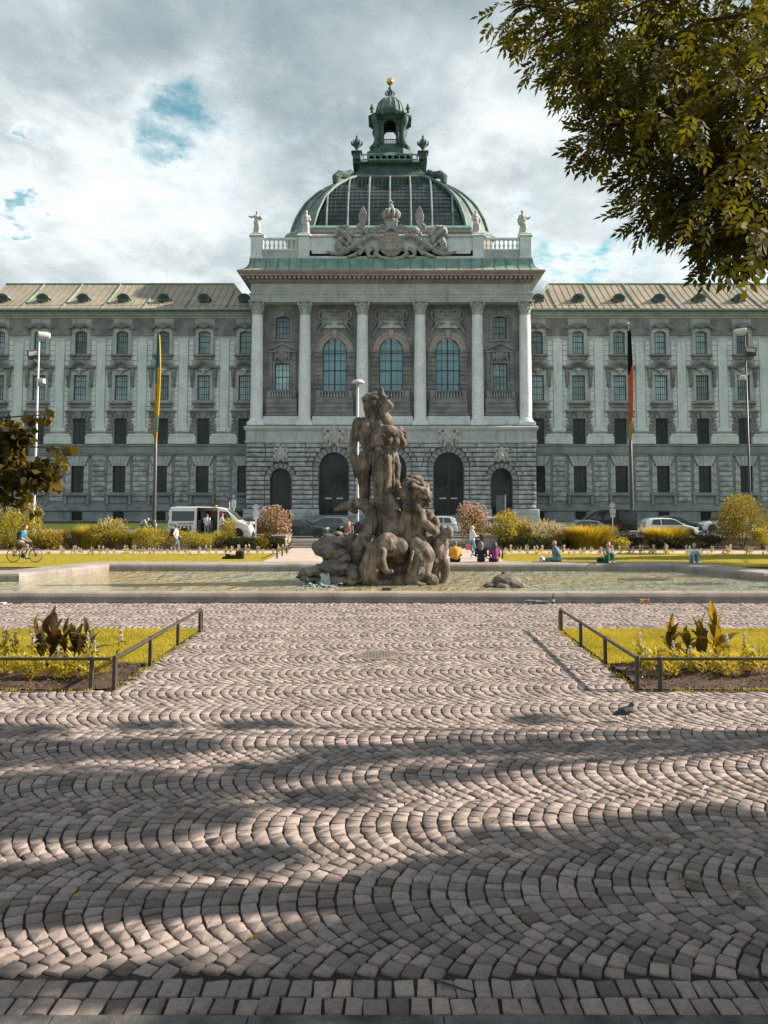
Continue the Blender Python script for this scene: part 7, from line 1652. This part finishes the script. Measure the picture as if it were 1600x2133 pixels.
# ================================================================== PEOPLE
SKIN = plain('skin', (.50, .31, .23), .55, var=.06); SKIND = plain('tanned_skin', (.36, .2, .14), .55, var=.06)
def cl(name, c): return plain(name, c, .85, var=.15, scale=9, bump=.3)
POSE = {}
def base_pose():
    J = dict(pel=(0, 0, .95), che=(0, -.01, 1.30), nec=(0, 0, 1.47), hea=(0, -.03, 1.63))
    for s, k in ((-1, 'l'), (1, 'r')): J.update({'sh' + k: (s * .19, 0, 1.41), 'el' + k: (s * .25, .03, 1.13), 'wr' + k: (s * .24, -.07, .89), 'hi' + k: (s * .095, 0, .92), 'kn' + k: (s * .10, -.03, .5), 'an' + k: (s * .11, .02, .09), 'to' + k: (s * .13, -.17, .05)})
    return J
def person(label, loc, rot, cols, J_over={}, h=1.75, long_sleeves=False, hair='short', shorts=False, cap=None, group=None, bulk=1.0, shirt2=None):
    """cols: skin, top, trousers, hair, shoes"""
    J = base_pose(); J.update(J_over); k = h / 1.75; sk, top, tro, hr, sho = cols; P, pm = [], []
    def A(pr, m): P.append(pr); pm.append(m)
    v = lambda n_: np.array(J[n_], float); b = bulk
    che, pel, nec, hea = v('che'), v('pel'), v('nec'), v('hea')
    A(('c', tuple(pel + [0, 0, .08]), tuple(che), .145 * b, .16 * b), 1); A(('e', tuple(che + [0, 0, -.02]), (.185 * b, .125 * b, .19)), 1); A(('c', tuple(v('shl')), tuple(v('shr')), .075, .075), 1); A(('e', tuple(pel), (.165 * b, .135 * b, .13)), 2)
    A(('c', tuple(nec - [0, 0, .05]), tuple(hea - [0, 0, .05]), .055, .05), 0); A(('e', tuple(hea), (.078, .098, .118)), 0); A(('e', tuple(hea + [0, -.1, -.015]), (.016, .022, .025)), 0)
    for s in (-1, 1): A(('e', tuple(hea + [s * .08, .005, -.01]), (.014, .025, .032)), 0)
    if hair != 'bald': A(('e', tuple(hea + [0, .022, .035]), (.086, .098, .1)), 3)
    if hair == 'long': A(('c', tuple(hea + [0, .06, 0]), tuple(hea + [0, .1, -.26]), .085, .07), 3)
    if hair == 'big': A(('e', tuple(hea + [0, .05, .0]), (.125, .12, .14)), 3); A(('c', tuple(hea + [0, .08, -.05]), tuple(hea + [0, .11, -.25]), .11, .09), 3)
    for q in 'lr':
        A(('c', tuple(v('sh' + q)), tuple(v('el' + q)), .062 * b, .048), 1); A(('c', tuple(v('el' + q)), tuple(v('wr' + q)), .045, .032), 1 if long_sleeves else 0)
        A(('c', tuple(v('hi' + q)), tuple(v('kn' + q)), .092 * b, .064), 2); A(('c', tuple(v('kn' + q)), tuple(v('an' + q)), .058, .042), 0 if shorts else 2); A(('c', tuple(v('an' + q) - [0, 0, .02]), tuple(v('to' + q)), .05, .036), 4)
    P2 = [(p[0], tuple(np.array(p[1]) * k), tuple(np.array(p[2]) * k), p[3] * k, p[4] * k) if p[0] == 'c' else (p[0], tuple(np.array(p[1]) * k), tuple(np.array(p[2]) * k)) for p in P]
    t = thing('person', label, 'person', loc, rot, group); link('body', solid('body', P2, .021, [sk, top, tro, hr, sho], .03, pm=pm), t)
    for q, s in (('l', -1), ('r', 1)):
        w_, e_ = v('wr' + q) * k, v('el' + q) * k; d = unit(w_ - e_); n_ = unit(np.cross(d, [0, 1, .1])); m_ = np.cross(d, n_); hd_ = MB(); pc = w_ + d * .085 * k
        hd_.tube([tuple(w_ - d * .01), tuple(w_ + d * .04 * k), tuple(pc)], [.028 * k, .036 * k, .03 * k], 6)
        for i, (o, l_) in enumerate(((-.027, .062), (-.009, .075), (.009, .07), (.026, .055))): a = pc + m_ * o * k; hd_.tube([tuple(a - d * .01), tuple(a + d * l_ * .55 * k + n_ * .006), tuple(a + d * l_ * .9 * k + n_ * .028 * k * s)], [.011 * k, .01 * k, .008 * k], 5)
        a = w_ + d * .03 * k - m_ * .03 * k; hd_.tube([tuple(a), tuple(a - m_ * .025 * k + d * .025 * k), tuple(a - m_ * .03 * k + d * .055 * k)], [.013 * k, .012 * k, .009 * k], 5); hd_.build('hand', sk, t, True)
    f = MB(); hk = hea * k
    for s in (-1, 1): f.lathe([(0, -.008), (.012, 0), (0, .008)], (hk[0] + s * .03 * k, hk[1] - .088 * k, hk[2] + .012 * k), 6)
    f.box(hk[0] - .022 * k, hk[0] + .022 * k, hk[1] - .092 * k, hk[1] - .085 * k, hk[2] - .06 * k, hk[2] - .052 * k); f.build('face', BLACK, t)
    if cap is not None:
        c = MB().lathe([(.1 * k, 0), (.1 * k, .04 * k), (.07 * k, .1 * k), (0, .12 * k)], tuple(hk + [0, .01, .045 * k]), 12); c.slab([(hk[0] + .1 * k * math.cos(a), hk[1] + (-.2 * k if abs(a + 1.57) < .8 else .02) + .1 * k * math.sin(a) * .3) for a in np.linspace(-2.6, -.5, 7)], hk[2] + .04 * k, hk[2] + .055 * k); c.build('cap', cap, t)
    return t
def sit(hs, fwd=.45, feet=0.0, arms='lap', spread=.11):
    J = dict(pel=(0, .0, hs + .11), che=(0, -.04, hs + .45), nec=(0, -.06, hs + .61), hea=(0, -.1, hs + .77))
    for s, q in ((-1, 'l'), (1, 'r')):
        J.update({'sh' + q: (s * .19, -.05, hs + .55), 'hi' + q: (s * .095, -.02, hs + .1), 'kn' + q: (s * spread, -fwd, hs + .1), 'an' + q: (s * spread, -fwd - .03, feet + .09), 'to' + q: (s * spread, -fwd - .2, feet + .05)})
        J.update({'el' + q: (s * .25, -.08, hs + .28), 'wr' + q: (s * .1, -.3, hs + .2)} if arms == 'lap' else {'el' + q: (s * .27, .1, hs + .3), 'wr' + q: (s * .28, .16, hs + .06)})
    return J
def knees_up():
    J = dict(pel=(0, .2, .11), che=(0, .1, .46), nec=(0, .06, .62), hea=(0, .02, .78))
    for s, q in ((-1, 'l'), (1, 'r')): J.update({'sh' + q: (s * .18, .08, .55), 'el' + q: (s * .22, -.12, .36), 'wr' + q: (s * .03, -.3, .46 + s * .03), 'hi' + q: (s * .09, .16, .11), 'kn' + q: (s * .1, -.2, .47), 'an' + q: (s * .1, -.34, .09), 'to' + q: (s * .11, -.5, .05)})
    return J
RZ = .40
BLKC, GRYC, WHC = cl('black_fabric', (.015, .015, .018)), cl('grey_fabric', (.22, .23, .24)), cl('white_fabric', (.66, .68, .7))
JEAN, TEAL, GRN, PUR, ORA = cl('blue_denim', (.13, .25, .32)), cl('teal_denim', (.1, .2, .23)), cl('green_trousers', (.05, .19, .11)), cl('purple_fabric', (.2, .035, .15)), cl('orange_jacket', (.62, .29, .035))
HBR, HBK, HGR, HBL, HRD = plain('brown_hair', (.06, .035, .025), .6), plain('black_hair', (.012, .01, .012), .5), plain('grey_hair', (.12, .13, .14), .6), plain('blonde_hair', (.5, .4, .24), .6), plain('red_hair', (.32, .1, .08), .6)
def on(px, Y_, z): return (Xp(px, 1150, Y_), Y_, z)
PI = math.pi
person('person in orange jacket sitting on the far basin rim with back turned', on(949, 34.7, RZ), PI + .1, (SKIND, ORA, BLKC, HGR, BLKC), sit(0, .48, -.42), 1.72, True, 'short', bulk=1.32)
person('person in pale blue top and jeans standing behind the rim beside the orange jacket', (gnd(984, 1163).x, gnd(984, 1163).y, .01), PI / 2 + .3, (SKIN, cl('pale_blue_top', (.5, .6, .64)), JEAN, HBL, WHC), dict(elr=(.24, -.12, 1.2), wrr=(.1, -.3, 1.3), ell=(-.24, -.1, 1.18), wrl=(-.06, -.28, 1.2), knl=(-.1, -.12, .52), anl=(-.1, .1, .12), tol=(-.1, -.08, .05), knr=(.1, .0, .5), anr=(.1, -.12, .09), tor=(.1, -.31, .05)), 1.68, False, 'long')
t = thing('shopping_bag', 'pink and white bag hanging at the side of the standing woman', 'bag', (gnd(976, 1163).x, gnd(976, 1163).y, .01)); MB().cbox(-.14, .14, -.08, .08, .42, .75, .03).build('bag', cl('pink_fabric', (.55, .16, .2)), t); MB().tube([(-.08, 0, .75), (0, 0, .95), (.08, 0, .75)], .012, 5).build('strap', WHC, t)
person('grey-haired person in black sitting on the far rim next to purple top', on(1002, 34.7, RZ), PI - .1, (SKIN, BLKC, BLKC, HGR, BLKC), sit(0, .45, -.42), 1.66, True, 'big')
person('dark-haired person in purple top sitting on the far rim with back turned', on(1031, 34.7, RZ), PI + .15, (SKIN, PUR, BLKC, HBR, BLKC), sit(0, .45, -.42), 1.62, True, 'big')
person('bald person in teal jacket sitting sideways on the far rim', on(1160, 34.8, RZ), -PI / 2 - .15, (SKIND, TEAL, TEAL, HGR, BLKC), sit(0, .42, -.1, 'back'), 1.76, True, 'bald', bulk=1.12)
person('person in green trousers sitting knees drawn up on the far rim', on(1268, 34.1, RZ), .1, (SKIN, GRYC, GRN, HBR, WHC), knees_up(), 1.7, False, 'short')
person('dark-haired person in pale jeans hugging knees on the far rim at the right', on(1446, 34.0, RZ), -.1, (SKIN, WHC, cl('washed_denim', (.2, .33, .38)), HBK, WHC), knees_up(), 1.64, False, 'big')
person('long red-haired person seen above the rocks left of the statue', on(727, 49.5, .01), -.2, (SKIN, cl('brown_pattern', (.2, .12, .11)), BLKC, HRD, BLKC), {}, 1.76, True, 'long')
walk = dict(knl=(-.1, -.2, .55), anl=(-.1, -.22, .12), tol=(-.1, -.4, .07), knr=(.1, .02, .5), anr=(.1, .3, .16), tor=(.1, .14, .05), elr=(.25, -.02, 1.14), wrr=(.22, -.22, .98), ell=(-.25, .1, 1.14), wrl=(-.22, -.02, .92))
w = person('person with black backpack and cap walking along the hedge', on(366, 49.2, .01), PI / 2, (SKIN, WHC, JEAN, HBR, BLKC), walk, 1.55, False, 'short', cap=plain('brown_cap', (.13, .08, .06), .8))
link('backpack', solid('backpack', [('b', (0, .2, 1.1), (.16, .12, .24), None, .09), ('b', (0, .3, 1.0), (.11, .06, .13), None, .05)], .025, BLKC, .03), w)
person('person in white shirt standing at the open door of the van', on(430, 55.25, ZR), PI - .2, (SKIN, cl('pale_shirt', (.55, .58, .6)), JEAN, HBR, BLKC), dict(elr=(.26, -.1, 1.15), wrr=(.12, -.28, 1.12)), 1.74, False)
person('person with red cap standing by the front door of the van', on(461, 55.2, ZR), PI / 2 + .5, (SKIN, WHC, GRYC, HBR, BLKC), dict(ell=(-.26, -.12, 1.14), wrl=(-.2, -.3, 1.0)), 1.76, False, cap=plain('red_cap', (.5, .04, .04), .8))
person('person in grey jacket bending forward behind the hedge at the left', on(293, 55.4, ZR), PI / 2, (SKIN, cl('grey_pattern_jacket', (.28, .32, .34)), BLKC, HGR, BLKC), dict(che=(0, -.22, 1.22), nec=(0, -.36, 1.32), hea=(0, -.46, 1.38), shl=(-.19, -.28, 1.3), shr=(.19, -.28, 1.3), ell=(-.22, -.4, 1.05), elr=(.22, -.4, 1.05), wrl=(-.15, -.5, .9), wrr=(.15, -.5, .9)), 1.72, True)
# cyclist and bicycle
bx, by = gnd(50, 1172).x, gnd(50, 1172).y
bk = thing('bicycle', 'mountain bike with thin dark frame ridden along the lawn at the left', 'bicycle', (bx, by, .012))
wt = MB().lathe([(.305, -.02), (.33, -.025), (.345, 0), (.33, .025), (.305, .02), (.305, -.02)], seg=32); wt.v = [(x, z, y) for x, y, z in wt.v]; wt = wt.mesh('wheel', plain('grey_tyre', (.16, .15, .14), .8), True)
sp_ = MB()
for i in range(14): a = math.pi * i / 14; sp_.tube([(-.31 * math.cos(a), 0, -.31 * math.sin(a)), (.31 * math.cos(a), 0, .31 * math.sin(a))], .003, 3)
sp_.tube([(0, -.05, 0), (0, .05, 0)], .025, 8); sp_ = sp_.mesh('spokes', STEELD)
for x in (-.52, .56): o = link('wheel', wt, bk, (x, 0, .345)); link('spokes', sp_, o)
MB().tube([(-.52, 0, .345), (-.08, 0, .3), (-.2, 0, .82), (.34, 0, .84), (-.08, 0, .3)], .022, 8).tube([(-.52, 0, .345), (-.18, 0, .76)], .014, 6).build('frame', BLACK, bk); MB().tube([(.34, 0, .88), (.4, 0, .7), (.56, 0, .345)], .024, 8).build('fork', BLACK, bk)
MB().tube([(.34, 0, .84), (.32, 0, .98)], .02, 6).tube([(.3, -.32, 1.0), (.34, 0, .99), (.3, .32, 1.0)], .016, 6).build('handlebar', BLACK, bk); link('saddle', solid('saddle', [('e', (-.24, 0, .93), (.14, .07, .03)), ('e', (-.12, 0, .93), (.12, .025, .02))], .012, BLACK, .02), bk)
MB().lathe([(0, 0), (.1, 0), (.1, .01), (0, .01)], (0, 0, 0), 16).build('chainring', STEELD, bk, loc=(-.08, .04, .3)).rotation_euler = (PI / 2, 0, 0); MB().tube([(-.08, -.1, .3), (.02, -.1, .16)], .012, 6).tube([(-.08, .1, .3), (-.18, .1, .44)], .012, 6).build('crank', STEELD, bk)
ride = dict(pel=(0, .2, 1.03), che=(0, .08, 1.38), nec=(0, .02, 1.54), hea=(0, -.03, 1.7), shl=(-.19, .05, 1.48), shr=(.19, .05, 1.48), ell=(-.24, .06, 1.2), wrl=(-.16, -.16, 1.08), elr=(.24, .06, 1.2), wrr=(.16, -.16, 1.08), hil=(-.09, .18, 1.0), hir=(.09, .18, 1.0), knl=(-.11, -.2, .82), anl=(-.11, .06, .5), tol=(-.11, -.12, .44), knr=(.11, -.12, .64), anr=(.11, -.02, .24), tor=(.11, -.2, .2))
cy = person('cyclist in teal top and patterned shorts riding along the lawn at the left', (bx, by, .0), PI / 2, (SKIN, cl('teal_top', (.03, .2, .28)), cl('pink_grey_shorts', (.36, .27, .28)), HBR, cl('teal_shoes', (.03, .2, .22))), ride, 1.74, False, shorts=True)
link('backpack', solid('backpack', [('b', (0, .26, 1.32), (.15, .09, .2), None, .07)], .025, cl('maroon_fabric', (.06, .03, .04)), .03), cy)

# ================================================================== SMALL THINGS
g = gnd(1303, 1502); pg = thing('pigeon', 'dark grey pigeon walking on the cobbles', 'pigeon', (g.x, g.y, .004), .12)
PGM = plain('pigeon_feather', (.045, .045, .05), .6, var=.3, scale=30)
link('body', solid('body', [('e', (0, 0, .13), (.1, .058, .058), (0, -.25, 0)), ('c', (-.06, 0, .115), (-.17, 0, .085), .034, .012), ('c', (-.03, .03, .135), (-.15, .02, .1), .03, .01), ('c', (-.03, -.03, .135), (-.15, -.02, .1), .03, .01), ('c', (.06, 0, .15), (.095, 0, .205), .04, .024), ('e', (.1, 0, .222), (.027, .022, .023)), ('c', (.12, 0, .22), (.142, 0, .213), .008, .003)], .006, PGM, .02), pg)
m_ = MB()
for s, dx in ((-1, -.025), (1, .03)):
    m_.tube([(.0, s * .02, .085), (dx * .6, s * .022, .045), (dx, s * .022, .006)], [.008, .005, .004], 5)
    for a in (-.5, 0, .5, 3.1): m_.tube([(dx, s * .022, .005), (dx + .028 * math.cos(a), s * .022 + .028 * math.sin(a), .003)], .0028, 4)
m_.build('legs', plain('pigeon_leg', (.3, .1, .09), .6), pg)
g = gnd(1144, 1252); bo = thing('bottle', 'green glass bottle standing against the near basin rim', 'bottle', (g.x, 23.75, 0)); MB().lathe([(0, 0), (.036, 0), (.038, .01), (.038, .17), (.03, .2), (.014, .235), (.013, .29), (.016, .292), (.016, .305), (0, .305)], seg=14).build('glass_body', glass('green_glass', (.03, .06, .025), .05, .8), bo, True); MB().lathe([(.0385, .06), (.0385, .13)], seg=14).build('label_band', SIGNG, bo)
g = gnd(1112, 1254); rp = thing('rope_heap', 'heap of grey cloth straps lying by the near basin rim', 'straps', (g.x, 23.7, 0)); r_ = random.Random(2)
for i in range(5):
    pts = [(-.33 + .66 * q / 9 + r_.uniform(-.03, .03), r_.uniform(-.1, .08), .03 + .07 * abs(math.sin(q * .9 + i * 1.3)) * (1 if q < 6 else .6)) for q in range(10)]; MB().tube(pts, .02, 6).build('strap', GRYC, rp, True)
for lab, px, c in (('pale yellow paper cup standing by the near basin rim', 1337, (.7, .5, .2)), ('orange paper cup standing by the near basin rim', 1347.5, (.75, .2, .06))):
    cu = thing('paper_cup', lab, 'cup', (Xp(px, 1250, 23.72), 23.72, 0)); MB().lathe([(0, .004), (.042, .004), (.058, .125), (.061, .128), (.055, .125), (.04, .01)], seg=16).build('cup_body', plain('cup_%d' % px, c, .6), cu, True); MB().lathe([(.06, .124), (.063, .128), (.06, .132)], seg=16).build('lip', STEELW, cu)
pp = MB(); pp.slab([(-.12, -.05), (.1, -.06), (.13, .03), (-.08, .06)], .0, .012); o = pp.build('paper_scrap', WHC, None, loc=(Xp(1326, 1252, 23.7), 23.7, .004)); tag(o, 'crumpled white paper beside the paper cups', 'paper')
pp = MB(); pp.slab([(-.1, -.05), (.06, -.07), (.1, .04), (-.04, .06)], .0, .05); o = pp.build('paper_scrap', WHC, None, loc=(Xp(6, 1257, 23.6), 23.6, .004)); tag(o, 'white scrap of paper by the basin rim at the left edge', 'paper')
bl = MB().lathe([(.12 * math.sin(a), -.12 * math.cos(a)) for a in np.linspace(0, PI, 12)], (0, 0, .12), 16); o = bl.build('football', [WHC], None, True, loc=on(1129, 34.5, RZ)); tag(o, 'white and black ball on the rim beside the bald seated person', 'ball')
d = MB()
for a in range(6): d.lathe([(0, .001), (.042, -.004)], (0, 0, 0), 5)
d2 = MB()
for a, b in ((0, 0), (2.0, .5), (4.1, .4), (1.0, -.6), (3.1, -.5), (5.2, -.4)):
    n_ = Vector((math.cos(a) * math.cos(b), math.sin(a) * math.cos(b), math.sin(b))); u_ = n_.orthogonal().normalized(); w_ = n_.cross(u_); d2.add([(0, 0, .12) + n_ * .1215 + Vector((0, 0, 0)) if False else Vector((0, 0, .12)) + n_ * .119 + (u_ * math.cos(q) + w_ * math.sin(q)) * .045 for q in np.linspace(0, 2 * PI, 6)[:-1]], [(0, 1, 2, 3, 4)])
d2.build('patches', BLACK, o)
for lab, px, sc in (('larger black backpack lying on the far lawn left of the steps', 500, 1.0), ('small black bag lying on the far lawn left of the steps', 475, .6)):
    g = gnd(px, 1164.5); b_ = thing('backpack', lab, 'backpack', (g.x, g.y, .01)); link('bag_body', solid('bag_body', [('b', (0, 0, .2 * sc), (.22 * sc, .15 * sc, .22 * sc), None, .1 * sc), ('b', (-.3 * sc, 0, .09 * sc), (.2 * sc, .14 * sc, .1 * sc), None, .06 * sc)], .025, BLKC, .05), b_); MB().tube([(-.05, -.1, .38 * sc), (0, -.1, .46 * sc), (.07, -.1, .38 * sc)], .014, 5).build('strap', BLKC, b_)
g = on(1253, 34.5, RZ); b_ = thing('shoulder_bag', 'dark bag on the rim beside the person in green trousers', 'bag', g); link('bag_body', solid('bag_body', [('b', (0, 0, .1), (.2, .12, .1), None, .06)], .025, cl('navy_fabric', (.03, .05, .08)), .03), b_); MB().tube([(-.12, 0, .18), (0, .05, .26), (.12, 0, .18)], .012, 5).build('strap', BLKC, b_)
# fallen sprigs, twig and bits on the paving
DRY = leafmat('wilted_leaf', (.12, .13, .075), (.24, .25, .16), .2)
for i, (px, py, lab) in enumerate(((1020, 1716, 'wilted leaf sprig on the cobbles at the edge of the tree shadow'), (1362, 1756, 'wilted leaf sprig on the cobbles right of the first one'), (1424, 1836, 'larger wilted sprig lying in the tree shade at the right'), (1548, 1858, 'wilted sprig near the right edge of the paving'), (572, 1560, 'small dry sprig in the middle of the paving'))):
    g = gnd(px, py); P = np.zeros((4, 3)) + rng.normal(0, .025, (4, 3)) * [1, 1, .1] + [0, 0, .012]; a = rng.uniform(0, 6.28, 4); out = pinnate(P, np.c_[np.cos(a), np.sin(a), .15 + 0 * a], np.tile([0, 0, 1.0], (4, 1)), rng.uniform(.09, .14, 4), 3, .2, rng.random(4)); V, F, T = merge(out); V[:, 2] = np.abs(V[:, 2]) * .6 + .006
    o = link('leaf_sprig', np_mesh('leaf_sprig', V, F, DRY, T), None, (g.x, g.y, 0)); tag(o, lab, 'leaf sprig', 'fallen sprigs')
g = gnd(940, 2058); tw = MB().tube([(-.13, .075, .014), (-.03, .02, .016), (.06, -.03, .012), (.13, -.06, .01)], [.004, .007, .005, .003], 6).tube([(-.03, .02, .016), (-.06, -.03, .014)], [.004, .002], 5); tag(tw.build('twig', BARK, None, loc=(g.x, g.y, 0)), 'thin dark twig lying on the cobbles near the bottom', 'twig')
for lab, px, py, c in (('single yellow leaf on the cobbles at the lower left', 150, 1870, (.5, .3, .02)), ('scrap of teal plastic on the shaded cobbles at the left', 215, 1808, (.03, .25, .25))):
    g = gnd(px, py); P = np.array([[0, 0, .012]]); V, F, T = quad_leaves(P, np.array([[1, .3, .1]]), np.array([[0, 0, 1.0]]), .06, .02, np.array([.5])); o = link('fallen_leaf' if py > 1850 else 'plastic_scrap', np_mesh('scrap', V, F, leafmat('scrap_%d' % px, c, c, .2), T), None, (g.x, g.y, 0)); tag(o, lab, 'leaf' if py > 1850 else 'litter')
out = []
for i in range(150):
    x, y = rnd.uniform(-5, 5), rnd.uniform(5.3, 20)
    if not sett_ok(x, y) or abs(x) > .45 * y: continue
    k = rnd.randint(3, 9); P = np.c_[rng.normal(0, .025, k) + x, rng.normal(0, .02, k) + y, np.full(k, -.005)]; out.append(quad_leaves(P, unit(rng.normal(0, .7, (k, 3)) + [0, 0, 1]), rdir(k), rng.uniform(.015, .035, k), .006, rng.random(k)))
for (x0, y0, x1, y1) in ((LB + .1, BED0, LB + .1, BED1), (RB - .1, BED0, RB - .1, BED1), (LB, BED0 - .1, -9, BED0 - .1), (RB, BED0 - .1, 9, BED0 - .1)):
    for i in range(45):
        q = rnd.random(); k = 10; P = np.c_[rng.normal(0, .04, k) + x0 + (x1 - x0) * q, rng.normal(0, .04, k) + y0 + (y1 - y0) * q, np.zeros(k)]; out.append(quad_leaves(P, unit(rng.normal(0, .6, (k, 3)) + [0, 0, 1]), rdir(k), rng.uniform(.02, .07, k), .006, rng.random(k)))
V, F, T = merge(out); tag(link('weeds', np_mesh('weeds', V, F, BLADE, T)), 'small yellow-green weeds sprouting in the paving joints', 'weeds', kind='stuff')
